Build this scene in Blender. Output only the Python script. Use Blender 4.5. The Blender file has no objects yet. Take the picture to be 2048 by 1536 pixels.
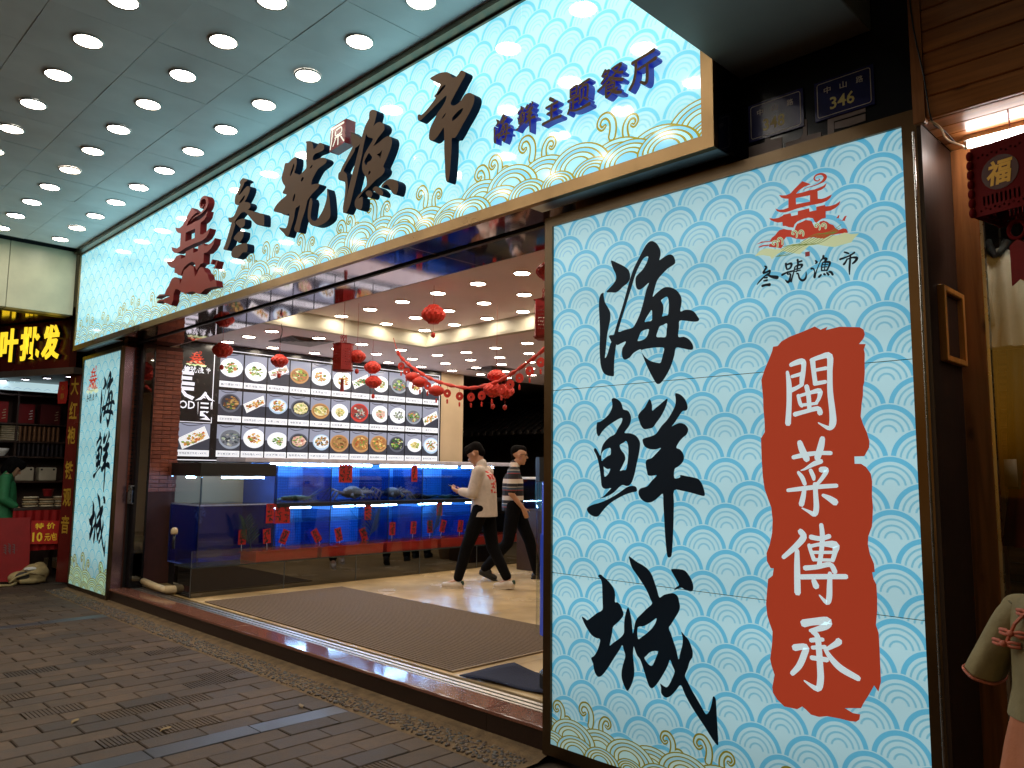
import bpy, bmesh, math, random
from math import sin, cos, pi, radians, sqrt
from mathutils import Vector, Matrix
from mathutils.geometry import tessellate_polygon
random.seed(7)
SC = bpy.context.scene
COL = SC.collection
# ---------------------------------------------------------------- camera
def set_camera():
    pitch, yaw, roll = radians(6.38), radians(44.97), radians(.54)
    fw = Vector((-sin(yaw)*cos(pitch), cos(yaw)*cos(pitch), sin(pitch)))
    rt = Vector((cos(yaw), sin(yaw), 0)); up = rt.cross(fw)
    rt, up = rt*cos(roll)+up*sin(roll), up*cos(roll)-rt*sin(roll)
    cd = bpy.data.cameras.new('camera'); cd.sensor_width = 36; cd.lens = 36*1572/2048
    cd.clip_start = .05; cd.clip_end = 500
    co = bpy.data.objects.new('camera', cd); COL.objects.link(co)
    co.matrix_world = Matrix(((rt.x, up.x, -fw.x, 0), (rt.y, up.y, -fw.y, 0), (rt.z, up.z, -fw.z, 1.5), (0, 0, 0, 1)))
    SC.camera = co
set_camera()
# ---------------------------------------------------------------- night sky, faint low sun, exposure
W = bpy.data.worlds.new('World'); SC.world = W; W.use_nodes = True
_n = W.node_tree.nodes; _bg = _n['Background']
_sky = _n.new('ShaderNodeTexSky'); _sky.sky_type = 'NISHITA'; _sky.sun_disc = False
_sky.sun_elevation = radians(8); _sky.sun_rotation = radians(200)
_sky.air_density = 2.0; _sky.dust_density = 4.0
W.node_tree.links.new(_sky.outputs[0], _bg.inputs[0]); _bg.inputs[1].default_value = .02
_sd = bpy.data.lights.new('sun', 'SUN'); _sd.energy = .02; _sd.angle = radians(15); _sd.color = (1, .72, .45)
_so = bpy.data.objects.new('sun', _sd); COL.objects.link(_so); _so.rotation_euler = (radians(70), 0, radians(-20))
SC.view_settings.view_transform = 'Standard'; SC.view_settings.look = 'None'
SC.view_settings.exposure = 0; SC.view_settings.gamma = 1; SC.view_settings.use_curve_mapping = False
cy = SC.cycles
cy.max_bounces = 7; cy.diffuse_bounces = 3; cy.glossy_bounces = 4; cy.transmission_bounces = 6; cy.transparent_max_bounces = 16
cy.caustics_reflective = False; cy.caustics_refractive = False; cy.sample_clamp_indirect = 4; cy.sample_clamp_direct = 0
cy.use_denoising = True; cy.blur_glossy = .5
# ---------------------------------------------------------------- helpers
def lerp(a, b, t): return a+(b-a)*t
def empty(name, loc=(0, 0, 0), rz=0):
    o = bpy.data.objects.new(name, None); COL.objects.link(o); o.location = loc; o.rotation_euler = (0, 0, rz); o.empty_display_size = .1
    return o
def tag(o, label=None, cat=None, group=None, kind=None):
    if label: o['label'] = label
    if cat: o['category'] = cat
    if group: o['group'] = group
    if kind: o['kind'] = kind
    return o
def thing(name, label, cat, loc=(0, 0, 0), rz=0, group=None):
    return tag(empty(name, loc, rz), label, cat, group)
def wloc(o):
    v = Vector(o.location)
    return v if o.parent is None else v+wloc(o.parent)
class MB:
    def __init__(s): s.v = []; s.f = []; s.m = []; s.c = []
    def add(s, vs, fs, m=0, c=None):
        b = len(s.v); s.v += [tuple(p) for p in vs]
        for f in fs: s.f.append([b+i for i in f]); s.m.append(m); s.c.append(c)
        return s
    def box(s, x0, x1, y0, y1, z0, z1, m=0, c=None):
        if x0 > x1: x0, x1 = x1, x0
        if y0 > y1: y0, y1 = y1, y0
        if z0 > z1: z0, z1 = z1, z0
        return s.add([(x0, y0, z0), (x1, y0, z0), (x1, y1, z0), (x0, y1, z0), (x0, y0, z1), (x1, y0, z1), (x1, y1, z1), (x0, y1, z1)],
            [(3, 2, 1, 0), (4, 5, 6, 7), (0, 1, 5, 4), (1, 2, 6, 5), (2, 3, 7, 6), (3, 0, 4, 7)], m, c)
    def bev(s, x0, x1, y0, y1, z0, z1, b=.004, m=0, c=None):
        vs = []
        for z, d in ((z0, b), (z0+b, 0), (z1-b, 0), (z1, b)):
            vs += [(x0+d, y0+d, z), (x1-d, y0+d, z), (x1-d, y1-d, z), (x0+d, y1-d, z)]
        fs = [(3, 2, 1, 0), (12, 13, 14, 15)]
        for k in range(3):
            for i in range(4): j = (i+1) % 4; fs.append((4*k+i, 4*k+j, 4*k+4+j, 4*k+4+i))
        return s.add(vs, fs, m, c)
    def obox(s, c0, ax, ay, az, m=0, c=None):
        c0 = Vector(c0); ax = Vector(ax); ay = Vector(ay); az = Vector(az)
        vs = [c0+sx*ax+sy*ay+sz*az for sz in (-1, 1) for sx, sy in ((-1, -1), (1, -1), (1, 1), (-1, 1))]
        return s.add(vs, [(3, 2, 1, 0), (4, 5, 6, 7), (0, 1, 5, 4), (1, 2, 6, 5), (2, 3, 7, 6), (3, 0, 4, 7)], m, c)
    def quad(s, a, b, c_, d, m=0, c=None): return s.add([a, b, c_, d], [(0, 1, 2, 3)], m, c)
    def rings(s, rs, m=0, c=None, cap=True, closed=True):
        n = len(rs[0]); vs = [p for r in rs for p in r]; fs = []
        for k in range(len(rs)-1):
            for i in range(n if closed else n-1):
                j = (i+1) % n; fs.append((k*n+i, k*n+j, (k+1)*n+j, (k+1)*n+i))
        if cap and closed: fs.append(tuple(range(n))[::-1]); fs.append(tuple((len(rs)-1)*n+i for i in range(n)))
        return s.add(vs, fs, m, c)
    def tube(s, pts, r, n=8, m=0, c=None, cap=True):
        pts = [Vector(p) for p in pts]; rr = r if isinstance(r, (list, tuple)) else [r]*len(pts); rs = []
        ref = None
        for i, p in enumerate(pts):
            t = (pts[min(i+1, len(pts)-1)]-pts[max(i-1, 0)]).normalized()
            if ref is None: ref = Vector((0, 0, 1)) if abs(t.z) < .9 else Vector((1, 0, 0))
            a = t.cross(ref)
            if a.length < 1e-5: a = t.orthogonal()
            a.normalize(); b = t.cross(a).normalized(); ref = a.cross(t)
            rs.append([p+(a*cos(2*pi*k/n)+b*sin(2*pi*k/n))*rr[i] for k in range(n)])
        return s.rings(rs, m, c, cap)
    def lathe(s, prof, cx=0, cy_=0, cz=0, n=24, m=0, c=None, cap=True, mod=None):
        rs = []
        for r, z in prof:
            rs.append([(cx+r*(mod(k, r, z) if mod else 1)*cos(2*pi*k/n), cy_+r*(mod(k, r, z) if mod else 1)*sin(2*pi*k/n), cz+z) for k in range(n)])
        return s.rings(rs, m, c, cap)
    def ball(s, p, rx, ry=None, rz=None, n=12, m=0, c=None):
        ry = ry or rx; rz = rz or rx; rs = []
        k = max(4, n//2)
        for i in range(k+1):
            a = -pi/2+pi*i/k; q = max(cos(a), .02)
            rs.append([(p[0]+rx*q*cos(2*pi*j/n), p[1]+ry*q*sin(2*pi*j/n), p[2]+rz*sin(a)) for j in range(n)])
        return s.rings(rs, m, c)
    def poly(s, loops, fn, d0, d1=None, m=0, c=None):
        """flat polygon with holes at depth d0; extruded from d0 to d1 when given. fn(x, z, d) -> point"""
        vv = [[Vector((x, z, 0)) for x, z in l] for l in loops]
        tri = tessellate_polygon(vv); fl = [p for l in loops for p in l]
        if d1 is None:
            return s.add([fn(x, z, d0) for x, z in fl], [tuple(t) for t in tri], m, c)
        n = len(fl); fs = [tuple(t) for t in tri]+[tuple(i+n for i in t)[::-1] for t in tri]; k = 0
        for l in loops:
            for i in range(len(l)): j = (i+1) % len(l); fs.append((k+i, k+j, n+k+j, n+k+i))
            k += len(l)
        return s.add([fn(x, z, d1) for x, z in fl]+[fn(x, z, d0) for x, z in fl], fs, m, c)
    def build(s, name, mats, parent=None, smooth=False, fix=False, loc=None):
        me = bpy.data.meshes.new(name)
        off = wloc(parent) if parent is not None else Vector(loc or (0, 0, 0))
        rot = parent.rotation_euler.z if (parent is not None and parent.parent is None) else 0
        me.from_pydata([tuple(Vector(p)-off) for p in s.v] if off.length else s.v, [], s.f)
        mats = mats if isinstance(mats, (list, tuple)) else [mats]
        for q in mats: me.materials.append(q)
        me.polygons.foreach_set('material_index', s.m)
        if any(q is not None for q in s.c):
            ca = me.color_attributes.new('Col', 'FLOAT_COLOR', 'CORNER')
            arr = []
            for p, q in zip(me.polygons, s.c):
                q = q or (1, 1, 1); arr += [q[0], q[1], q[2], 1]*p.loop_total
            ca.data.foreach_set('color', arr)
        if smooth: me.polygons.foreach_set('use_smooth', [True]*len(me.polygons))
        me.update()
        if fix:
            bm = bmesh.new(); bm.from_mesh(me); bmesh.ops.recalc_face_normals(bm, faces=bm.faces); bm.to_mesh(me); bm.free()
        o = bpy.data.objects.new(name, me); COL.objects.link(o)
        if parent is not None: o.parent = parent
        elif loc: o.location = loc
        return o
def auto(o, ang=40):
    me = o.data; bm = bmesh.new(); bm.from_mesh(me)
    for f in bm.faces: f.smooth = True
    for e in bm.edges: e.smooth = not (len(e.link_faces) == 2 and e.calc_face_angle(0) > radians(ang))
    bm.to_mesh(me); bm.free(); return o
def copy_tree(o, parent=None):
    c = o.copy(); COL.objects.link(c); c.parent = parent
    for ch in list(o.children): copy_tree(ch, c)
    return c
def catmull(p, k=3, closed=True):
    n = len(p); out = []; d = len(p[0])
    for i in range(n if closed else n-1):
        a, b, c_, e = (p[(i-1) % n], p[i], p[(i+1) % n], p[(i+2) % n]) if closed else (p[max(i-1, 0)], p[i], p[i+1], p[min(i+2, n-1)])
        for j in range(k):
            t = j/k
            out.append(tuple(.5*(2*b[q]+(c_[q]-a[q])*t+(2*a[q]-5*b[q]+4*c_[q]-e[q])*t*t+(3*b[q]-a[q]-3*c_[q]+e[q])*t**3) for q in range(d)))
    if not closed: out.append(tuple(p[-1]))
    return out
def stroke_quads(mb, pts, fn, d0, d1=None, m=0, c=None, k=4):
    """brush stroke: (x, z, width) points -> flat ribbon, or solid bar when d1 is given"""
    q = catmull(pts, k, False) if len(pts) > 2 else [tuple(lerp(pts[0][i], pts[1][i], t/3) for i in range(3)) for t in range(4)]
    L = []; R = []
    n = len(q)
    for i in range(n):
        a = q[max(i-1, 0)]; b = q[min(i+1, n-1)]; dx, dz = b[0]-a[0], b[1]-a[1]; l = sqrt(dx*dx+dz*dz) or 1
        w = max(q[i][2], .0004)/2; nx, nz = -dz/l*w, dx/l*w
        if i == 0: L.append((q[i][0]+nx*.55-dx/l*w*.75, q[i][1]+nz*.55-dz/l*w*.75)); R.append((q[i][0]-nx*.55-dx/l*w*.75, q[i][1]-nz*.55-dz/l*w*.75))
        L.append((q[i][0]+nx, q[i][1]+nz)); R.append((q[i][0]-nx, q[i][1]-nz))
        if i == n-1: L.append((q[i][0]+nx*.55+dx/l*w*.75, q[i][1]+nz*.55+dz/l*w*.75)); R.append((q[i][0]-nx*.55+dx/l*w*.75, q[i][1]-nz*.55+dz/l*w*.75))
    k = len(L)
    if d1 is None:
        mb.add([fn(*p, d0) for p in L+R], [(i, i+1, k+i+1, k+i) for i in range(k-1)], m, c)
    else:
        vs = [fn(*p, d1) for p in L+R]+[fn(*p, d0) for p in L+R]
        fs = [(i, i+1, k+i+1, k+i) for i in range(k-1)]+[(2*k+i, 3*k+i, 3*k+i+1, 2*k+i+1) for i in range(k-1)]
        fs += [(i, 2*k+i, 2*k+i+1, i+1) for i in range(k-1)]+[(k+i, k+i+1, 3*k+i+1, 3*k+i) for i in range(k-1)]
        fs += [(0, k, 3*k, 2*k), (k-1, 3*k-1, 4*k-1, 2*k-1)]
        mb.add(vs, fs, m, c)
def glyph(mb, name, cx, cz, h, fn, d0, d1=None, m=0, c=None, wm=1, sx=1):
    kind, data = GLYPH[name]
    if kind == 'poly':
        for i, comp in enumerate(data):
            loops = [catmull([(cx+l[j]*h*sx/1000, cz+l[j+1]*h/1000) for j in range(0, len(l), 2)], 3) for l in comp]
            mb.poly(loops, fn, d0, d1 and d1+i*.0004, m, c)
    else:
        for i, s in enumerate(data):
            p = [(cx+s[j]*h*sx/1000, cz+s[j+1]*h/1000, s[j+2]*h*wm/1000) for j in range(0, len(s), 3)]
            stroke_quads(mb, p, fn, d0+(i*.0003 if d1 is None else 0), d1 and d1+i*.0005, m, c)
def text_mesh(body, size=1, offset=0, shear=0):
    cu = bpy.data.curves.new('txt', 'FONT'); cu.body = body; cu.size = size; cu.offset = offset; cu.shear = shear
    cu.align_x = 'CENTER'; cu.align_y = 'CENTER'; cu.resolution_u = 2
    o = bpy.data.objects.new('txt', cu); COL.objects.link(o)
    me = bpy.data.meshes.new_from_object(o.evaluated_get(bpy.context.evaluated_depsgraph_get()))
    v = [(p.co.x, p.co.y) for p in me.vertices]; f = [tuple(p.vertices) for p in me.polygons]
    bpy.data.objects.remove(o); bpy.data.curves.remove(cu); bpy.data.meshes.remove(me)
    return v, f
_TX = {}
def text(mb, body, cx, cz, w, h, fn, d0, d1=None, m=0, c=None, bold=0, shear=0):
    """built-in font text squeezed into a w x h box centred on (cx, cz)"""
    key = (body, bold, shear)
    if key not in _TX: _TX[key] = text_mesh(body, 1, bold, shear)
    v, f = _TX[key]
    if not v: return
    x0, x1 = min(p[0] for p in v), max(p[0] for p in v); y0, y1 = min(p[1] for p in v), max(p[1] for p in v)
    q = [(cx+((x-x0)/(x1-x0)-.5)*w, cz+((y-y0)/(y1-y0)-.5)*h) for x, y in v]
    if d1 is None: mb.add([fn(*p, d0) for p in q], f, m, c); return
    n = len(q); ec = {}
    for t in f:
        for i in range(len(t)):
            e = (t[i], t[(i+1) % len(t)]); r = (e[1], e[0])
            if r in ec: del ec[r]
            else: ec[e] = 1
    fs = list(f)+[tuple(i+n for i in t)[::-1] for t in f]+[(a, a+n, b+n, b) for a, b in ec]
    mb.add([fn(*p, d1) for p in q]+[fn(*p, d0) for p in q], fs, m, c)
# ---------------------------------------------------------------- materials
MATS = {}
def nodes(name):
    m = bpy.data.materials.new(name); m.use_nodes = True; MATS[name] = m
    return m, m.node_tree, m.node_tree.nodes['Principled BSDF']
def setv(b, k, v):
    if k in b.inputs: b.inputs[k].default_value = v
def pm(name, col, rough=.5, metal=0, var=.12, scale=12, bump=0, bscale=60, rv=.08, spec=.5, coat=0, stretch=(1, 1, 1), sss=0, detail=4, rnd=0):
    """principled surface with noise-driven tone, gloss and relief"""
    m, t, b = nodes(name); N = t.nodes; K = t.links.new
    tc = N.new('ShaderNodeTexCoord'); mp = N.new('ShaderNodeMapping'); mp.inputs['Scale'].default_value = stretch
    K(tc.outputs['Object'], mp.inputs[0])
    if rnd: K(N.new('ShaderNodeNewGeometry').outputs['Position'], mp.inputs[0])
    nz = N.new('ShaderNodeTexNoise'); nz.inputs['Scale'].default_value = scale; nz.inputs['Detail'].default_value = detail
    K(mp.outputs[0], nz.inputs['Vector'])
    mr = N.new('ShaderNodeMapRange'); mr.inputs[1].default_value = .3; mr.inputs[2].default_value = .7
    mr.inputs[3].default_value = 1-var; mr.inputs[4].default_value = 1+var; K(nz.outputs['Fac'], mr.inputs[0])
    mx = N.new('ShaderNodeMix'); mx.data_type = 'RGBA'; mx.blend_type = 'MULTIPLY'; mx.inputs[0].default_value = 1
    mx.inputs[6].default_value = (*col, 1); K(mr.outputs[0], mx.inputs[7]); K(mx.outputs[2], b.inputs['Base Color'])
    if rnd:     # each laid piece has its own tone, and stains run over several pieces
        oi = N.new('ShaderNodeObjectInfo'); r1 = N.new('ShaderNodeMapRange'); r1.inputs[3].default_value = 1-rnd; r1.inputs[4].default_value = 1+rnd; K(oi.outputs['Random'], r1.inputs[0])
        n3 = N.new('ShaderNodeTexNoise'); n3.inputs['Scale'].default_value = 1.7; n3.inputs['Detail'].default_value = 5; K(mp.outputs[0], n3.inputs['Vector'])
        r2 = N.new('ShaderNodeMapRange'); r2.inputs[1].default_value = .35; r2.inputs[2].default_value = .6; r2.inputs[3].default_value = .72; r2.inputs[4].default_value = 1.08; K(n3.outputs['Fac'], r2.inputs[0])
        ml = N.new('ShaderNodeMath'); ml.operation = 'MULTIPLY'; K(r1.outputs[0], ml.inputs[0]); K(r2.outputs[0], ml.inputs[1]); m3 = N.new('ShaderNodeMix'); m3.data_type = 'RGBA'; m3.blend_type = 'MULTIPLY'; m3.inputs[0].default_value = 1
        K(mx.outputs[2], m3.inputs[6]); K(ml.outputs[0], m3.inputs[7]); K(m3.outputs[2], b.inputs['Base Color'])
    m2 = N.new('ShaderNodeMapRange'); m2.inputs[3].default_value = max(rough-rv, .02); m2.inputs[4].default_value = min(rough+rv, 1)
    K(nz.outputs['Fac'], m2.inputs[0]); K(m2.outputs[0], b.inputs['Roughness'])
    b.inputs['Metallic'].default_value = metal; setv(b, 'Specular IOR Level', spec); setv(b, 'Coat Weight', coat); setv(b, 'Coat Roughness', .08)
    if sss: setv(b, 'Subsurface Weight', sss); setv(b, 'Subsurface Radius', (.02, .01, .006))
    if bump:
        n2 = N.new('ShaderNodeTexNoise'); n2.inputs['Scale'].default_value = bscale; n2.inputs['Detail'].default_value = 5
        K(mp.outputs[0], n2.inputs['Vector'])
        bp = N.new('ShaderNodeBump'); bp.inputs['Strength'].default_value = bump; bp.inputs['Distance'].default_value = .01
        K(n2.outputs['Fac'], bp.inputs['Height']); K(bp.outputs[0], b.inputs['Normal'])
    return m
def em(name, col, st, base=(.8, .8, .8), rough=.4):
    m, t, b = nodes(name); b.inputs['Base Color'].default_value = (*base, 1); b.inputs['Roughness'].default_value = rough
    b.inputs['Emission Color'].default_value = (*col, 1); b.inputs['Emission Strength'].default_value = st
    return m
def printed(name, emis=0, rough=.5, spec=.5):
    """flat print whose ink colours come from the mesh's colour attribute"""
    m, t, b = nodes(name); N = t.nodes; K = t.links.new
    a = N.new('ShaderNodeVertexColor'); a.layer_name = 'Col'
    b.inputs['Roughness'].default_value = rough; setv(b, 'Specular IOR Level', spec)
    if emis:
        mx = N.new('ShaderNodeMix'); mx.data_type = 'RGBA'; mx.blend_type = 'MULTIPLY'; mx.inputs[0].default_value = 1
        mx.inputs[7].default_value = (.5, .5, .5, 1); K(a.outputs[0], mx.inputs[6]); K(mx.outputs[2], b.inputs['Base Color'])
        K(a.outputs[0], b.inputs['Emission Color']); b.inputs['Emission Strength'].default_value = emis
    else: K(a.outputs[0], b.inputs['Base Color'])
    return m
def glassm(name, tint=(1, 1, 1), refl=.08, rough=.02):
    """thin clear pane: mostly transparent, a little mirror"""
    m = bpy.data.materials.new(name); m.use_nodes = True; t = m.node_tree; N = t.nodes; K = t.links.new; N.remove(N['Principled BSDF'])
    tr = N.new('ShaderNodeBsdfTransparent'); tr.inputs[0].default_value = (*tint, 1)
    gl = N.new('ShaderNodeBsdfGlossy'); gl.inputs['Roughness'].default_value = rough
    fr = N.new('ShaderNodeFresnel'); ge = N.new('ShaderNodeNewGeometry'); io = N.new('ShaderNodeMapRange'); io.inputs[3].default_value = 1.45; io.inputs[4].default_value = 1/1.45
    K(ge.outputs['Backfacing'], io.inputs[0]); K(io.outputs[0], fr.inputs[0])   # a thin pane reflects the same from both sides
    ad = N.new('ShaderNodeMath'); ad.operation = 'MULTIPLY_ADD'; ad.inputs[1].default_value = .85; ad.inputs[2].default_value = refl*.3; K(fr.outputs[0], ad.inputs[0])
    mx = N.new('ShaderNodeMixShader'); K(ad.outputs[0], mx.inputs[0]); K(tr.outputs[0], mx.inputs[1]); K(gl.outputs[0], mx.inputs[2])
    K(mx.outputs[0], N['Material Output'].inputs[0]); MATS[name] = m
    return m
def seigaiha(name, strength, base, thick, thin, fade=(0, 0), vz=(0, 1), rough=.06, patch=.1, coat=0, bands=0):
    """backlit acrylic sheet printed with overlapping wave scales (object x, z in metres)"""
    m, t, b = nodes(name); N = t.nodes; K = t.links.new
    tc = N.new('ShaderNodeTexCoord'); sp = N.new('ShaderNodeSeparateXYZ'); K(tc.outputs['Object'], sp.inputs[0])
    def M(op, a, c=None, d=None):
        n = N.new('ShaderNodeMath'); n.operation = op
        for i, q in enumerate((a, c, d)):
            if q is None: continue
            if isinstance(q, (int, float)): n.inputs[i].default_value = q
            else: K(q, n.inputs[i])
        return n.outputs[0]
    P, H, R = .236, .102, .1185
    x, z = sp.outputs[0], sp.outputs[2]
    row = M('FLOOR', M('DIVIDE', z, H)); best = None; bz = None
    for k in (1, 0, -1):
        r = M('ADD', row, k); off = M('MULTIPLY', M('FLOORED_MODULO', r, 2), P/2)
        dx = M('SUBTRACT', M('FLOORED_MODULO', M('ADD', x, off), P), P/2)
        dz = M('SUBTRACT', z, M('MULTIPLY', r, H))
        d = M('DIVIDE', M('SQRT', M('ADD', M('MULTIPLY', dx, dx), M('MULTIPLY', dz, dz))), R)
        if best is None: best = d; bz = dz
        else:
            ins = M('LESS_THAN', d, 1.0); bz = M('ADD', M('MULTIPLY', dz, ins), M('MULTIPLY', bz, M('SUBTRACT', 1, ins))); best = M('ADD', M('MULTIPLY', d, ins), M('MULTIPLY', best, M('SUBTRACT', 1, ins)))
    def band(a, c_):
        s = .012
        n1 = N.new('ShaderNodeMapRange'); n1.interpolation_type = 'SMOOTHSTEP'; n1.inputs[1].default_value = a-s; n1.inputs[2].default_value = a+s; K(best, n1.inputs[0])
        n2 = N.new('ShaderNodeMapRange'); n2.interpolation_type = 'SMOOTHSTEP'; n2.inputs[1].default_value = c_-s; n2.inputs[2].default_value = c_+s; K(best, n2.inputs[0])
        return M('SUBTRACT', n1.outputs[0], n2.outputs[0])
    tk = band(.80, .962); tn = M('MULTIPLY', M('ADD', M('ADD', band(.625, .69), band(.43, .495)), band(.225, .29)), M('GREATER_THAN', bz, .004)); tk = M('MULTIPLY', tk, M('GREATER_THAN', bz, -.055))
    def mix(f, a, c_):
        n = N.new('ShaderNodeMix'); n.data_type = 'RGBA'; K(f, n.inputs[0])
        for i, q in ((6, a), (7, c_)):
            if isinstance(q, tuple): n.inputs[i].default_value = (*q, 1)
            else: K(q, n.inputs[i])
        return n.outputs[2]
    colr = mix(tn, mix(tk, base, thick), thin)
    nz = N.new('ShaderNodeTexNoise'); nz.inputs['Scale'].default_value = 1.6; K(tc.outputs['Object'], nz.inputs['Vector'])
    st = M('MULTIPLY', M('ADD', 1-patch, M('MULTIPLY', nz.outputs['Fac'], 2*patch)), strength)
    setv(b, 'Coat Weight', coat); setv(b, 'Coat Roughness', .03); b.inputs['Roughness'].default_value = rough; K(mix(tk, (.3, .42, .45), (.16, .34, .42)), b.inputs['Base Color'])
    K(colr, b.inputs['Emission Color'])
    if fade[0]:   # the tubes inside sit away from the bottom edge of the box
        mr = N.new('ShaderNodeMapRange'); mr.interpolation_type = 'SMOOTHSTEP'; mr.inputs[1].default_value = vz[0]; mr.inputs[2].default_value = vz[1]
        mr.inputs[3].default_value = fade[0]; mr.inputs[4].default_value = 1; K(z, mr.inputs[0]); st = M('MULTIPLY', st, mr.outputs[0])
    if bands:   # rows of LED strips behind the sheet
        w1 = M('SINE', M('MULTIPLY', z, 2*pi/bands)); st = M('MULTIPLY', st, M('MULTIPLY_ADD', w1, .045, .97))
    K(st, b.inputs['Emission Strength'])
    return m
def wood(name, c1, c2, rough=.4, axis='X', scale=3, coat=.2):
    m, t, b = nodes(name); N = t.nodes; K = t.links.new
    tc = N.new('ShaderNodeTexCoord'); oi = N.new('ShaderNodeObjectInfo')
    ad = N.new('ShaderNodeVectorMath'); ad.operation = 'ADD'; cmb = N.new('ShaderNodeCombineXYZ')
    for i in range(3):
        k = N.new('ShaderNodeMath'); k.operation = 'MULTIPLY'; k.inputs[1].default_value = 17+i*9; K(oi.outputs['Random'], k.inputs[0]); K(k.outputs[0], cmb.inputs[i])
    K(tc.outputs['Object'], ad.inputs[0]); K(cmb.outputs[0], ad.inputs[1])
    mp = N.new('ShaderNodeMapping'); mp.inputs['Scale'].default_value = {'X': (.5, 8, 8), 'Z': (8, 8, .5), 'Y': (8, .5, 8)}[axis]; K(ad.outputs[0], mp.inputs[0])
    nz = N.new('ShaderNodeTexNoise'); nz.inputs['Scale'].default_value = scale; nz.inputs['Detail'].default_value = 6; nz.inputs['Distortion'].default_value = 1.2; K(mp.outputs[0], nz.inputs['Vector'])
    cr = N.new('ShaderNodeValToRGB'); cr.color_ramp.elements[0].position = .32; cr.color_ramp.elements[1].position = .68
    cr.color_ramp.elements[0].color = (*c1, 1); cr.color_ramp.elements[1].color = (*c2, 1); K(nz.outputs['Fac'], cr.inputs[0])
    # knots
    vo = N.new('ShaderNodeTexVoronoi'); vo.inputs['Scale'].default_value = 1; mp2 = N.new('ShaderNodeMapping'); mp2.inputs['Scale'].default_value = {'X': (3.2, 7, 7), 'Z': (7, 7, 3.2), 'Y': (7, 3.2, 7)}[axis]
    K(ad.outputs[0], mp2.inputs[0]); K(mp2.outputs[0], vo.inputs['Vector'])
    kr = N.new('ShaderNodeMapRange'); kr.inputs[1].default_value = .05; kr.inputs[2].default_value = .13; kr.inputs[3].default_value = .25; K(vo.outputs['Distance'], kr.inputs[0])
    mx = N.new('ShaderNodeMix'); mx.data_type = 'RGBA'; mx.blend_type = 'MULTIPLY'; mx.inputs[0].default_value = 1; K(cr.outputs[0], mx.inputs[6]); K(kr.outputs[0], mx.inputs[7])
    K(mx.outputs[2], b.inputs['Base Color']); b.inputs['Roughness'].default_value = rough; setv(b, 'Coat Weight', coat); setv(b, 'Coat Roughness', .15)
    bp = N.new('ShaderNodeBump'); bp.inputs['Strength'].default_value = .15; bp.inputs['Distance'].default_value = .004; K(nz.outputs['Fac'], bp.inputs['Height']); K(bp.outputs[0], b.inputs['Normal'])
    return m
BRONZE = pm('bronze_trim', (.27, .175, .085), .3, 1, .3, 2.2, 0, rv=.12)
BRONZE2 = pm('dull_bronze_frame', (.12, .09, .058), .34, 1, .3, 2, rv=.12)
BRONZE_D = pm('dark_bronze', (.2, .15, .1), .32, 1, .2, 6, rv=.1)
MIRROR = pm('brown_mirror_steel', (.42, .35, .4), .05, 1, .05, 2, .02, 3, rv=.02)
BLACKGL = pm('black_gloss_wall', (.008, .008, .012), .12, 0, .2, 4, rv=.05)
BLACK = pm('black_paint', (.012, .012, .013), .5)
STEEL = pm('brushed_steel', (.5, .5, .5), .28, 1, .1, 20)
INK = pm('dark_ink', (.004, .018, .042), .5, 0, .1, 3, spec=.2)
PRINT = printed('ink_print')
PRINT_LIT = printed('backlit_print', .9, .1)
PRINT_SEAL = printed('backlit_seal_print', .55, .08)
WHITE = pm('white_plastic', (.75, .74, .7), .4, 0, .05)
RED = pm('red_paper', (.42, .012, .008), .6, 0, .15, 30)
LETTER_F = pm('letter_face_brown', (.085, .047, .024), .6, 0, .12, 3, spec=.15)
LETTER_S = pm('letter_side_lit_blue', (.006, .011, .026), .6, 0, .1, 3, spec=.04)  # blue cast of the lit panel put into the side colour
PAGODA_F = pm('pagoda_face_red', (.24, .026, .016), .5, 0, .08, 3, spec=.2)
PAGODA_S = pm('pagoda_side_red', (.15, .012, .012), .6, 0, .08, 3, spec=.06)
GOLDLINE = em('gold_line_print', (.32, .27, .02), .95, (.2, .17, .02), .1)
GLASS = glassm('clear_glass', (.93, .97, .96))
GLYPH={}
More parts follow.
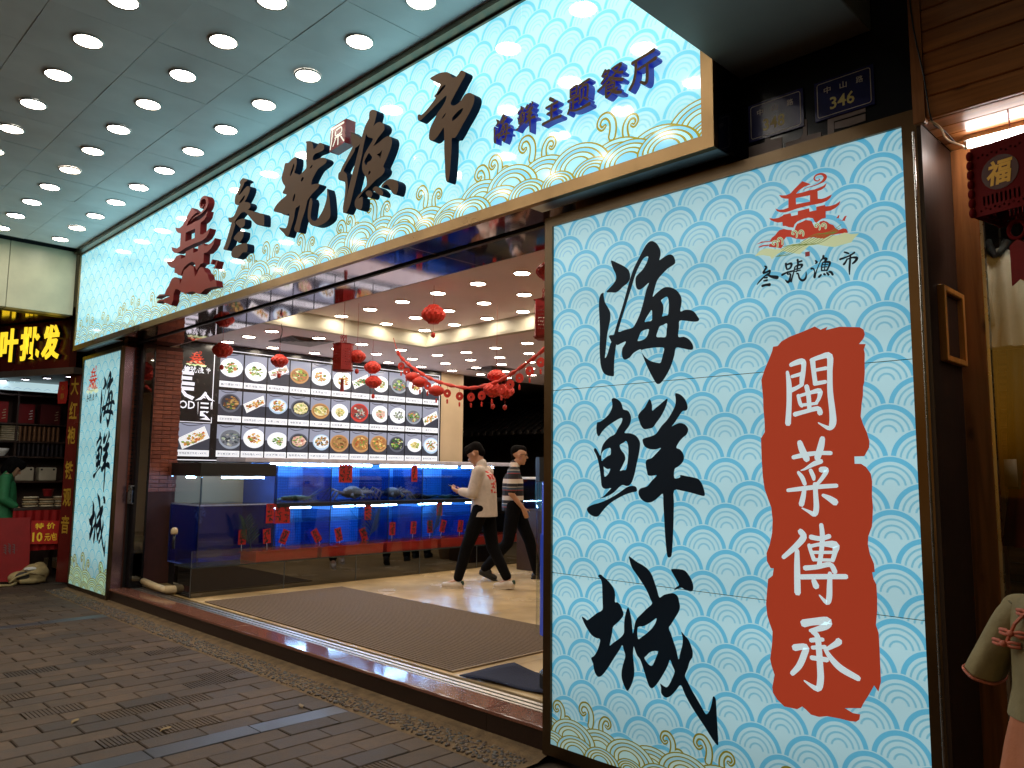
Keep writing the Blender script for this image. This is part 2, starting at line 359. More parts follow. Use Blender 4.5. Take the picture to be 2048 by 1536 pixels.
GLYPH['hai']=('poly',[[[-300,428,-250,402,-191,367,-150,333,-135,294,-138,261,-159,236,-198,218,-227,198,-263,186,-305,194,-348,203,-305,235,-275,260,-258,286,-262,321,-284,364,-298,401]],[[-372,201,-397,195,-412,163,-416,109,-412,29,-408,-50,-408,-129,-411,-197,-408,-266,-399,-335,-375,-385,-339,-407,-297,-416,-282,-412,-281,-374,-278,-307,-269,-241,-260,-194,-248,-197,-207,-185,-177,-179,-183,-197,-205,-223,-211,-256,-205,-290,-184,-308,-144,-296,-115,-271,-81,-255,-47,-249,-36,-283,-20,-322,7,-380,39,-438,73,-490,93,-500,114,-493,136,-472,163,-438,195,-387,222,-318,236,-268,285,-276,336,-291,361,-292,368,-275,357,-247,332,-218,297,-200,255,-195,262,-133,266,-90,309,-94,359,-106,399,-111,416,-101,405,-80,381,-46,351,-28,310,-21,274,-26,282,18,285,53,276,82,250,118,209,145,161,157,123,147,79,122,55,107,71,160,86,200,102,225,135,252,179,282,227,301,240,317,231,351,212,372,180,377,137,362,113,354,122,385,121,423,95,471,62,497,34,500,6,484,-22,451,-63,392,-98,341,-133,270,-169,170,-199,87,-229,14,-259,-59,-274,-100,-283,-119,-313,-118,-325,-128,-305,-165,-313,-183,-325,-216,-344,-262,-362,-278,-356,-232,-349,-174,-339,-107,-325,-51,-312,-4,-312,45,-330,82,-360,130,-372,182],[19,398,-17,391,-50,351,-87,291,-116,219,-146,147,-175,74,-205,2,-229,-63,-239,-103,-183,-95,-125,-90,-104,-78,-79,-44,-50,9,-23,81,2,162,25,209,-14,188,-51,173,-76,184,-87,214,-87,262,-64,287,-30,309,-1,342,16,372],[122,69,138,80,160,89,176,84,184,50,183,4,176,-36,153,-39,129,-41,137,-17,141,10,138,39],[45,15,23,-6,2,-31,-14,-60,11,-60,44,-58,48,-23],[19,-115,-18,-117,-46,-128,-63,-159,-74,-186,-46,-187,-13,-178,8,-158,17,-135],[168,-94,136,-101,109,-108,92,-140,82,-175,118,-182,156,-184,164,-139],[-40,-254,-31,-284,2,-319,41,-341,84,-354,111,-357,122,-335,133,-300,142,-260,96,-250,31,-248]]])
GLYPH['xian']=('poly',[[[-221,500,-188,489,-159,463,-148,430,-138,419,-103,408,-83,375,-82,346,-98,310,-120,287,-134,267,-88,263,-44,246,-17,214,-12,184,-23,125,-40,66,-57,2,-78,-48,-99,-70,-123,-75,-153,-69,-182,-85,-214,-112,-253,-134,-297,-151,-342,-161,-308,-145,-275,-118,-245,-91,-286,-97,-312,-91,-326,-71,-332,-18,-343,44,-357,97,-372,130,-389,157,-382,172,-367,165,-350,141,-334,121,-327,154,-315,189,-288,220,-251,245,-212,262,-187,298,-160,332,-151,361,-171,363,-217,344,-272,316,-317,282,-340,255,-354,253,-366,279,-367,315,-359,344,-337,347,-294,369,-259,397,-236,434,-233,465,-238,490],[-249,169,-279,167,-307,154,-325,132,-325,105,-322,86,-301,101,-273,118,-249,129],[-120,214,-142,204,-171,191,-171,174,-158,152,-137,130,-129,100,-141,74,-159,44,-173,22,-149,27,-125,30,-113,70,-105,130,-106,181],[-307,50,-304,26,-301,-16,-280,-9,-263,9,-252,35,-274,33,-296,42]],[[-39,-95,-49,-78,-75,-73,-112,-80,-144,-97,-198,-129,-264,-161,-331,-186,-387,-200,-427,-214,-451,-233,-439,-257,-410,-275,-376,-282,-348,-274,-320,-245,-286,-213,-242,-182,-188,-154,-134,-131,-81,-115,-44,-108]],[[63,475,44,450,23,421,-8,397,-26,372,-19,346,-6,314,17,288,52,288,88,296,113,324,144,357,174,401,193,442,198,472,170,456,140,436,110,417,84,401,83,431,75,461]],[[254,497,268,500,297,487,325,459,340,426,341,401,328,390,305,387,280,359,251,323,228,298,251,307,284,316,317,308,339,287,343,267,330,243,307,227,278,200,258,166,282,155,305,130,311,98,294,69,266,49,243,33,241,-20,281,-15,284,-1,326,-7,372,-14,409,-24,431,-49,444,-80,451,-115,439,-123,407,-117,352,-105,296,-96,238,-95,235,-174,232,-254,228,-335,222,-415,214,-484,200,-500,183,-494,175,-443,168,-363,163,-266,158,-176,156,-119,132,-132,97,-158,62,-173,27,-173,-4,-157,-24,-132,-27,-107,-13,-89,18,-80,43,-71,74,-39,112,-5,74,-8,46,-4,39,19,31,53,31,82,45,95,75,103,106,128,146,165,106,157,61,160,26,175,10,201,9,222,31,231,77,241,113,257,148,298,193,338,228,382,253,426,258,463]]])
GLYPH['cheng']=('poly',[[[-362,353,-353,365,-334,364,-318,353,-285,335,-252,308,-231,281,-224,248,-226,205,-205,205,-184,191,-168,164,-158,136,-179,104,-211,75,-243,46,-249,11,-260,-32,-269,-73,-244,-54,-206,-28,-174,-2,-156,25,-155,66,-151,108,-139,151,-124,184,-110,163,-97,115,-91,67,-86,29,-77,61,-70,94,-54,125,-24,153,17,191,60,229,48,255,23,301,-11,346,-52,391,-87,429,-103,461,-113,500,-92,493,-51,472,-10,457,30,436,59,406,79,363,98,317,115,273,146,291,185,304,218,309,246,294,255,264,261,233,249,201,220,158,196,123,180,100,195,68,213,24,231,-19,246,-73,259,-30,274,18,276,57,268,91,289,74,316,52,333,20,344,-13,341,-44,322,-73,308,-114,289,-159,307,-190,333,-231,368,-276,403,-321,420,-344,433,-345,451,-319,464,-279,472,-244,481,-239,491,-251,494,-295,496,-346,499,-403,502,-483,500,-499,490,-500,460,-471,418,-422,366,-366,323,-316,287,-266,259,-218,228,-251,199,-283,175,-302,152,-310,133,-304,119,-288,119,-260,113,-238,124,-240,143,-248,162,-248,181,-225,201,-187,217,-147,202,-117,186,-85,173,-114,154,-149,120,-202,90,-243,66,-268,51,-276,34,-269,17,-237,-7,-177,-32,-122,-57,-98,-75,-60,-82,-52,-87,-103,-82,-143,-78,-198,-83,-239,-104,-291,-125,-322,-139,-325,-161,-294,-176,-256,-176,-216,-165,-173,-149,-129,-149,-105,-159,-82,-170,-55,-191,-87,-234,-144,-288,-219,-331,-268,-359,-284,-381,-277,-399,-247,-408,-207,-423,-177,-397,-158,-369,-116,-352,-71,-350,-45,-380,-43,-419,-30,-458,7,-487,45,-502,76,-475,69,-455,60,-424,80,-374,116,-329,143,-327,194,-329,253,-331,304,-340,333],[-49,71,-9,83,31,104,66,129,91,146,87,124,65,89,25,51,-15,21,-48,2],[98,-49,68,-53,39,-66,14,-90,-1,-106,18,-129,38,-142,57,-141,72,-116,88,-82,100,-56]],[[201,447,220,454,253,456,295,452,322,431,345,398,355,365,351,341,334,334,298,339,270,348,223,329,237,348,256,362,238,392,217,421]]])
GLYPH['min']=('str',[[-311,329,38,-291,138,64,-300,-144,64,-324,-415,71],[-255,428,49,-160,457,64,-73,459,67,-67,365,56,-90,236,63,-104,125,48],[-245,257,38,-108,284,45],[-260,60,56,-172,92,45,-94,133,45],[69,464,63,79,315,55,96,147,55],[51,466,48,183,500,55,312,500,73,308,277,62,303,5,65,324,-268,72,324,-430,79,276,-500,54,186,-461,29,123,-422,15],[111,321,37,260,336,44],[86,129,48,244,145,44],[-156,-21,41,-131,-135,45,-104,-173,44],[-147,-31,37,16,5,41,157,23,62,144,-77,44,105,-138,37],[-113,-163,37,114,-148,33],[-28,101,56,-4,-31,55,4,-234,51],[-213,-289,56,-68,-258,48,121,-222,55,155,-287,65]])
GLYPH['cai']=('str',[[-149,454,60,-115,348,77,-56,225,70],[167,500,59,137,379,76,88,241,69],[-247,252,46,-81,286,53,99,307,45,274,305,44],[139,198,52,41,164,52,-88,94,24,-143,76,11],[-180,49,35,-128,-20,52,-94,-107,45],[-7,77,45,26,-1,48,33,-44,35],[135,86,62,205,86,58,177,18,48,94,-86,38,40,-122,28],[-336,-196,39,-132,-168,49,119,-137,48,336,-120,44],[49,-104,52,53,-259,55,56,-413,62,27,-500,58,-52,-469,34,-141,-429,14],[-96,-159,42,-117,-264,56,-148,-378,63],[150,-248,34,235,-288,61,311,-336,74]])
GLYPH['chuan']=('str',[[-173,398,65,-130,326,73,-236,200,65,-425,34,48],[-227,136,52,-234,-100,69,-238,-420,73],[-29,332,55,102,319,51,222,359,50],[119,500,47,129,353,55,107,141,51,67,-52,51],[-55,224,43,-36,151,43,5,38,47],[-56,203,38,99,245,42,293,249,83,289,155,54,254,48,46],[-14,131,34,268,153,33],[-6,37,34,243,51,33],[-121,-83,55,45,-54,51,220,-7,54,280,-95,58],[-181,-206,55,85,-176,55,425,-142,53],[216,-121,46,206,-267,58,194,-434,62,159,-500,50,66,-418,17],[-5,-237,55,26,-307,71]])
GLYPH['cheng2']=('str',[[-293,416,95,-154,458,85,67,500,98,65,442,88,-34,381,70,-196,323,38],[-159,317,61,-87,257,70,-69,74,75,-60,-156,79,-60,-363,83,-113,-500,69,-308,-421,19],[-188,184,52,-89,210,56,-3,223,47],[-167,82,47,29,124,46],[-184,-66,56,47,-57,60],[-444,38,81,-266,78,71,-295,-33,80,-376,-211,76,-494,-350,57],[236,237,83,199,197,69,28,78,37],[28,89,46,119,-33,69,257,-146,82,494,-238,67]])
GLYPH['san']=('str',[[-109,500,61,-20,419,104,-139,265,95,-187,165,113,-4,176,95,155,213,112,105,48,86,-32,7,69],[61,78,78,-147,-38,78,-381,-217,78,-547,-373,44],[15,42,78,192,-75,112,392,-152,163,547,-200,171],[-149,-103,61,10,-109,95],[-176,-251,69,6,-247,104],[-251,-500,130,-68,-478,112,135,-498,155]])
GLYPH['hao']=('str',[[-380,427,96,-365,244,80,-327,137,72],[-361,363,72,-116,378,103,-162,187,79,-327,137,64],[-580,-79,104,-373,-15,79,-86,15,79,-5,20,55],[-289,31,63,-313,-85,63,-172,-110,79,-198,-304,87,-285,-468,119,-424,-345,40],[191,500,95,205,299,87,159,110,71],[207,378,71,388,404,86],[40,171,47,162,228,71,402,224,102,318,81,63],[60,167,63,-8,-59,63,-97,-321,71,-142,-472,87],[77,65,55,278,69,63],[54,-30,47,215,-19,55,315,-17,55],[199,103,47,133,-64,55],[150,-146,71,210,-176,71,263,-382,78,379,-500,94,498,-481,101,573,-357,78,580,-142,31]])
GLYPH['yu']=('str',[[-302,347,66,-244,253,107,-307,203,58],[-522,-8,107,-419,-26,74,-362,-181,49,-391,-425,91],[-372,-470,107,-280,-196,58,-124,148,41,-15,335,57],[93,500,107,69,401,90,-58,260,49],[48,385,74,230,330,123,123,185,65],[62,197,57,-6,3,66,-13,-202,65],[82,193,65,385,137,106,337,-59,81,230,-245,81],[58,74,41,301,50,49],[33,-45,49,256,-65,49],[-13,-202,57,230,-224,65],[184,174,49,129,-206,49],[-146,-487,106,-40,-403,90],[103,-386,98,162,-438,73],[246,-350,81,323,-465,97],[348,-327,81,447,-365,105,522,-500,89]])
GLYPH['shi']=('str',[[-162,500,58,-41,440,73,28,390,51],[256,400,79,131,334,65,-47,277,65,-351,224,88],[-50,186,58,-126,54,80,-200,-24,94],[-51,168,51,161,201,65,351,147,108,276,16,93,169,-55,65],[97,340,65,69,91,79,33,-230,79,22,-500,43]])
GLYPH['zhu']=('str',[[-106,500,178,94,367,156],[-328,167,111,317,222,144],[-261,-122,111,250,-67,133],[-506,-500,156,-17,-456,122,506,-456,156],[6,211,144,-17,-456,144]])
GLYPH['ti']=('str',[[-422,433,100,-422,122,100],[-422,433,89,-111,478,111,-133,122,100],[-400,289,78,-156,311,78],[-411,133,78,-133,144,78],[-533,-11,111,-22,44,111],[-278,11,111,-278,-367,111],[-256,-167,89,-67,-144,100],[-422,-122,89,-444,-344,100,-533,-500,111],[-489,-367,89,-111,-500,100,533,-456,156],[22,433,100,511,500,122],[267,456,100,178,322,89],[67,278,100,67,-167,100],[67,278,89,444,322,111,433,-144,100],[267,211,89,222,-122,89,44,-300,89],[289,-144,89,467,-278,111]])
GLYPH['can']=('str',[[-208,500,94,-333,333,104],[-229,417,83,-42,438,83,-208,229,94,-375,104,83],[-250,312,62,-104,250,73],[63,438,83,438,479,115,250,271,94,21,125,94],[125,375,73,313,229,94,500,167,115],[0,167,104,-229,0,104,-500,-125,104],[0,146,94,250,21,125,500,-83,135],[0,62,83,83,-21,83],[-167,-83,83,167,-63,94,146,-271,83],[-146,-177,62,125,-167,62],[-146,-281,73,146,-271,73],[-146,-83,83,-146,-458,104,42,-396,83],[292,-292,94,104,-375,83],[42,-313,94,271,-438,125,458,-500,115]])
GLYPH['ting']=('str',[[-402,370,130,33,435,109,446,500,152],[-250,391,120,-272,0,120,-359,-304,130,-511,-500,130],[-163,65,109,207,130,109,511,196,152],[185,109,120,185,-326,130,120,-500,141,-76,-391,87]])
LOGO={'roof': [[-310,838,-262,820,-195,806,-128,819,-59,875,-5,914,62,959,126,919,189,879,150,874,85,864,6,832,-42,791,57,786,161,793,238,786,314,793,378,808,427,838,402,783,351,757,287,748,287,632,346,617,409,621,466,639,497,644,471,599,420,567,344,554,255,556,179,561,75,560,-30,559,-123,548,-217,543,-297,562,-351,594,-377,638,-310,605,-242,595,-168,604,-163,742,-224,760,-277,790],[-48,724,171,715,168,619,-47,628]],'body': [[-480,513,-409,487,-327,482,-258,502,-251,514,-137,511,-125,463,-26,460,-20,517,152,520,156,467,259,465,260,516,390,514,396,490,466,480,541,487,590,507,615,520,595,468,539,431,464,410,396,416,395,318,336,319,284,292,252,274,227,298,204,355,134,381,69,379,17,371,-36,357,-77,327,-98,279,-171,302,-223,333,-266,340,-268,403,-343,412,-410,444,-458,478]],'rock': [[-481,149,-445,195,-389,223,-361,257,-319,288,-251,293,-198,268,-126,246,-121,193,-87,225,-65,285,-37,325,42,340,94,354,145,336,183,315,207,252,224,212,270,238,309,280,360,284,409,258,444,218,499,187,528,137,569,97,636,107,684,90,706,30,561,42,463,44,363,14,288,30,213,64,137,74,33,70,-71,104,-149,146,-215,160,-257,116,-259,51,-301,0,-381,29,-497,62,-489,104,-352,103,-365,119,-461,134,-585,150,-706,141,-613,169]],'beak': [[-671,96,-601,109,-503,100,-497,79,-587,88,-658,80]],'birda': [[548,277,577,315,595,314,582,270]],'birdb': [[629,228,667,281,697,281,665,219,682,209,568,235]],'sea': [[-732,-43,-659,24,-560,51,-450,23,-328,-14,-233,6,-126,31,5,11,58,51,162,69,263,41,363,14,438,36,560,23,658,40,752,1,858,-15,785,-73,748,-121,652,-127,505,-141,383,-104,260,-54,133,-47,53,-102,-13,-147,-130,-105,-262,-54,-357,-75,-455,-142,-481,-91,-591,-50,-675,-40]]}
SWIRL=[64,817,5,136,841,10,240,844,15,329,860,23,387,890,46,408,936,51,372,984,33,321,1000,28,270,992,26,244,960,23,255,924,21,293,902,18,325,912,15,313,929,13]
BLOB=[-1589,2053,-1568,2054,-1550,2072,-1514,2088,-1455,2103,-1401,2119,-1377,2102,-1348,2111,-1355,2098,-1298,2105,-1217,2093,-1202,2081,-1198,2062,-1203,2047,-1222,2025,-1196,2022,-1204,2002,-1201,1983,-1203,1952,-1204,1910,-1208,1868,-1213,1853,-1215,1816,-1221,1785,-1227,1733,-1219,1702,-1206,1670,-1197,1634,-1199,1609,-1219,1575,-1258,1574,-1258,1545,-1233,1545,-1214,1532,-1197,1506,-1193,1476,-1196,1420,-1194,1375,-1198,1326,-1201,1301,-1216,1263,-1219,1232,-1213,1195,-1199,1159,-1197,1128,-1207,1125,-1203,1100,-1193,1080,-1192,1031,-1194,982,-1201,927,-1192,898,-1191,844,-1191,778,-1191,718,-1202,679,-1217,699,-1237,662,-1260,624,-1270,604,-1333,591,-1302,579,-1274,580,-1278,560,-1291,549,-1316,546,-1353,547,-1405,545,-1438,535,-1471,537,-1491,552,-1507,561,-1528,546,-1584,545,-1615,567,-1632,590,-1635,612,-1623,664,-1636,701,-1641,726,-1630,794,-1627,841,-1639,872,-1649,904,-1653,951,-1647,1005,-1641,1056,-1620,1072,-1614,1103,-1628,1103,-1644,1131,-1645,1164,-1629,1203,-1617,1251,-1613,1306,-1618,1359,-1632,1397,-1646,1436,-1653,1491,-1656,1559,-1657,1655,-1638,1683,-1638,1728,-1642,1785,-1642,1831,-1648,1912,-1631,1957,-1609,2001,-1594,2034]
GBOX={'hai': (-2.2539, 2.2936, 0.7221, 0.6001), 'xian': (-2.2889, 1.4935, 0.7739, 0.6984), 'cheng': (-2.2834, 0.7041, 0.7739, 0.7768), 'min': (-1.4349, 1.8389, 0.2966, 0.1923), 'cai': (-1.436, 1.4941, 0.3094, 0.2076), 'chuan': (-1.438, 1.143, 0.3076, 0.2615), 'cheng2': (-1.4098, 0.7797, 0.2726, 0.2696), 'san': (-1.6082, 2.3739, 0.088, 0.0963), 'hao': (-1.4838, 2.3713, 0.0941, 0.1092), 'yu': (-1.3617, 2.3695, 0.0883, 0.0922), 'shi': (-1.2509, 2.3644, 0.0977, 0.0686), 'zhu': (0.515, -0.47, 0.9, 0.91), 'ti': (0.5, -0.49, 0.9, 0.96), 'can': (0.5, -0.5, 0.96, 0.96), 'ting': (0.51, -0.5, 0.92, 0.94), 'logo': (-1.4519, 2.4832, 0.2886)}
FASCIA={'san':[[[-6236,3979,-6171,3952,-6151,3935,-6200,3932,-6211,3913,-6246,3886,-6280,3858,-6298,3844,-6254,3849,-6194,3873,-6140,3883,-6108,3872,-6091,3850,-6103,3820,-6125,3795,-6159,3768,-6176,3754,-6119,3737,-6081,3716,-6066,3692,-6089,3674,-6113,3670,-6050,3648,-5988,3621,-5915,3595,-5855,3578,-5828,3561,-5816,3529,-5815,3489,-5822,3470,-5881,3483,-5941,3505,-5991,3537,-6043,3575,-6095,3616,-6135,3646,-6174,3667,-6224,3672,-6272,3657,-6321,3634,-6344,3619,-6383,3621,-6443,3636,-6465,3655,-6475,3686,-6434,3675,-6382,3673,-6352,3687,-6329,3712,-6300,3742,-6282,3756,-6335,3768,-6362,3787,-6366,3825,-6356,3853,-6321,3881,-6292,3910,-6273,3932,-6291,3958],[-6189,3817,-6224,3802,-6266,3782,-6284,3768,-6240,3766,-6198,3783,-6181,3803]],[[-6403,3622,-6344,3612,-6334,3592,-6355,3548,-6386,3500,-6414,3451,-6449,3410,-6463,3394,-6541,3413,-6514,3447,-6480,3495,-6447,3550,-6422,3593]],[[-6331,3611,-6268,3620,-6205,3614,-6161,3601,-6151,3569,-6161,3542,-6197,3535,-6235,3540,-6269,3563,-6303,3585]],[[-6348,3474,-6318,3492,-6270,3509,-6220,3510,-6175,3497,-6166,3472,-6176,3444,-6211,3422,-6247,3411,-6274,3432,-6327,3455]],[[-6380,3348,-6345,3380,-6283,3395,-6183,3392,-6121,3383,-6089,3367,-6080,3336,-6088,3303,-6138,3310,-6174,3308,-6210,3291,-6258,3281,-6323,3295,-6363,3314]]],'hao':[[[-5502,3909,-5459,3898,-5412,3913,-5359,3917,-5334,3897,-5331,3856,-5345,3816,-5359,3789,-5318,3771,-5282,3752,-5236,3761,-5186,3778,-5183,3808,-5192,3854,-5195,3898,-5193,3947,-5195,3979,-5208,3995,-5151,3984,-5116,3964,-5096,3931,-5089,3904,-5056,3904,-5035,3916,-5008,3926,-4969,3911,-4941,3885,-4939,3860,-4960,3851,-5009,3853,-5053,3857,-5085,3848,-5094,3820,-5060,3807,-4994,3804,-4934,3790,-4901,3768,-4895,3752,-4915,3740,-4957,3733,-5011,3724,-5042,3705,-5073,3680,-5094,3656,-5097,3626,-5047,3619,-4992,3605,-4985,3591,-5011,3574,-5054,3561,-5097,3547,-5123,3530,-5145,3517,-5159,3484,-5178,3440,-5209,3392,-5234,3349,-5248,3303,-5270,3295,-5312,3314,-5325,3338,-5300,3382,-5281,3433,-5261,3477,-5257,3507,-5286,3499,-5314,3496,-5329,3462,-5338,3421,-5358,3382,-5379,3350,-5400,3311,-5422,3294,-5453,3306,-5485,3335,-5537,3371,-5564,3399,-5507,3381,-5458,3370,-5436,3387,-5421,3427,-5413,3476,-5442,3473,-5492,3484,-5530,3503,-5543,3518,-5574,3522,-5625,3538,-5665,3556,-5648,3581,-5606,3603,-5546,3621,-5491,3630,-5468,3640,-5481,3649,-5518,3662,-5532,3678,-5503,3699,-5499,3721,-5525,3743,-5553,3783,-5556,3815,-5534,3855,-5519,3896],[-5373,3871,-5389,3853,-5416,3816,-5425,3781,-5402,3787,-5375,3824,-5366,3853],[-5134,3761,-5101,3764,-5094,3780,-5113,3780],[-5234,3723,-5257,3702,-5242,3688,-5212,3705],[-5337,3618,-5357,3603,-5371,3572,-5358,3559,-5340,3574,-5332,3600]],[[-5095,3523,-5111,3508,-5125,3476,-5133,3429,-5132,3386,-5116,3347,-5086,3316,-5046,3296,-4991,3283,-4927,3281,-4864,3290,-4824,3310,-4818,3344,-4824,3392,-4835,3441,-4846,3485,-4864,3525,-4876,3539,-4874,3509,-4876,3469,-4894,3426,-4923,3386,-4964,3354,-5000,3333,-5038,3332,-5072,3349,-5090,3377,-5087,3412,-5079,3452,-5073,3487]]],'yu':[[[-4581,3879,-4588,3860,-4581,3814,-4568,3777,-4541,3748,-4500,3748,-4465,3761,-4451,3778,-4467,3801,-4504,3828,-4546,3853]],[[-4557,3762,-4524,3748,-4539,3720,-4579,3689,-4619,3661,-4649,3635,-4663,3613,-4625,3583,-4611,3537,-4603,3486,-4608,3445,-4624,3395,-4636,3337,-4651,3320,-4655,3330,-4656,3348,-4645,3394,-4637,3440,-4635,3488,-4642,3527,-4675,3548,-4719,3562,-4734,3588,-4727,3617,-4706,3622,-4681,3654,-4641,3685,-4601,3723,-4570,3750]],[[-4361,3957,-4332,3960,-4292,3943,-4276,3917,-4289,3880,-4306,3844,-4334,3823,-4363,3808,-4393,3811,-4403,3785,-4423,3725,-4440,3664,-4462,3605,-4484,3545,-4506,3491,-4528,3437,-4549,3382,-4569,3339,-4593,3309,-4613,3295,-4645,3303,-4654,3317,-4638,3362,-4614,3411,-4592,3465,-4569,3520,-4546,3574,-4523,3622,-4501,3676,-4478,3729,-4459,3778,-4438,3819,-4420,3856,-4397,3884,-4368,3908,-4367,3932]],[[-4306,3838,-4277,3846,-4239,3843,-4200,3819,-4180,3792,-4184,3770,-4216,3751,-4253,3733,-4285,3708,-4303,3690,-4251,3697,-4195,3710,-4149,3713,-4116,3703,-4096,3680,-4092,3650,-4107,3614,-4133,3576,-4159,3544,-4181,3515,-4166,3494,-4170,3472,-4202,3455,-4258,3444,-4305,3427,-4343,3413,-4372,3406,-4411,3395,-4439,3379,-4464,3361,-4424,3366,-4410,3342,-4413,3296,-4434,3275,-4475,3290,-4501,3314,-4508,3346,-4489,3374,-4440,3397,-4392,3420,-4369,3438,-4376,3487,-4407,3524,-4430,3566,-4427,3619,-4405,3666,-4372,3692,-4339,3718,-4311,3745,-4341,3763,-4376,3780,-4393,3808,-4374,3823,-4335,3829],[-4355,3658,-4384,3636,-4407,3610,-4381,3576,-4367,3596,-4333,3598,-4314,3616,-4335,3640],[-4201,3633,-4229,3621,-4259,3619,-4232,3599,-4222,3584,-4213,3599],[-4339,3529,-4326,3512,-4355,3503,-4352,3518]],[[-4376,3386,-4342,3390,-4312,3376,-4297,3355,-4310,3335,-4334,3336,-4365,3361]],[[-4294,3392,-4256,3397,-4217,3375,-4188,3351,-4173,3330,-4186,3313,-4214,3326,-4254,3353,-4283,3372]],[[-4198,3379,-4171,3398,-4126,3409,-4089,3403,-4043,3384,-4011,3356,-4007,3327,-4017,3296,-4034,3284,-4062,3296,-4085,3322,-4109,3354,-4133,3376,-4166,3379,-4179,3366]]],'shi':[[[-3708,3960,-3672,3964,-3620,3963,-3569,3951,-3535,3937,-3510,3914,-3493,3890,-3460,3878,-3432,3891,-3412,3903,-3384,3888,-3371,3871,-3379,3852,-3402,3832,-3426,3807,-3457,3779,-3481,3754,-3501,3733,-3496,3714,-3471,3701,-3439,3701,-3407,3712,-3388,3728,-3368,3737,-3337,3736,-3305,3718,-3289,3694,-3290,3667,-3307,3635,-3334,3605,-3364,3577,-3395,3549,-3418,3523,-3442,3503,-3458,3494,-3486,3500,-3487,3461,-3488,3406,-3493,3352,-3497,3299,-3504,3257,-3515,3232,-3532,3248,-3541,3289,-3545,3345,-3551,3402,-3556,3459,-3556,3515,-3559,3550,-3563,3590,-3583,3580,-3612,3560,-3645,3542,-3679,3541,-3702,3559,-3707,3584,-3699,3622,-3674,3654,-3645,3685,-3625,3706,-3588,3728,-3555,3757,-3543,3790,-3581,3783,-3631,3766,-3682,3748,-3733,3731,-3777,3716,-3808,3711,-3824,3731,-3825,3755,-3810,3757,-3800,3745,-3760,3751,-3709,3774,-3658,3803,-3650,3815,-3663,3828,-3642,3838,-3617,3864,-3607,3886,-3644,3911,-3679,3935],[-3558,3865,-3583,3863,-3616,3846,-3643,3827,-3616,3823,-3582,3840,-3558,3851],[-3549,3681,-3573,3667,-3584,3653,-3565,3658,-3551,3671],[-3386,3658,-3422,3656,-3454,3645,-3482,3631,-3485,3610,-3469,3608,-3437,3617,-3401,3633]]]}
# ================================================================ STREET
def FZ(Y): return lambda x, z, d: (x, Y-d, z)          # planes that face the street
def FX(X): return lambda y, z, d: (X+d, y, z)          # planes that face +x (right)
PAVE = pm('paver_concrete', (.07, .042, .024), .68, 0, .25, 14, .5, 160, rv=.1, rnd=.22)
PAVE2 = pm('paver_concrete_dark', (.057, .035, .022), .64, 0, .3, 14, .5, 160, rv=.12, rnd=.25)
PAVE3 = pm('paver_concrete_warm', (.082, .05, .028), .7, 0, .25, 12, .5, 160, rnd=.2)
SLATE = pm('paver_smooth_grey', (.04, .04, .048), .42, 0, .2, 4, .15, 80)
SANDBED = pm('joint_sand', (.045, .03, .018), .9, 0, .3, 30, .3)
CONC = pm('pebble_bed_mortar', (.15, .095, .045), .85, 0, .35, 14, .7, 60)
g = MB().quad((-60, -60, -.012), (60, -60, -.012), (60, 60, -.012), (-60, 60, -.012)).build('ground', SANDBED); tag(g, kind='structure')
pav = tag(empty('pavement', (-6, 1.5, 0)), kind='structure')
PW, PL = .167, .332
def paver_mesh(ribbed, seed):
    mb = MB(); random.seed(seed); b = .005; hx, hy = PW/2-.0035, PL/2-.0035
    if not ribbed: mb.bev(-hx, hx, -hy, hy, -.03, 0, b)
    else:
        n = 14; vs = []; prof = []
        for i in range(n):
            y0 = lerp(-hy, hy, i/n); y1 = lerp(-hy, hy, (i+.55)/n); y2 = lerp(-hy, hy, (i+1)/n)
            prof += [(y0, 0), (y1, 0), (y1+.002, -.005), (y2-.002, -.005)]
        prof.append((hy, -.004)); prof = [(-hy, -.03)]+prof+[(hy, -.03)]
        k = len(prof)
        mb.add([(-hx, y, z) for y, z in prof]+[(hx, y, z) for y, z in prof], [(i, i+1, k+i+1, k+i) for i in range(k-1)]+[tuple(range(k))[::-1], tuple(range(k, 2*k))])
    return mb
PM = [paver_mesh(False, 1).build('paver', q, fix=True) for q in (PAVE, PAVE2, PAVE3)]+[paver_mesh(True, 2).build('paver', q, fix=True) for q in (PAVE2, PAVE3)]
tmpl = [o.data for o in PM]
for o in PM: bpy.data.objects.remove(o)
random.seed(11)
def camd(x, y):      # view depth of a ground point, and whether it falls in the frame
    dx, dy = x, y; yaw = radians(45); d = -dx*sin(yaw)+dy*cos(yaw); r = dx*cos(yaw)+dy*sin(yaw)
    return d, r
cells = []
X = -3.0; rowi = 0
while X > -14:
    band = abs(X-(-4.285)) < PW*.5 or abs(X-(-8.66)) < PW*.5
    y = 2.925
    first = True
    while y > -1.2:
        L = PL*(1.8 if band else 1)
        if first and not band and rowi % 2: L = PL/2
        first = False
        cx, cyy = X-PW/2, y-L/2
        d, r = camd(cx, cyy)
        if d > 1.5:
            u = 1024+1572*r/d; v = 768+1572*((1.5/d)+math.tan(radians(6.4)))
            vis = -90 < u < 1150 and v < 1620
            cells.append((vis, d, cx, cyy, L, band))
        y -= L
    X -= PW; rowi += 1
cells.sort(key=lambda c: (not c[0], c[1]))
far = MB(); ind = 0
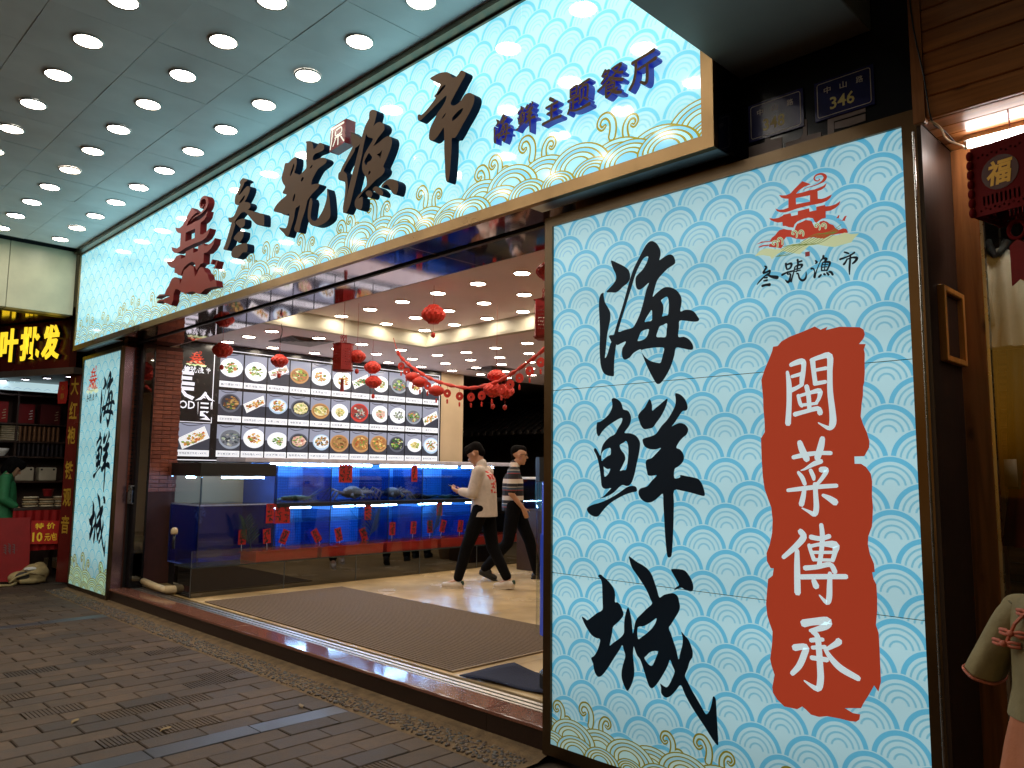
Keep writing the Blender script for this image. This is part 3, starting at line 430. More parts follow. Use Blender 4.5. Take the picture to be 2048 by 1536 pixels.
for vis, d, cx, cyy, L, band in cells:
    dz = random.uniform(-.0025, .0025); full = abs(L-PL) < .01
    if vis and ind < 290:
        if band:
            o = MB().bev(-PW/2+.003, PW/2-.003, -L/2+.003, L/2-.003, -.03, 0, .003).build('paver', SLATE)
        elif full:
            me = random.choices(tmpl, (5, 3, 4, 1.2, 1.2))[0]; o = bpy.data.objects.new('paver', me); COL.objects.link(o)
        else:
            o = MB().bev(-PW/2+.0035, PW/2-.0035, -L/2+.0035, L/2-.0035, -.03, 0, .004).build('paver', random.choice((PAVE, PAVE2)))
        o.location = (cx+6, cyy-1.5, dz); o.rotation_euler = (random.uniform(-.006, .006), random.uniform(-.008, .008), 0); o.parent = pav; ind += 1
    elif -1.2 < cyy and (vis or random.random() < 1):
        far.bev(cx-PW/2+.0035, cx+PW/2-.0035, cyy-L/2+.0035, cyy+L/2-.0035, -.03, dz, .004, 3 if band else random.choice((0, 0, 1, 2)))
tag(far.build('paving_beyond', [PAVE, PAVE2, PAVE3, SLATE], pav), kind='stuff')
# ---- pebble strip along the step
ps = tag(empty('pebble_strip', (-6, 3.07, 0)), kind='structure')
mb = MB(); n = 120
for i in range(n):
    x0, x1 = lerp(-11, -2.9, i/n), lerp(-11, -2.9, (i+1)/n)
    def edge(x): return .012*sin(x*5)+.008*sin(x*13+1)
    for (ya, za), (yb, zb) in zip([(2.925, -.004), (2.96, .004), (3.12, .006), (3.16, .02), (3.222, .028)][:-1], [(2.96, .004), (3.12, .006), (3.16, .02), (3.222, .028)]):
        ea, eb = (lambda q: 0 if q in (2.925, 3.222) else 1)(ya), (lambda q: 0 if q in (2.925, 3.222) else 1)(yb)
        mb.add([(x0, ya+ea*edge(x0), za), (x1, ya+ea*edge(x1), za), (x1, yb+eb*edge(x1), zb), (x0, yb+eb*edge(x0), zb)], [(0, 1, 2, 3)])
mb.build('mortar_bed', CONC, ps, smooth=True)
PEB = [pm('pebble_'+n_, c, .45, 0, .3, 40, .2) for n_, c in (('dark', (.035, .03, .028)), ('brown', (.09, .055, .035)), ('ochre', (.16, .11, .06)), ('grey', (.07, .07, .065)))]
pmesh = []
for k in range(6):
    random.seed(40+k); m_ = MB(); rs = []
    for i in range(5):
        a = -pi/2+pi*i/4; q = max(cos(a), .05)
        rs.append([(q*cos(2*pi*j/8)*random.uniform(.85, 1.1), q*sin(2*pi*j/8)*random.uniform(.85, 1.1), sin(a)) for j in range(8)])
    m_.rings(rs); o = m_.build('pebble', PEB[k % 4], smooth=True); pmesh.append(o.data); bpy.data.objects.remove(o)
random.seed(5); pts_ = []
for i in range(6000):
    x = random.uniform(-11, -2.95); y = random.uniform(2.945, 3.135); r = random.uniform(.009, .018)
    if x > -3.6: r *= 1.05
    ok = True
    for q in pts_[-400:]:
        if (q[0]-x)**2+(q[1]-y)**2 < (q[2]+r)**2*1.35: ok = False; break
    if ok: pts_.append((x, y, r))
pts_.sort(key=lambda p: -p[0]); rest = MB()
for i, (x, y, r) in enumerate(pts_):
    if i < 150:
        o = bpy.data.objects.new('pebble', random.choice(pmesh)); COL.objects.link(o); o.parent = ps
        o.location = (x+6, y-3.07, .004); o.scale = (r, r*random.uniform(.6, .9), .008); o.rotation_euler = (0, 0, random.uniform(0, 3))
    else:
        me = random.choice(pmesh); a = random.uniform(0, 3); ca, sa = cos(a), sin(a); q = random.uniform(.6, .9)
        vs = [(x+(v.co.x*r*ca-v.co.y*r*q*sa), y+(v.co.x*r*sa+v.co.y*r*q*ca), .004+v.co.z*.008) for v in me.vertices]
        rest.add(vs, [tuple(p.vertices) for p in me.polygons], random.randrange(4))
tag(rest.build('pebbles_beyond', PEB, ps, smooth=True), kind='stuff')
# ---- dead leaves on the pavement
LEAF = pm('dry_leaf', (.2, .13, .045), .7, 0, .3, 30)
for (x, y, rz, lab) in ((-5.26, 1.62, .9, 'small yellow dry leaf on the pavers at the left'), (-4.75, 1.95, .5, 'long brown dry leaf lying across the pavers'), (-4.62, 2.75, 1.2, 'small pale leaf near the pebble strip')):
    mb = MB(); L = .05
    vs = [(0, -L, .004)]; n = 6
    for i in range(1, n): t = i/n; w = .016*sin(pi*t)**.8; vs += [(-w, lerp(-L, L, t), .006+.006*sin(3*t)), (w, lerp(-L, L, t), .010+.004*cos(4*t))]
    vs.append((0, L, .008)); fs = [(0, 2, 1)]+[(1+2*i, 2+2*i, 4+2*i, 3+2*i) for i in range(n-2)]+[(2*n-3, 2*n-2, 2*n-1)]
    o = mb.add(vs, fs).build('leaf', LEAF); o.location = (x, y, -.001); o.rotation_euler = (0, 0, rz); tag(o, lab, 'leaf')
# ---- granite step, rails, shop floor
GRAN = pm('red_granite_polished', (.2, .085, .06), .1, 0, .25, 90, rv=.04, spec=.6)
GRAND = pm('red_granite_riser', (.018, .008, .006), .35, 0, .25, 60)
FLOOR = pm('beige_floor_tile', (.62, .45, .24), .24, 0, .1, 2.2, rv=.12, rnd=.05)
st = tag(empty('entrance_step', (-6.2, 3.2, 0)), kind='structure')
xs_ = [-9.58, -8.2, -6.6, -5.0, -3.4, -2.93]
for a, b_ in zip(xs_[:-1], xs_[1:]):
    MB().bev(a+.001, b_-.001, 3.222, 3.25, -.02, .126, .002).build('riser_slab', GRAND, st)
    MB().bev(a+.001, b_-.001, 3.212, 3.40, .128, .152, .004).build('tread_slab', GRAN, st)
MB().box(-9.58, -2.93, 3.25, 3.56, -.02, .127).build('step_core', GRAND, st)
RAIL = pm('satin_rail', (.55, .52, .48), .4, 1, .03, 5, rv=.02)
for y0, y1, m_ in ((3.402, 3.418, RAIL), (3.42, 3.434, BLACK), (3.436, 3.47, RAIL), (3.472, 3.486, BLACK), (3.488, 3.52, RAIL)):
    MB().box(-9.58, -2.93, y0, y1, .128, .153 if m_ is RAIL else .14).build('door_rail', m_, st)
fl = tag(empty('shop_floor', (-6, 6, .15)), kind='structure')
MB().box(-14.5, -1.25, 3.5601, 13, .05, .149).build('floor_slab', pm('grout', (.4, .3, .18), .6), fl)
T = .8
for i in range(9):
    for j in range(7):
        x0 = -9.6+i*T; y0 = 3.561+j*T
        MB().bev(x0+.0014, x0+T-.0014, y0+.0014, y0+T-.0014, .15, .1535, .0008).build('floor_tile', FLOOR, fl)
# ---- ribbed entrance mat
MATC = pm('ribbed_mat_brown', (.15, .1, .06), .85, 0, .25, 60, .4, 200)
mb = MB(); x0, x1, y0, y1 = -7.98, -4.13, 3.6, 5.22; n = 46
for i in range(n):
    a, b_ = lerp(y0, y1, i/n), lerp(y0, y1, (i+.72)/n)
    mb.box(x0+.02, x1-.02, a, b_, .154, .164, 0)
mb.box(x0, x1, y0, y1, .1536, .158, 1)
for a in ((x0, x0+.02, y0, y1), (x1-.02, x1, y0, y1)): mb.box(a[0], a[1], a[2], a[3], .158, .165, 1)
tag(mb.build('entrance_mat', [MATC, pm('mat_backing', (.3, .22, .13), .7)]), 'large brown ribbed entrance mat on the beige floor', 'mat')
NAVY = pm('navy_carpet', (.012, .018, .05), .9, 0, .3, 80, .5, 200)
mb = MB(); vs = []; nx, ny = 14, 8
for j in range(ny+1):
    for i in range(nx+1):
        u, v = i/nx, j/ny; x = lerp(-4.02, -3.2, u)+.12*v; y = lerp(3.56, 3.95, v)+.1*u
        vs.append((x, y, .16+.03*max(0, 1-u*4)*v+.012*sin(5*u+2*v)**2))
mb.add(vs, [(j*(nx+1)+i, j*(nx+1)+i+1, (j+1)*(nx+1)+i+1, (j+1)*(nx+1)+i) for j in range(ny) for i in range(nx)])
o = mb.build('door_mat', NAVY, smooth=True); mo = o.modifiers.new('thick', 'SOLIDIFY'); mo.thickness = .008; mo.offset = 1
tag(o, 'rumpled navy blue door mat beside the ribbed mat', 'mat')
# ================================================================ CANOPY over the pavement
CZ = 4.26
PANEL = pm('canopy_panel_grey', (.82, .83, .84), .4, 0, .1, 2, .06, 8)
can = tag(empty('canopy_ceiling', (-6, 1.2, CZ)), kind='structure')
MB().box(-10.94, -1.76, -1.9, 3.0, CZ+.035, CZ+.1).build('canopy_deck', BLACK, can)
cxs = [-1.57-.635*i for i in range(15)]; cys = [2.69-.617*j for j in range(8)]
random.seed(3)
def canopy_panel():
    mb = MB(); hx, hy = .3155, .3065; a = [random.uniform(-.004, .004) for _ in range(9)]
    n = 2; vs = []
    for j in range(3):
        for i in range(3):
            e = 0 if (i, j) != (1, 1) else 1
            vs.append((lerp(-hx, hx, i/2), lerp(-hy, hy, j/2), a[3*j+i]*(1.6 if e else .5)))
    vs2 = [(x, y, .02) for x, y, z in vs]
    fs = []
    for j in range(2):
        for i in range(2):
            q = [3*j+i, 3*j+i+1, 3*j+i+4, 3*j+i+3]
            fs += ([(q[0], q[2], q[1]), (q[0], q[3], q[2])] if (i+j) % 2 else [(q[0], q[3], q[1]), (q[1], q[3], q[2])])
    ring = [0, 1, 2, 5, 8, 7, 6, 3]
    fs += [(ring[k], ring[(k+1) % 8], ring[(k+1) % 8]+9, ring[k]+9) for k in range(8)]
    return mb.add(vs+vs2, fs)
cps = []
for k in range(5): o = canopy_panel().build('ceiling_panel', PANEL); cps.append(o.data); bpy.data.objects.remove(o)
for x in cxs:
    for y in cys:
        if y > 2.9 or x < -10.75: continue
        o = bpy.data.objects.new('ceiling_panel', random.choice(cps)); COL.objects.link(o); o.parent = can
        o.location = (x+6, y-1.2, random.uniform(-.002, .002)); o.scale = (random.choice((-1, 1)), random.choice((-1, 1)), 1)
# ---- downlights
LAMP = em('lamp_diffuser', (1, .9, .76), 30)
LAMPI = em('shop_lamp_diffuser', (1, .86, .68), 46)
LAMPV = [LAMP, LAMP, em('lamp_diffuser_warm', (1, .86, .68), 24), em('lamp_diffuser_cool', (1, .94, .86), 34)]
RIM = pm('lamp_rim', (.62, .58, .52), .3, .6, .05)
def downlight(r, mat_):
    t = empty('downlight')
    MB().lathe([(r, .004), (r*1.13, 0), (r*1.16, .006), (r*1.12, .016), (r, .012)], n=28, cap=False).build('rim', RIM, t, smooth=True)
    MB().lathe([(.001, .004), (r*.7, .0035), (r*1.0, .006)], n=28, cap=False).build('diffuser', mat_, t)
    return t
ORD = ['first', 'second', 'third', 'fourth', 'fifth', 'sixth', 'seventh', 'eighth', 'ninth', 'tenth', 'eleventh', 'twelfth', 'thirteenth', 'fourteenth', 'fifteenth', 'sixteenth']
D1 = downlight(.082, LAMP); used = False
rown = ['nearest the lit signboard', 'second from the signboard', 'third from the signboard', 'fourth from the signboard', 'fifth from the signboard', 'sixth from the signboard', 'seventh from the signboard', 'eighth from the signboard']
for j, y in enumerate(cys):
    k = 0
    for x in reversed(cxs):
        if x < -10.75: continue
        o = D1 if not used else copy_tree(D1); used = True
        if o is not D1: q_ = [c_ for c_ in o.children if c_.name.startswith('diffuser')][0]; q_.material_slots[0].link = 'OBJECT'; q_.material_slots[0].material = random.choice(LAMPV)
        o.location = (x, y, CZ-.012); tag(o, f'{ORD[k]} canopy downlight from the cream end wall in row {rown[j]}', 'downlight', 'downlights in the grey canopy'); k += 1
# ---- cream end wall of the canopy and the lower ceiling beyond it
CREAM = pm('cream_wall_panel', (.62, .56, .37), .35, 0, .12, 3, .05, 20)
ew = tag(empty('canopy_end_wall', (-10.95, 1.5, 3.43)), kind='structure')
ys_ = [3.02, 2.28, 1.54, .8, .06, -.68, -1.42]
for a, b_ in zip(ys_[:-1], ys_[1:]): MB().bev(-11.1, -10.95, b_+.004, a-.004, 3.43, 4.255, .004).build('wall_panel', CREAM, ew)
MB().box(-11.3, -10.98, -2, 3.03, 3.44, 4.5).build('wall_core', BLACK, ew)
# ---- lowered soffit box and black wall between the two shops
DSOF = pm('grey_soffit', (.34, .31, .26), .45, 0, .08, 3)
bx = MB().bev(-1.755, -1.15, -.6, 3.275, 3.365, 3.9, .004).build('lowered_soffit', DSOF); tag(bx, kind='structure')
bw = tag(empty('black_wall', (-1.35, 3.28, 2.9)), kind='structure')
MB().box(-1.85, -.95, 3.282, 3.4, 2.6, 4.4).build('wall_cladding', BLACKGL, bw)
MB().box(-1.767, -1.757, 3.262, 3.2815, 2.95, 3.36).build('cable_trunk', BLACKGL, bw)
GREYL = pm('faded_grey_letter', (.22, .19, .2), .5)
for q in ([(-1.722, 3.023), (-1.641, 3.022), (-1.641, 3.043), (-1.621, 3.046), (-1.613, 3.026), (-1.558, 3.022), (-1.56, 2.95), (-1.723, 2.95)],
          [(-1.457, 3.072), (-1.442, 3.07), (-1.441, 2.994), (-1.38, 2.991), (-1.378, 2.96), (-1.542, 2.96), (-1.542, 2.99), (-1.475, 2.99), (-1.459, 3.009)],
          [(-1.348, 3.04), (-1.187, 3.037), (-1.187, 3.02), (-1.322, 3.021), (-1.323, 2.97), (-1.35, 2.97)], [(-1.318, 3.014), (-1.188, 3.012), (-1.189, 2.982), (-1.257, 2.979), (-1.319, 2.986)]):
    MB().poly([q], FZ(3.282), .0, .004).build('letter', GREYL, bw, fix=True)
PLB = pm('plate_blue_enamel', (.012, .016, .12), .22, 0, .1, 8)
for (x0, x1, z0, z1, num, lab) in ((-1.705, -1.463, 3.05, 3.208, '348', 'left blue house number plate, numbered 348, lower on the black wall'), (-1.388, -1.158, 3.05, 3.206, '346', 'right blue plate numbered 346 beside the pine edge board')):
    r = thing('number_plate', lab, 'sign', ((x0+x1)/2, 3.275, z0))
    MB().bev(x0-.012, x1+.012, 3.272, 3.2805, z0-.012, z1+.012, .002).build('plate', PLB, r)
    mb = MB(); f = FZ(3.272); w = .003; c = (.55, .55, .55); rr = .012; lp = []; lq = []
    for (cx_, cz_, a0) in ((x1-rr, z1-rr, 0), (x0+rr, z1-rr, 90), (x0+rr, z0+rr, 180), (x1-rr, z0+rr, 270)):
        for k in range(5):
            a = radians(a0+22.5*k); lp.append((cx_+rr*cos(a), cz_+rr*sin(a))); lq.append((cx_+(rr-w)*cos(a), cz_+(rr-w)*sin(a)))
    k = len(lp); mb.add([f(*p, .001) for p in lp+lq], [(i, (i+1) % k, k+(i+1) % k, k+i) for i in range(k)], 0, c)
    W_ = x1-x0
    for s_, fx in (('中', .2), ('山', .5), ('路', .8)): text(mb, s_, x0+W_*fx, z1-.038, .03, .03, f, .001, c=c, bold=.012)
    text(mb, num, x0+W_*.47, z0+.052, .105, .056, f, .001, c=(.6, .55, .2), bold=.018)
    mb.build('lettering', PRINT, r)
# ================================================================ BIG FASCIA SIGN
YF = 3.05
FAS = seigaiha('fascia_backlit_acrylic', 1.0, (.50, .95, 1.0), (.20, .76, .96), (.30, .78, .90), patch=.14, coat=1, bands=.3)
fs_ = thing('fascia_sign', 'long backlit cyan signboard with wave pattern across the shop front', 'signboard', (-6.3, 3.05, 2.965))
jx = [-10.86, -8.9, -6.93, -4.96, -3.0, -1.825]
for a, b_ in zip(jx[:-1], jx[1:]):
    MB().box(a+.0012, b_-.0012, 3.052, 3.058, 3.03, 4.2).build('acrylic_panel', FAS, fs_)
MB().box(-10.89, -1.768, 3.075, 3.27, 2.975, 4.25).build('sign_box', BLACK, fs_)
def frame_bars(x0, x1, z0, z1, y0, y1, wl, wr, wb, wt, mat_, par, name='frame_bar', yb=None):
    for q, nm in (([(x0, z0), (x1, z0), (x1-wr, z0+wb), (x0+wl, z0+wb)], 'b'), ([(x0, z1), (x1, z1), (x1-wr, z1-wt), (x0+wl, z1-wt)], 't'),
              ([(x0, z0), (x0+wl, z0+wb), (x0+wl, z1-wt), (x0, z1)], 'l'), ([(x1, z0), (x1-wr, z0+wb), (x1-wr, z1-wt), (x1, z1)], 'r')):
        MB().poly([q], FZ(y1), 0, y1-y0).build(name, BRONZE_D if (nm == 't' and mat_ is BRONZE and par is fs_) else mat_, par, fix=True)
frame_bars(-10.9, -1.763, 2.965, 4.255, 3.035, 3.074, .045, .062, .066, .055, BRONZE, fs_)
MB().box(-10.9, -1.763, 2.965, 3.034, 4.215, 4.252).build('top_gutter', BRONZE_D, fs_)
MB().box(-1.765, -1.7605, 3.074, 3.2815, 2.968, 4.25).build('end_cheek', BLACKGL, fs_)
def curl(mb, x, z, s, f, d, flip=1, w=.3, cg=None, cp=None, gm=0, pmi=1, lw=.014):
    p = [(0, 0, 1), (.06, .3, .95), (.02, .62, .85), (-.2, .88, .75), (-.48, .86, .62), (-.6, .62, .5), (-.45, .44, .4), (-.3, .52, .3)]
    q = [(x+flip*a*s, z+b*s, c_*w*s) for a, b, c_ in p]
    stroke_quads(mb, [(a, b, c_+lw) for a, b, c_ in q], f, d, m=gm, c=cg, k=5)
    stroke_quads(mb, [(a, b, max(c_-lw, .004)) for a, b, c_ in q], f, d+.0004, m=pmi, c=cp, k=5)
def hump(mb, cx, cz, r, f, d, cg, cp, gm, pmi, n=5, ex=1.45, lw=.011, zmin=None):
    zmin = cz-r if zmin is None else zmin
    for i in range(n):
        R = r*(1-.185*i)
        for dr, mi, cc, dd in ((0, gm, cg, 0), (-lw, pmi, cp[i % len(cp)], .0003)):
            q = []; rr = R+dr
            for k in range(19):
                a = pi*(1.0-k/18); x = cx+ex*rr*cos(a)+.12*rr*(1-sin(a)); z = cz+rr*sin(a)**1.2 if sin(a) > 0 else cz
                q.append((x, max(z, zmin)))
            q += [(q[-1][0], zmin), (q[0][0], zmin)]
            mb.poly([q], f, d+dd+i*.0007, None, mi, cc)
def wave_band(x0, x1, z0, f, s, cp, cg, period=1.5, seed=2):
    """gold-lined sea: humps in front of one another and curling crests, repeating like the printed border"""
    mb = MB(); x = x0; i = 0; random.seed(seed); d = .0012
    crest = []
    while x < x1+.25*s:
        ph = ((x-x0)/s % period)/period
        h = .17+.05*sin(2*pi*ph)+.02*sin(4*pi*ph+1)
        hump(mb, x, z0+(h-.1)*s*.75, .125*s, f, d+(i % 2)*.004, cg, cp, 0, 1, n=4, ex=1.65, zmin=z0, lw=.0075*s)
        x += .25*s; i += 1
    x = x0+.07*s; i = 0
    while x < x1+.2*s:
        ph = ((x-x0)/s % (period*.7))/(period*.7)
        hump(mb, x, z0, (.092+.02*sin(2*pi*ph))*s, f, d+.009+(i % 3)*.004, cg, cp[1:]+cp[:1], 0, 1, n=4, ex=1.7, zmin=z0, lw=.0075*s)
        x += .23*s; i += 1
    k = 0; x = x0+.1*s
    while x < x1:
        for (dx, dz, sc, fl) in ((-.05, .13, .15, 1), (.06, .18, .13, 1), (.14, .11, .11, 1), (.32, .2, .15, 1), (.42, .17, .12, -1), (.88, .16, .14, 1), (.97, .13, .11, -1)):
            if x+dx*s < x1-.05 and x+dx*s > x0+.05: q_ = MB(); curl(q_, x+dx*s, z0+dz*s, sc*s, f, .0004, fl, cg=cg, cp=cp[0], lw=.012*s); crest.append(q_)
        x += period*s; k += 1
    return mb, crest
F = FZ(3.052)
mb, cr_ = wave_band(-10.83, -1.86, 3.031, F, 1.0, [(.42, .84, .95), (.26, .7, .92), (.5, .9, .96)], None)
for q, nm in [(c_, 'wave_crest_print') for c_ in cr_]+[(mb, 'wave_print')]:
    # clip to the sheet
    q.v = [(min(max(x, -10.853), -1.827), y, max(z, 3.031)) for x, y, z in q.v]
    q.build(nm, [GOLDLINE, PRINT_LIT], fs_)
# raised letters
FL = FZ(3.05)
def raised(nm, gl, cx, cz, h, d0, d1, mf, ms, wm, par, sx=1):
    mb = MB(); glyph(mb, gl, cx, cz, h, FL, d0, d1, 0, None, wm, sx)
    o = mb.build(nm, [mf, ms], par, fix=True)
    for p in o.data.polygons: p.material_index = 0 if p.normal.y < -.9 else 1
    return o
for gl in ('san', 'hao', 'yu', 'shi'):
    mb = MB()
    for i_, comp in enumerate(FASCIA[gl]):
        mb.poly([catmull([(l[j]/1000, l[j+1]/1000) for j in range(0, len(l), 2)], 2) for l in comp], FL, .035, .095+i_*.0006)
    o = mb.build('letter', [LETTER_F, LETTER_S], fs_, fix=True)
    for p in o.data.polygons: p.material_index = 0 if p.normal.y < -.9 else 1
GLOWB = em('letter_side_led_blue', (.03, .04, 1), .16, (.015, .02, .2))
for gl, cx, cz, h in (('hai', -3.085, 3.445, .172), ('xian', -2.90, 3.445, .175), ('zhu', -2.705, 3.435, .128), ('ti', -2.515, 3.44, .138), ('can', -2.31, 3.445, .155), ('ting', -2.115, 3.44, .15)):
    raised('small_letter', gl, cx, cz, h, .015, .06, LETTER_F, GLOWB, .95, fs_)
def logo(cx, z0, h, f, par, names, d0, d1, mf, ms=None, nm='logo', sea=None, cc=None, sx=1):
    for i, n_ in enumerate(names):
        mb = MB()
        loops = [[(cx+l[j]*h*sx/1000, z0+l[j+1]*h/1000) for j in range(0, len(l), 2)] for l in LOGO[n_]]
        mb.poly(loops, f, d0, d1, 0, cc)
        if n_ == 'roof':
            stroke_quads(mb, [(cx+SWIRL[j]*h*sx/1000, z0+SWIRL[j+1]*h/1000, SWIRL[j+2]*h/1000) for j in range(0, len(SWIRL), 3)], f, d0 if d1 else d0+.0003, d1 and d1+.0006, 0, cc)
        o = mb.build(nm, [mf]+([ms] if ms else []), par, fix=True)
        if ms:
            for p in o.data.polygons: p.material_index = 0 if p.normal.y < -.9 else 1
logo(-7.33, 3.07, .93, FL, fs_, ('roof', 'body', 'rock', 'beak', 'birda', 'birdb'), .035, .095, PAGODA_F, PAGODA_S, 'pagoda_relief', sx=1.06)
# little red seal
mb = MB(); mb.poly([[(-4.84, 3.8), (-4.64, 3.815), (-4.63, 3.99), (-4.83, 3.98)]], FL, .03, .11, 0)
sl = mb.build('seal', pm('seal_red', (.2, .02, .025), .25), fs_, fix=True)
mb = MB()
for s_ in ([(-4.82, 3.965, .016), (-4.66, 3.97, .016)], [(-4.8, 3.95, .014), (-4.81, 3.88, .014), (-4.825, 3.815, .012)], [(-4.75, 3.94, .012), (-4.69, 3.945, .012), (-4.69, 3.905, .012), (-4.76, 3.9, .012), (-4.76, 3.93, .012)],
           [(-4.725, 3.89, .013), (-4.725, 3.825, .013)], [(-4.76, 3.875, .012), (-4.79, 3.83, .01)], [(-4.69, 3.875, .012), (-4.65, 3.83, .012)], [(-4.77, 3.885, .01), (-4.68, 3.888, .01)]):
    stroke_quads(mb, s_, FL, .1105+.0003*len(mb.f) % .002, c=(.9, .88, .75))
mb.build('seal_carving', PRINT_LIT, sl)
# ================================================================ RIGHT LIGHTBOX
PRINT_R = printed('lightbox_print', .5, .45, .2)
GOLD_R = em('gold_line_print_dim', (.22, .2, .02), .45, (.16, .14, .02), .1)
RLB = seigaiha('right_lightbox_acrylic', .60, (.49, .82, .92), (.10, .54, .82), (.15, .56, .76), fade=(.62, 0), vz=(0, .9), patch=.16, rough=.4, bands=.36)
rl = thing('light_box', 'tall backlit sign with dark calligraphy and a red seal panel, right of the entrance', 'sign', (-1.95, 3.2, .03))
for za, zb in ((.09, .964), (.968, 1.944), (1.948, 2.872)): MB().box(-2.875, -1.02, 3.2, 3.206, za, zb).build('acrylic_panel', RLB, rl)
frame_bars(-2.93, -.965, .03, 2.928, 3.185, 3.222, .055, .055, .06, .056, BRONZE2, rl)
MB().box(-2.925, -.972, 3.2225, 3.278, .035, 2.922).build('sign_box', BRONZE_D, rl)
F2 = FZ(3.2)
for gl in ('hai', 'xian', 'cheng'):
    cx, cz, h, w_ = GBOX[gl]; mb = MB(); glyph(mb, gl, cx, cz, h, F2, .001); mb.build('calligraphy', INK, rl)
mb = MB(); mb.poly([[(BLOB[i]/1000, BLOB[i+1]/1000) for i in range(0, len(BLOB), 2)]], F2, .001, c=(.52, .06, .025))
sb = mb.build('red_brush_panel', PRINT_R, rl)
for gl in ('min', 'cai', 'chuan', 'cheng2'):
    cx, cz, h, w_ = GBOX[gl]; mb = MB(); glyph(mb, gl, cx, cz, h, F2, .0018, c=(.85, 1.05, 1.12), wm=1.22); mb.build('white_calligraphy', PRINT_R, sb)
def flat_logo(par, cx, z0, h, f, prt, k=1.0, dark=False, sx=1):
    red = (.62*k, .06*k, .03*k)
    mb = MB()
    for i, n_ in enumerate(('roof', 'body', 'rock', 'beak', 'birda', 'birdb')):
        mb.poly([[(cx+l[j]*h*sx/1000, z0+l[j+1]*h/1000) for j in range(0, len(l), 2)] for l in LOGO[n_]], f, .0012, None, 0, red)
    stroke_quads(mb, [(cx+SWIRL[j]*h*sx/1000, z0+SWIRL[j+1]*h/1000, SWIRL[j+2]*h/1000) for j in range(0, len(SWIRL), 3)], f, .0015, c=red)
    l = LOGO['sea'][0]; mb.poly([[(cx+l[j]*h*sx/1000, z0+l[j+1]*h/1000) for j in range(0, len(l), 2)]], f, .0018, None, 0, (.75*k, .85*k, .5*k))
    random.seed(4)
    for r_ in range(7):
        y = -.03+.022*r_
        p = [(cx+(lerp(-.52, .62, t/9)+.02*r_)*h*sx, z0+(y-.13+.2*t/9+.025*sin(t*1.7+r_))*h, .007*h) for t in range(1, 9)]
        stroke_quads(mb, p, f, .0021+.00015*r_, c=(.22*k, .3*k, .06*k))
    for (a, b_, s_) in ((-.36, .02, .13), (-.28, .06, .12), (-.05, .12, .12), (.05, .12, .1), (.3, .16, .11), (.39, .16, .09)):
        q = [(0, 0), (.06, .3), (0, .62), (-.25, .85), (-.5, .8), (-.55, .55), (-.35, .45)]
        stroke_quads(mb, [(cx+(a+x*s_)*h*sx, z0+(b_+y*s_)*h, .03*h) for x, y in q], f, .0034, c=(.8*k, .9*k, .6*k))
        stroke_quads(mb, [(cx+(a+x*s_)*h*sx, z0+(b_+y*s_)*h, .009*h) for x, y in q], f, .0037, c=(.2*k, .3*k, .08*k))
    return mb.build('logo_print', prt, par)
lx, lz, lh = GBOX['logo']; flat_logo(rl, lx, lz, lh, F2, PRINT_R, 1)
mb = MB()
for gl in ('san', 'hao', 'yu', 'shi'): cx, cz, h, w_ = GBOX[gl]; glyph(mb, gl, cx, cz, h, F2, .0012, wm=1.1)
mb.build('name_print', INK, rl)
mb = MB(); mb.poly([[(-1.432, 2.425), (-1.412, 2.425), (-1.412, 2.445), (-1.432, 2.445)]], F2, .0012, c=(.3, .05, .05)); mb.build('stamp_print', PRINT_R, rl)
for (xa, xb, sd) in ((-2.87, -2.42, 2), (-2.2, -1.03, 5)):
    mb, cr_ = wave_band(xa-.05, xb, .09, F2, .72, [(.4, .62, .6), (.3, .55, .62), (.45, .62, .55)], None, seed=sd)
    for q, nm in [(c_, 'wave_crest_print') for c_ in cr_]+[(mb, 'wave_print')]:
        q.v = [(min(max(x, -2.874), -1.021), y, max(z, .0905)) for x, y, z in q.v]; q.build(nm, [GOLD_R, PRINT_R], rl)
# ================================================================ LEFT LIGHTBOX
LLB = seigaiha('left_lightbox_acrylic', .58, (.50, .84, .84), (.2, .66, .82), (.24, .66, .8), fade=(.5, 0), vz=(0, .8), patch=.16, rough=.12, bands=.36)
ll = thing('light_box', 'narrow backlit sign with vertical calligraphy, left of the entrance beside the tea shop', 'sign', (-10.3, 3.2, .03))
for za, zb in ((.075, .965), (.967, 1.945), (1.947, 2.868)): MB().box(-10.95, -9.625, 3.2, 3.206, za, zb).build('acrylic_panel', LLB, ll)
frame_bars(-10.99, -9.578, .03, 2.915, 3.185, 3.222, .04, .046, .046, .046, BRONZE2, ll)
MB().box(-10.985, -9.583, 3.2225, 3.33, .035, 2.91).build('sign_box', pm('lilac_steel', (.34, .25, .32), .22, .9, .2, 3), ll)
for gl, cx, cz, h in (('hai', -10.0, 2.313, .68), ('xian', -10.06, 1.577, .72), ('cheng', -10.07, .845, .72)):
    mb = MB(); glyph(mb, gl, cx, cz, h, F2, .001, sx=.88); mb.build('calligraphy', INK, ll)
flat_logo(ll, -10.6, 2.46, .3, F2, printed('left_lightbox_print', .6, .08), 1)
mb = MB()
for i, gl in enumerate(('san', 'hao', 'yu', 'shi')): glyph(mb, gl, -10.74+.105*i, 2.375, .085, F2, .0012, wm=1.1)
mb.build('name_print', INK, ll)
mb, cr_ = wave_band(-10.95, -9.63, .076, F2, 1.15, [(.38, .6, .42), (.3, .52, .45), (.42, .6, .4)], None, period=.95, seed=9)
for q, nm in [(c_, 'wave_crest_print') for c_ in cr_]+[(mb, 'wave_print')]:
    q.v = [(min(max(x, -10.949), -9.626), y, max(z, .0755)) for x, y, z in q.v]; q.build(nm, [GOLD_R, MATS['left_lightbox_print']], ll)
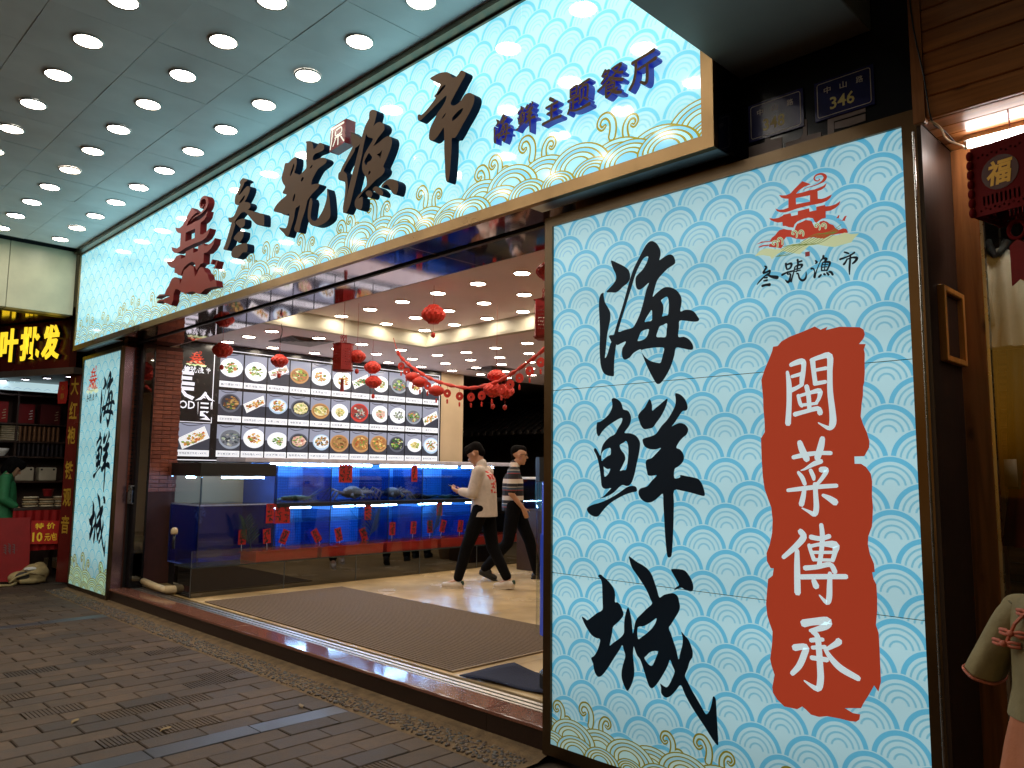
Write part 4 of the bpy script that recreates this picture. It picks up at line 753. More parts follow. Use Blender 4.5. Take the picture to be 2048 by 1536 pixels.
# ================================================================ SHOP SHELL
HZ = 2.972
CEILM = pm('mauve_ceiling_paint', (.76, .66, .71), .55, 0, .05, 2)
COVE = pm('cream_lit_cove', (.52, .5, .4), .5, 0, .05, 3)  # warm light on the cove put into the cream colour
BEIGE = pm('beige_wall_paint', (.62, .47, .3), .55, 0, .06, 3)
DARKW = pm('dark_timber_wall', (.018, .013, .011), .5, 0, .3, 8, stretch=(1, 1, .2))
hd = tag(empty('mirrored_header', (-6, 3.4, HZ)), kind='structure')
hx = [-10.9, -8.63, -6.35, -4.08, -1.77]
for a, b_ in zip(hx[:-1], hx[1:]):
    MB().bev(a+.001, b_-.001, 3.0745, 3.345, HZ+.001, HZ+.03, .002).build('mirror_panel', MIRROR, hd)
    MB().bev(a+.001, b_-.001, 3.375, 3.75, HZ+.001, HZ+.03, .002).build('mirror_panel', MIRROR, hd)
SATIN = pm('satin_steel_soffit', (.55, .6, .62), .38, 1, .08, 4)
MB().box(-2.95, -1.772, 3.0746, 3.184, HZ-.003, HZ+.0008).build('satin_strip', SATIN, hd); MB().box(-10.9, -9.58, 3.0746, 3.184, HZ-.003, HZ+.0008).build('satin_strip', SATIN, hd)
MB().box(-10.9, -1.77, 3.3455, 3.3745, HZ-.012, HZ+.02).build('door_track', BLACK, hd)
MB().box(-10.9, -1.77, 3.29, 3.75, HZ+.031, 4.4).build('lintel', DSOF, hd)
MB().box(-10.9, -1.77, 3.7505, 3.76, HZ, 3.32).build('lintel_lining', CEILM, hd)
ce = tag(empty('shop_ceiling', (-6, 6, 3.1)), kind='structure')
CL, CU = 3.1, 3.3
MB().box(-9.8, -7.99, 3.761, 12, CL, CL+.05).build('ceiling_board', CEILM, ce)
MB().box(-7.989, -1.24, 6.41, 12, CL, CL+.05).build('ceiling_board', CEILM, ce)
MB().box(-8.2, -1.24, 3.761, 6.6, CU, CU+.05).build('ceiling_board', CEILM, ce)
MB().box(-7.99, -7.975, 3.761, 6.41, CL-.004, CU-.001).build('cove_face', COVE, ce)
MB().box(-7.9749, -1.24, 6.395, 6.41, CL-.004, CU-.001).build('cove_face', COVE, ce)
MB().box(-7.9749, -7.90, 3.761, 6.32, CL-.003, CL+.03).build('cove_ledge', COVE, ce)
MB().box(-7.9749, -1.24, 6.32, 6.3949, CL-.003, CL+.03).build('cove_ledge', COVE, ce)
D2 = downlight(.072, LAMPI); used = False
rows = [4.39+.621*i for i in range(9)]; n_ = 0
spots = []
for i, x in enumerate((-9.46, -8.89, -8.33)):
    for j, y in enumerate(rows): 
        if i == 1 and j in (1,): continue
        spots.append((x, y, CL, ('beside the menu board', 'second out from the menu board', 'third out from the menu board')[i], j))
for i, x in enumerate((-7.84, -7.27, -6.7, -6.13, -5.56)):
    for j, y in enumerate((6.97, 7.6, 8.22, 8.84, 9.46)): spots.append((x, y, CL, ('fourth', 'fifth', 'sixth', 'seventh', 'eighth')[i]+' out from the menu board', j))
for i, x in enumerate((-7.83, -7.25, -6.66, -6.07, -5.47, -4.88, -4.29)):
    for j, y in enumerate((4.38, 5.0, 5.64, 6.24)): spots.append((x, y, CU, ORD[i]+' inside the raised tray', j))
for x, y, z, rn, j in spots:
    o = D2 if not used else copy_tree(D2); used = True
    o.location = (x, y, z-.013); tag(o, f'{ORD[j]} shop downlight from the street, line {rn}', 'downlight', 'downlights in the shop ceiling')
VENT = pm('vent_grille', (.25, .22, .24), .4); VENTD = pm('vent_dark', (.03, .028, .03), .6)
for (x, y, lab) in ((-8.72, 5.0, 'square ceiling air vent nearest the street above the menu'), (-8.86, 8.43, 'square ceiling air vent at the far end of the menu wall')):
    r = thing('air_vent', lab, 'vent', (x, y, CL))
    for k in range(5):
        h0, h1 = .29-.055*k, .265-.055*k
        for sx, sy in ((1, 0), (-1, 0), (0, 1), (0, -1)):
            q = [(x+sx*h0+sy*h0, y+sy*h0+sx*h0), (x+sx*h0-sy*h0, y+sy*h0-sx*h0), (x+sx*h1-sy*h1, y+sy*h1-sx*h1), (x+sx*h1+sy*h1, y+sy*h1+sx*h1)]
            mb = MB(); mb.add([(a, b_, CL-.004-.006*(i < 2)) for i, (a, b_) in enumerate(q)]+[(a, b_, CL-.001) for a, b_ in q], [(0, 1, 2, 3), (4, 7, 6, 5), (0, 4, 5, 1), (1, 5, 6, 2), (2, 6, 7, 3), (3, 7, 4, 0)]); mb.build('louvre', VENT, r, fix=True)
    MB().box(x-.27, x+.27, y-.27, y+.27, CL-.0018, CL-.0006).build('recess', VENTD, r)
XW = -9.75
wl = tag(empty('wall_left', (XW, 6, .15)), kind='structure')
MB().box(XW-.12, XW, 3.3, 8.62, .15, 3.12).build('wall_face', BEIGE, wl)
BRK = [pm('brick_tile_'+n_, c, .42, 0, .18, 20, .25, 120) for n_, c in (('a', (.25, .062, .032)), ('b', (.3, .078, .04)), ('c', (.21, .05, .028)))]
MB().box(XW, -9.612, 3.3, 3.9, .155, 2.968).build('brick_backing', pm('brick_joint', (.09, .03, .02), .8), wl)
bme = []
for m_ in BRK:
    for L in (.196, .096): o = MB().bev(0, .012, 0, L, 0, .044, .003).build('brick', m_); bme.append((L, o.data)); bpy.data.objects.remove(o)
random.seed(8); z = .16; k = 0
while z < 2.92:
    y = 3.302-(.1 if k % 2 else 0)
    while y < 3.9:
        a = max(y, 3.302); L = min(y+.196, 3.904)-a
        if L > .05 and z > 1.2:
            me = random.choice([q for q in bme if q[0] > .15])[1]; o = bpy.data.objects.new('brick', me); COL.objects.link(o); o.parent = wl
            o.location = (-9.612-XW, a-6, z-.15); o.scale = (1, L/.196, 1)
        y += .2
    z += .0485; k += 1
tag(MB().box(-14.5, -14.4, 8.0, 15, .1, 3.6).build('wall_back_left', DARKW), kind='structure')
tag(MB().box(-14.5, -1.2, 12.6, 12.7, .1, 3.6).build('wall_back', DARKW), kind='structure')
tag(MB().box(-1.3, -1.25, 3.565, 12.6, .16, 3.6).build('wall_right', BEIGE), kind='structure')
tag(MB().box(-14.5, -1.2, 12, 12.7, 3.1, 3.4).build('ceiling_rear', DARKW), kind='structure')
tag(MB().box(-14.5, -9.8, 8.65, 12, 3.1, 3.2).build('ceiling_side', DARKW), kind='structure')
tag(MB().box(-14.5, -9.872, 8.6, 8.66, .1, 3.4).build('wall_side_room', DARKW), kind='structure')
tag(MB().box(-2.9, -1.25, 3.42, 3.56, .16, 2.965).build('wall_behind_sign', BEIGE), kind='structure')
tag(MB().box(-11, -1.77, 3.0, 3.5, 4.4, 4.46).build('wall_above_sign', BLACK), kind='structure')
tag(MB().box(-11.1, -9.6, 3.36, 3.42, .1, 2.96).build('wall_behind_left_sign', BLACK), kind='structure')
# decorative tiled eave in the dark rear room
TILE = pm('dark_roof_tile', (.035, .032, .032), .4, 0, .3, 10)
ev = thing('tiled_eave', 'dark decorative tiled eave high on the rear wall of the shop', 'eave', (-9, 11.6, 2.3))
MB().add([(-13, 11.2, 2.28), (-5, 11.2, 2.28), (-5, 12.4, 2.95), (-13, 12.4, 2.95), (-13, 11.2, 2.24), (-5, 11.2, 2.24), (-5, 12.4, 2.9), (-13, 12.4, 2.9)], [(0, 1, 2, 3), (4, 7, 6, 5), (0, 4, 5, 1), (1, 5, 6, 2), (3, 2, 6, 7), (0, 3, 7, 4)]).build('eave_board', DARKW, ev)
tm = MB()
for s in range(5):
    t0, t1 = s/5, (s+1.12)/5; rs = []
    for t, rr in ((t0, .062), (t1, .055)):
        rs.append([(.0+rr*cos(pi*i/6), lerp(-.62, .62, t), lerp(-.335, .335, t)+rr*sin(pi*i/6)+.01) for i in range(7)])
    tm.rings(rs, cap=False, closed=False)
tm.v = [(x, y, z) for x, y, z in tm.v]
o = tm.build('roof_tile', TILE, smooth=True); td = o.data; bpy.data.objects.remove(o)
for i in range(38):
    o = bpy.data.objects.new('roof_tile', td); COL.objects.link(o); o.parent = ev; o.location = (-12.8+.205*i+9, .2, .315)
for i in range(38): MB().ball((-12.8+.205*i, 11.19, 2.29), .055, .02, .055, 10).build('tile_end', TILE, ev)
for x in (-10.6, -9.2, -7.8): MB().bev(x-.06, x+.06, 12.3, 12.42, .15, 2.3, .005).build('timber_post', DARKW, ev)
# ================================================================ FOLDED GLASS DOORS by the left sign
fd = thing('folding_door', 'stack of folded dark-framed glass doors beside the left sign', 'door', (-9.45, 3.45, .155))
DG = glassm('door_glass', (.35, .42, .42), .5)
for k in range(6):
    x = -9.555+.022*k
    lf = MB().box(x-.009, x+.009, 3.37, 3.40, .16, 2.955).box(x-.009, x+.009, 3.50, 3.52, .16, 2.955).box(x-.009, x+.009, 3.4001, 3.4999, .16, .23).box(x-.009, x+.009, 3.4001, 3.4999, 2.9, 2.955).build('door_leaf', pm('door_frame_black', (.02, .02, .022), .2, .6) if k == 0 else MATS['door_frame_black'], fd)
    MB().box(x-.003, x+.003, 3.4002, 3.4998, .2302, 2.8998).build('pane', DG, lf)
    MB().tube([(x, 3.362, 1.1), (x, 3.345, 1.1), (x, 3.345, 1.3), (x, 3.362, 1.3)], .006, 6).build('pull_handle', STEEL, lf)
# ================================================================ MENU BOARD
PM_MENU = printed('menu_backlit_print', .85, .15)
mn = thing('menu_board', 'long backlit menu board with rows of dish photographs on the left wall', 'menu board', (XW, 6, 1.6))
MB().box(XW+.001, XW+.05, 3.91, 8.1, 1.585, 3.085).build('backing_panel', pm('menu_black', (.02, .02, .024), .25), mn)
MX = XW+.05; FM = FX(MX)
def lit(c, k=1): return (c[0]*k, c[1]*k, c[2]*k)
mb = MB(); wv = (.95, .95, 1.05)
for q in ((4.4, 8.07, 3.018, 3.028), (3.92, 8.07, 1.606, 1.616), (8.058, 8.068, 1.617, 3.017), (4.335, 4.345, 2.25, 3.0), (3.92, 4.345, 2.075, 2.083), (4.335, 4.345, 2.0835, 2.15)):
    mb.quad(FM(q[0], q[2], .001), FM(q[1], q[2], .001), FM(q[1], q[3], .001), FM(q[0], q[3], .001), 0, wv)
mb.build('white_border_line', PM_MENU, mn)
mb = MB()
text(mb, '美', 3.93, 2.56, .36, .42, FM, .001, c=wv, bold=.014); text(mb, '食', 4.245, 2.29, .26, .36, FM, .0016, c=wv, bold=.014); text(mb, 'FOOD', 3.94, 2.29, .36, .10, FM, .001, c=wv, bold=.015)
for i, gl in enumerate(('san', 'hao', 'yu', 'shi')): glyph(mb, gl, 3.98+.095*i, 2.735, .075, FM, .001, c=wv, wm=1.2)
mb.build('heading', PM_MENU, mn)
flat_logo(mn, 4.1, 2.80, .17, FM, PM_MENU, 1.1)
PAL = {'green': [(.12, .3, .05), (.3, .45, .1), (.05, .15, .03), (.6, .65, .4), (.5, .2, .08)], 'brown': [(.3, .14, .05), (.45, .25, .1), (.16, .07, .03), (.55, .35, .12), (.1, .16, .04)],
       'orange': [(.6, .25, .06), (.7, .4, .12), (.45, .12, .04), (.75, .55, .2), (.2, .3, .06)], 'yellow': [(.7, .6, .25), (.8, .72, .4), (.55, .45, .12), (.85, .8, .6), (.3, .4, .1)],
       'pink': [(.65, .3, .25), (.75, .5, .4), (.5, .15, .12), (.8, .65, .55), (.3, .4, .12)], 'dark': [(.1, .12, .14), (.2, .24, .26), (.05, .06, .07), (.35, .42, .3), (.5, .5, .45)], 'pale': [(.8, .8, .7), (.65, .68, .55), (.85, .85, .8), (.5, .6, .35), (.7, .7, .6)]}
BOW = {'w': ((.82, .86, .92), (.93, .95, .98)), 'b': ((.45, .6, .8), (.75, .84, .92)), 'k': ((.12, .13, .17), (.05, .05, .06)), 'n': ((.5, .28, .12), (.35, .17, .07)), 'r': ((.55, .06, .05), (.3, .05, .04)), 'g': ((.3, .34, .42), (.16, .17, .2))}
DISH = ['wg wg sp ng wo wo sg wg gg wo sp', 'kb so bo ky ny wy rd wp wd gg so', 'gd wo wg kp bb nb no no kg wy bo']
DM = {'g': 'green', 'o': 'orange', 'p': 'pink', 'b': 'brown', 'y': 'yellow', 'd': 'dark'}
NAMES = [['酱汁螺蚌', '黄瓜海蜇', '酱汁鱿鱼圈', '皮蛋豆腐', '五香章鱼', '蒜蓉粉丝', '白灼花螺', '椒盐虾', '凉拌木耳', '香炸鱼排', '鲍鱼大虾'],
         ['生焖龙胆鱼', '风味烤龙虾', '水煮三鲜', '海胆蒸蛋', '沙茶一品锅', '石斑鱼羹', '小炒牛蛙', '清蒸鲈鱼', '大盆花甲', '葱香海蛎', '小鱼花生'],
         ['养生煮豆腐', '凤梨咕噜肉', '功夫芦笋', '海带蒸肉', '九转大肠', '农家小炒肉', '砂锅豆腐煲', '香炖猪蹄', '沙拉牛肉', '清炒瓜片', '香煎石斑']]
PRICE = ['98元', '129元', '49元']
ROWZ = ((2.989, 2.549), (2.507, 2.103), (2.066, 1.657))
def dish(y0, w, zt, zb, code, nm, price, big=False):
    cap = .082; f = FM; mb = MB()
    t = code[0]; base = (.34, .36, .46)
    q = lambda ya, yb, za, zb_, d, c: mb.quad(f(ya, za, d), f(yb, za, d), f(yb, zb_, d), f(ya, zb_, d), 0, c)
    hgt = zt-zb-cap
    q(y0, y0+w, zb+cap, zb+cap+hgt*.45, .001, (.05, .052, .07)); q(y0, y0+w, zb+cap+hgt*.4501, zt, .001, (.28, .30, .40))
    cx, cz = y0+w*random.uniform(.45, .62), zb+cap+hgt*random.uniform(.42, .52); rx = w*random.uniform(.44, .53); rz = rx*random.uniform(.72, .86)
    inside = lambda x, z: (min(max(x, y0+.002), y0+w-.002), min(max(z, zb+cap+.001), zt-.002))
    def ell(ax, az, dz, d, c, n=26): mb.poly([[inside(cx+ax*cos(2*pi*k/n), cz+dz+az*sin(2*pi*k/n)) for k in range(n)]], f, d, None, 0, c)
    if random.random() < .7: stroke_quads(mb, [(*inside(y0+w*.1, zt-.01), .008), (*inside(y0+w*.35, zt-.03), .01), (*inside(y0+w*.75, zt-.008), .007)], f, .0013, c=(.06, .06, .08))
    pal = PAL[DM.get(code[1], 'pale')]
    if t == 's':     # long platter
        a = .45
        mb.poly([[inside(cx+cos(a)*x-sin(a)*z, cz+sin(a)*x+cos(a)*z) for x, z in ((-rx, -rz*.5), (rx, -rz*.5), (rx, rz*.55), (-rx, rz*.55))]], f, .0016, None, 0, (.86, .87, .9)); fx, fz, rot = rx*.85, rz*.34, a
    else:
        o_, i_ = BOW.get(t, BOW['w']); deep = t in 'kngrb'
        if deep: ell(rx*.86, rz*.9, -rz*.18, .0016, lit(o_, .7))
        ell(rx, rz, 0, .0019, o_); ell(rx*.86, rz*.84, .004, .0022, i_); fx, fz, rot = (rx*.72, rz*.66, 0) if deep else (rx*.55, rz*.5, 0)
    lay = .0026
    if code[1] in 'yp' and t in 'kwn': ell(fx, fz, 0, .0024, lit(pal[1], .9))
    for k in range(46 if not big else 70):
        a = random.uniform(0, 2*pi); r = sqrt(random.random()); px = fx*r*cos(a); pz = fz*r*sin(a)
        x, z = cx+cos(rot)*px-sin(rot)*pz, cz+sin(rot)*px+cos(rot)*pz; s = random.uniform(.008, .024); b_ = random.uniform(0, pi); n = random.choice((5, 6, 7))
        mb.poly([[inside(x+s*random.uniform(.7, 1.4)*cos(b_+2*pi*j/n), z+s*random.uniform(.4, .9)*sin(b_+2*pi*j/n)) for j in range(n)]], f, lay+k*.00007, None, 0, lit(random.choice(pal), random.uniform(.6, 1.15)))
    o = mb.build('dish_photo', PM_MENU, mn)
    mb = MB(); q2 = mb.quad(f(y0, zb, .001), f(y0+w, zb, .001), f(y0+w, zb+cap-.004, .001), f(y0, zb+cap-.004, .001), 0, (.9, .92, .98))
    text(mb, nm, y0+w*.34, zb+cap*.46, w*.56, cap*.42, f, .0018, c=(.06, .06, .07)); text(mb, price, y0+w*.8, zb+cap*.46, w*.27, cap*.38, f, .0018, c=(.15, .15, .17))
    mb.build('caption', PM_MENU, o)
random.seed(21)
for r_, codes in enumerate(DISH):
    for c_, code in enumerate(codes.split()):
        dish(4.42+.331*c_, .313, ROWZ[r_][0], ROWZ[r_][1], code, NAMES[r_][c_], PRICE[r_] if r_ != 1 or c_ else '时价')
dish(3.93, .40, 2.062, 1.655, 'so', '玫瑰盐雪花牛肉', '149元', True)
# ================================================================ FISH TANKS
def blue_grid(name, col, st):
    m, t, b = nodes(name); N = t.nodes; K = t.links.new
    tc = N.new('ShaderNodeTexCoord'); mp = N.new('ShaderNodeMapping'); mp.inputs['Rotation'].default_value = (0, radians(90), 0); K(tc.outputs['Object'], mp.inputs[0])
    sp = N.new('ShaderNodeSeparateXYZ'); K(tc.outputs['Object'], sp.inputs[0]); out = []
    for i in (1, 2):
        md = N.new('ShaderNodeMath'); md.operation = 'FLOORED_MODULO'; md.inputs[1].default_value = .035; K(sp.outputs[i], md.inputs[0])
        lt = N.new('ShaderNodeMath'); lt.operation = 'LESS_THAN'; lt.inputs[1].default_value = .006; K(md.outputs[0], lt.inputs[0]); out.append(lt.outputs[0])
    mxm = N.new('ShaderNodeMath'); mxm.operation = 'MAXIMUM'; K(out[0], mxm.inputs[0]); K(out[1], mxm.inputs[1])
    nz = N.new('ShaderNodeTexNoise'); nz.inputs['Scale'].default_value = 3; K(tc.outputs['Object'], nz.inputs['Vector'])
    mx = N.new('ShaderNodeMix'); mx.data_type = 'RGBA'; K(mxm.outputs[0], mx.inputs[0]); mx.inputs[6].default_value = (*col, 1); mx.inputs[7].default_value = (col[0]*.3, col[1]*.35, col[2]*.5, 1)
    m2 = N.new('ShaderNodeMix'); m2.data_type = 'RGBA'; m2.blend_type = 'MULTIPLY'; m2.inputs[0].default_value = .5; K(mx.outputs[2], m2.inputs[6]); K(nz.outputs['Fac'], m2.inputs[7])
    K(m2.outputs[2], b.inputs['Base Color']); b.inputs['Roughness'].default_value = .5
    return m
BLUEB = blue_grid('blue_tank_back', (.05, .36, .9), 0)
LEDB = em('blue_white_led_tube', (.34, .58, 1), 105)
WATERS = glassm('water_surface', (.8, .88, .95), .6, .06)
WATERB = glassm('tank_water', (.55, .68, .8), .02)
EDGE = pm('dark_silicone_edge', (.01, .012, .015), .4)
DGL = glassm('dark_cabinet_glass', (.05, .05, .055), .4)
def pane(par, x0, x1, y0, y1, z0, z1, m_=None, nm='glass_pane'): return MB().box(x0, x1, y0, y1, z0, z1).build(nm, m_ or GLASS, par)
def water(par, x0, x1, y0, y1, z, seed=0, amp=.006):
    mb = MB(); nx, ny = 8, max(6, int((y1-y0)/.06)); vs = []; random.seed(seed)
    for j in range(ny+1):
        for i in range(nx+1):
            x, y = lerp(x0, x1, i/nx), lerp(y0, y1, j/ny); vs.append((x, y, z+amp*(sin(17*y+5*x+seed)+.6*sin(31*y-13*x)+.8*random.uniform(-1, 1))))
    mb.add(vs, [(j*(nx+1)+i, j*(nx+1)+i+1, (j+1)*(nx+1)+i+1, (j+1)*(nx+1)+i) for j in range(ny) for i in range(nx)])
    return mb.build('water_surface', WATERS, par, smooth=True)
# -- hooded tank at the street end
ht = thing('fish_tank', 'black-hooded glass fish tank at the street end of the row, nearest the step', 'fish tank', (-9.1, 4.3, .155))
tx0, tx1, ty0, ty1 = -9.55, -8.75, 3.83, 4.75
MB().bev(tx0-.01, tx1+.008, ty0-.008, ty1-.001, 1.42, 1.57, .004).build('hood', BLACK, ht)
MB().bev(tx0, tx1-.03, ty0+.02, ty1-.001, .156, .41, .004).build('stand', BLACK, ht)
MB().box(tx0, tx1, ty0, ty1-.001, .411, .425).build('tank_floor', pm('tank_floor_blue_glow', (.12, .2, .75), .3), ht)  # blue glow at the tank bottom put into the floor colour
pane(ht, tx1-.01, tx1, ty0+.0101, ty1-.001, .4251, 1.419); pane(ht, tx0, tx1, ty0, ty0+.01, .4251, 1.419)
for y in (ty0+.004, ty1-.004): MB().box(tx1-.003, tx1+.003, y-.004, y+.003, .426, 1.419).build('silicone_seam', EDGE, ht)
MB().box(tx0-.006, tx0, ty0, ty1, .4251, 1.085).build('back_panel', pm('tank_back_dark', (.05, .08, .26), .4), ht)
LAV = pm('waterline_strip', (.6, .58, .8), .5, 0, .3, 60)  # pale lavender strip added along the waterline
MB().box(tx1-.011, tx1-.0102, ty0+.011, ty1-.013, 1.083, 1.1).box(tx0, tx1-.0115, ty0+.0102, ty0+.011, 1.083, 1.1).build('waterline_strip', LAV, ht)
MB().box(tx0, tx1-.0102, ty1-.012, ty1-.002, .4251, 1.419).build('end_panel', pm('tank_end_dark', (.04, .07, .22), .4), ht)
water(ht, tx0, tx1-.0105, ty0+.0105, ty1-.0125, 1.09, 3, .008)
pane(ht, tx1-.012, tx1-.0105, ty0+.0105, ty1-.0125, .426, 1.085, glassm('murky_water', (.38, .44, .62), .0), 'water_body')
pane(ht, tx0, tx1-.0125, ty0+.0105, ty0+.012, .426, 1.085, MATS['murky_water'], 'water_body')
for (xa, ya, xb, yb) in ((-9.2, 3.86, -8.98, 3.86), (-8.80, 4.1, -8.80, 4.62)): MB().tube([(xa, ya, 1.405), (xb, yb, 1.405)], .010, 8).build('led_tube', LEDB, ht)
FOAM = pm('foam_bubbles', (.7, .75, .95), .5)
mb = MB(); random.seed(2)
for k in range(150):
    t = random.random()**1.4; r = .015+.05*sin(pi*min(1, t*1.1)); a = random.uniform(0, 6.28); rr = r*sqrt(random.random())
    mb.ball((-8.95+rr*cos(a), 3.93+rr*sin(a), 1.08-.2*t), random.uniform(.004, .011), n=6)
o = mb.build('bubble_plume', FOAM, ht, smooth=True); o['kind'] = 'stuff'
MB().tube([(-8.95, 3.93, 1.41), (-8.952, 3.93, 1.3), (-8.947, 3.931, 1.2), (-8.951, 3.929, 1.09)], [.007, .009, .007, .010], 8).build('water_jet', WATERB, ht)
# -- two-tier tank
tt = thing('fish_tank', 'long two-tier blue-lit fish tank along the wall under the menu', 'fish tank', (-9.1, 6.7, .155))
y0, y1 = 4.765, 8.74
MB().box(-9.47, -9.455, y0, y1, .43, 1.58).build('blue_back', BLUEB, tt)
MB().bev(-9.47, -8.735, y0, y1, 1.05, 1.10, .003).build('shelf', EDGE, tt)
MB().bev(-9.5, -8.74, y0-.42, y1+.2, 1.585, 1.64, .006).build('lid', pm('lilac_lid', (.6, .58, .7), .3), tt)
MB().box(-9.45, -8.76, y0, y1, .42, .46).build('tank_floor', pm('tank_floor_dark', (.02, .05, .16), .4), tt)
ds = [y0, 5.52, 6.42, 7.0, 7.93, y1]
for a, b_ in zip(ds[:-1], ds[1:]):
    pane(tt, -8.758, -8.75, a+.006, b_-.001, 1.101, 1.583); pane(tt, -8.758, -8.75, a+.006, b_-.001, .461, 1.049)
    for z0_, z1_ in ((1.101, 1.52), (.461, 1.0)): MB().box(-9.45, -8.749, a, a+.005, z0_, z1_).build('divider', glassm('divider_glass', (.35, .5, .7), .1) if 'divider_glass' not in MATS else MATS['divider_glass'], tt)
    MB().box(-8.756, -8.746, a-.003, a+.003, .461, 1.56).build('silicone_seam', EDGE, tt)
WU = glassm('upper_tank_water', (.5, .66, .8), .0); WL = glassm('lower_tank_water', (.55, .72, .95), .0)
for a, b_ in zip(ds[:-1], ds[1:]):
    pane(tt, -8.765, -8.7635, a+.0065, b_-.002, 1.102, 1.412, WU, 'water_body'); pane(tt, -8.765, -8.7635, a+.0065, b_-.002, .462, .862, WL, 'water_body')
water(tt, -9.45, -8.77, y0+.006, y1, 1.417, 5, .004); water(tt, -9.45, -8.76, y0+.006, y1, .868, 6, .006)
for (a, b_) in ((4.8, 5.4), (5.42, 6.3), (6.45, 7.85), (7.95, 8.6)): MB().tube([(-9.0, a, 1.565), (-9.0, b_, 1.565)], .012, 8).build('led_tube', LEDB, tt)
for (a, b_) in ((4.85, 5.35), (5.7, 6.0), (6.05, 6.7), (7.1, 7.7), (8.0, 8.5)): MB().tube([(-8.95, a, 1.034), (-8.95, b_, 1.034)], .012, 8).build('led_tube', LEDB, tt)
for k, (y, z) in enumerate(((5.3, 1.57), (6.2, 1.57), (7.0, 1.57), (5.85, 1.05), (7.4, 1.05))):
    MB().tube([(-8.9, y, z), (-8.87, y+.08, z-.1), (-8.86, y+.16, z-.2), (-8.9, y+.2, z-.4)], .004, 6).build('air_hose', glassm('hose', (.8, .85, .9), .3) if k == 0 else MATS['hose'], tt)
# -- shallow front tank
ft = thing('shallow_tank', 'long low glass tray tank with red crates in front of the tall tanks', 'fish tank', (-8.5, 6.1, .155))
sx0, sx1, sy0, sy1 = -8.735, -8.3, 3.58, 8.74
secs = [sy0, 4.66, 5.63, 6.62, 7.64, sy1]
for i, (a, b_) in enumerate(zip(secs[:-1], secs[1:])):
    pane(ft, sx1-.008, sx1, a+.002, b_-.002, .156, .456, DGL, 'cabinet_glass'); pane(ft, sx1-.008, sx1, a+.002, b_-.002, .47, .64)
    MB().box(sx1-.004, sx1+.004, b_-.008, b_, .156, .456).build('corner_strip', pm('grey_strip', (.12, .13, .14), .4, .5) if i == 0 else MATS['grey_strip'], ft)
MB().box(sx0, sx1+.004, sy0, sy1, .4565, .4695).build('tray_floor', pm('tray_floor_glass', (.035, .045, .045), .15), ft)
pane(ft, sx0, sx1, sy0, sy0+.008, .47, .64); pane(ft, sx0, sx1, sy0, sy0+.008, .156, .456, DGL, 'cabinet_glass')
MB().box(sx1-.003, sx1+.003, sy0-.003, sy0+.003, .47, .64).box(sx1-.003, sx1+.003, sy0-.003, sy0+.003, .156, .456).build('corner_strip', MATS['grey_strip'], ft)
MB().box(sx0-.01, sx0, sy0+.3, sy1, .156, .456).build('cabinet_back', pm('cabinet_dark', (.03, .018, .014), .5), ft)
water(ft, sx0, sx1-.0085, sy0+.009, sy1, .595, 9, .004)
MB().box(-9.6, sx1+.02, sy0-.03, sy1, .1536, .1558).build('base_plinth', pm('plinth_ochre', (.35, .24, .1), .5), ft)
CRATE = pm('red_crate_plastic', (.42, .02, .012), .4, 0, .1, 10)
for k, (a, b_) in enumerate(((4.32, 5.1), (5.16, 6.05), (6.11, 6.95), (7.01, 7.85), (7.91, 8.6))):
    x0, x1, z0, z1, t = -8.70, -8.335, .471, .585, .008
    mb = MB().box(x0, x1, a, b_, z0, z0+t).box(x0, x0+t, a, b_, z0+t+.0001, z1).box(x1-t, x1, a, b_, z0+t+.0001, z1).box(x0+t+.0001, x1-t-.0001, a, a+t, z0+t+.0001, z1).box(x0+t+.0001, x1-t-.0001, b_-t, b_, z0+t+.0001, z1)
    r = thing('crate', f'{ORD[k]} red plastic crate from the street end of the tray tank', 'crate', ((x0+x1)/2, (a+b_)/2, z0), group='red crates in the tray tank')
    mb.build('crate_body', CRATE, r); MB().box(x0-.006, x1+.006, a-.006, b_+.006, z1, z1+.008).build('rim', CRATE, r)
    bpy.data.objects.remove(r.children[-1])
    mb = MB()
    for q in ((x0-.006, x0, a-.006, b_+.006), (x1, x1+.006, a-.006, b_+.006), (x0, x1, a-.006, a), (x0, x1, b_, b_+.006)): mb.box(q[0], q[1], q[2], q[3], z1-.012, z1-.0002)
    mb.build('rim', CRATE, r)
# -- pipes
PVC = pm('cream_pvc', (.62, .48, .28), .4, 0, .15, 12)
r = thing('drain_pipe', 'cream plastic drain pipe bending along the floor beside the tank', 'pipe', (-8.9, 3.45, .155))
MB().tube([(-9.42, 3.52, .225), (-9.0, 3.49, .215), (-8.72, 3.50, .205)], .036, 12).build('floor_pipe', PVC, r, smooth=True)
MB().tube([(-8.73, 3.50, .205), (-8.66, 3.62, .205), (-8.62, 3.64, .225), (-8.60, 3.645, .27)], .045, 12).build('elbow', PVC, r, smooth=True)
MB().tube([(-8.60, 3.645, .25), (-8.60, 3.645, .4), (-8.60, 3.645, .455)], .036, 12).build('riser', PVC, r, smooth=True)
tag(MB().tube([(-8.50, 3.72, .16), (-8.47, 3.73, .455)], .034, 12).build('support_pipe', PVC, smooth=True), 'short upright cream pipe under the tray tank', 'pipe')
r = thing('pipe_cap', 'small cream pipe outlet sticking out beside the hooded tank', 'pipe', (-8.62, 3.5, .7))
MB().tube([(-8.635, 3.52, .645), (-8.635, 3.52, .80)], .015, 10).build('stem', EDGE, r, smooth=True)
MB().lathe([(.034, 0), (.036, .02), (.034, .05), (.022, .068), (.002, .072)], -8.635, 3.52, .80, 16).build('cap', PVC, r, smooth=True)
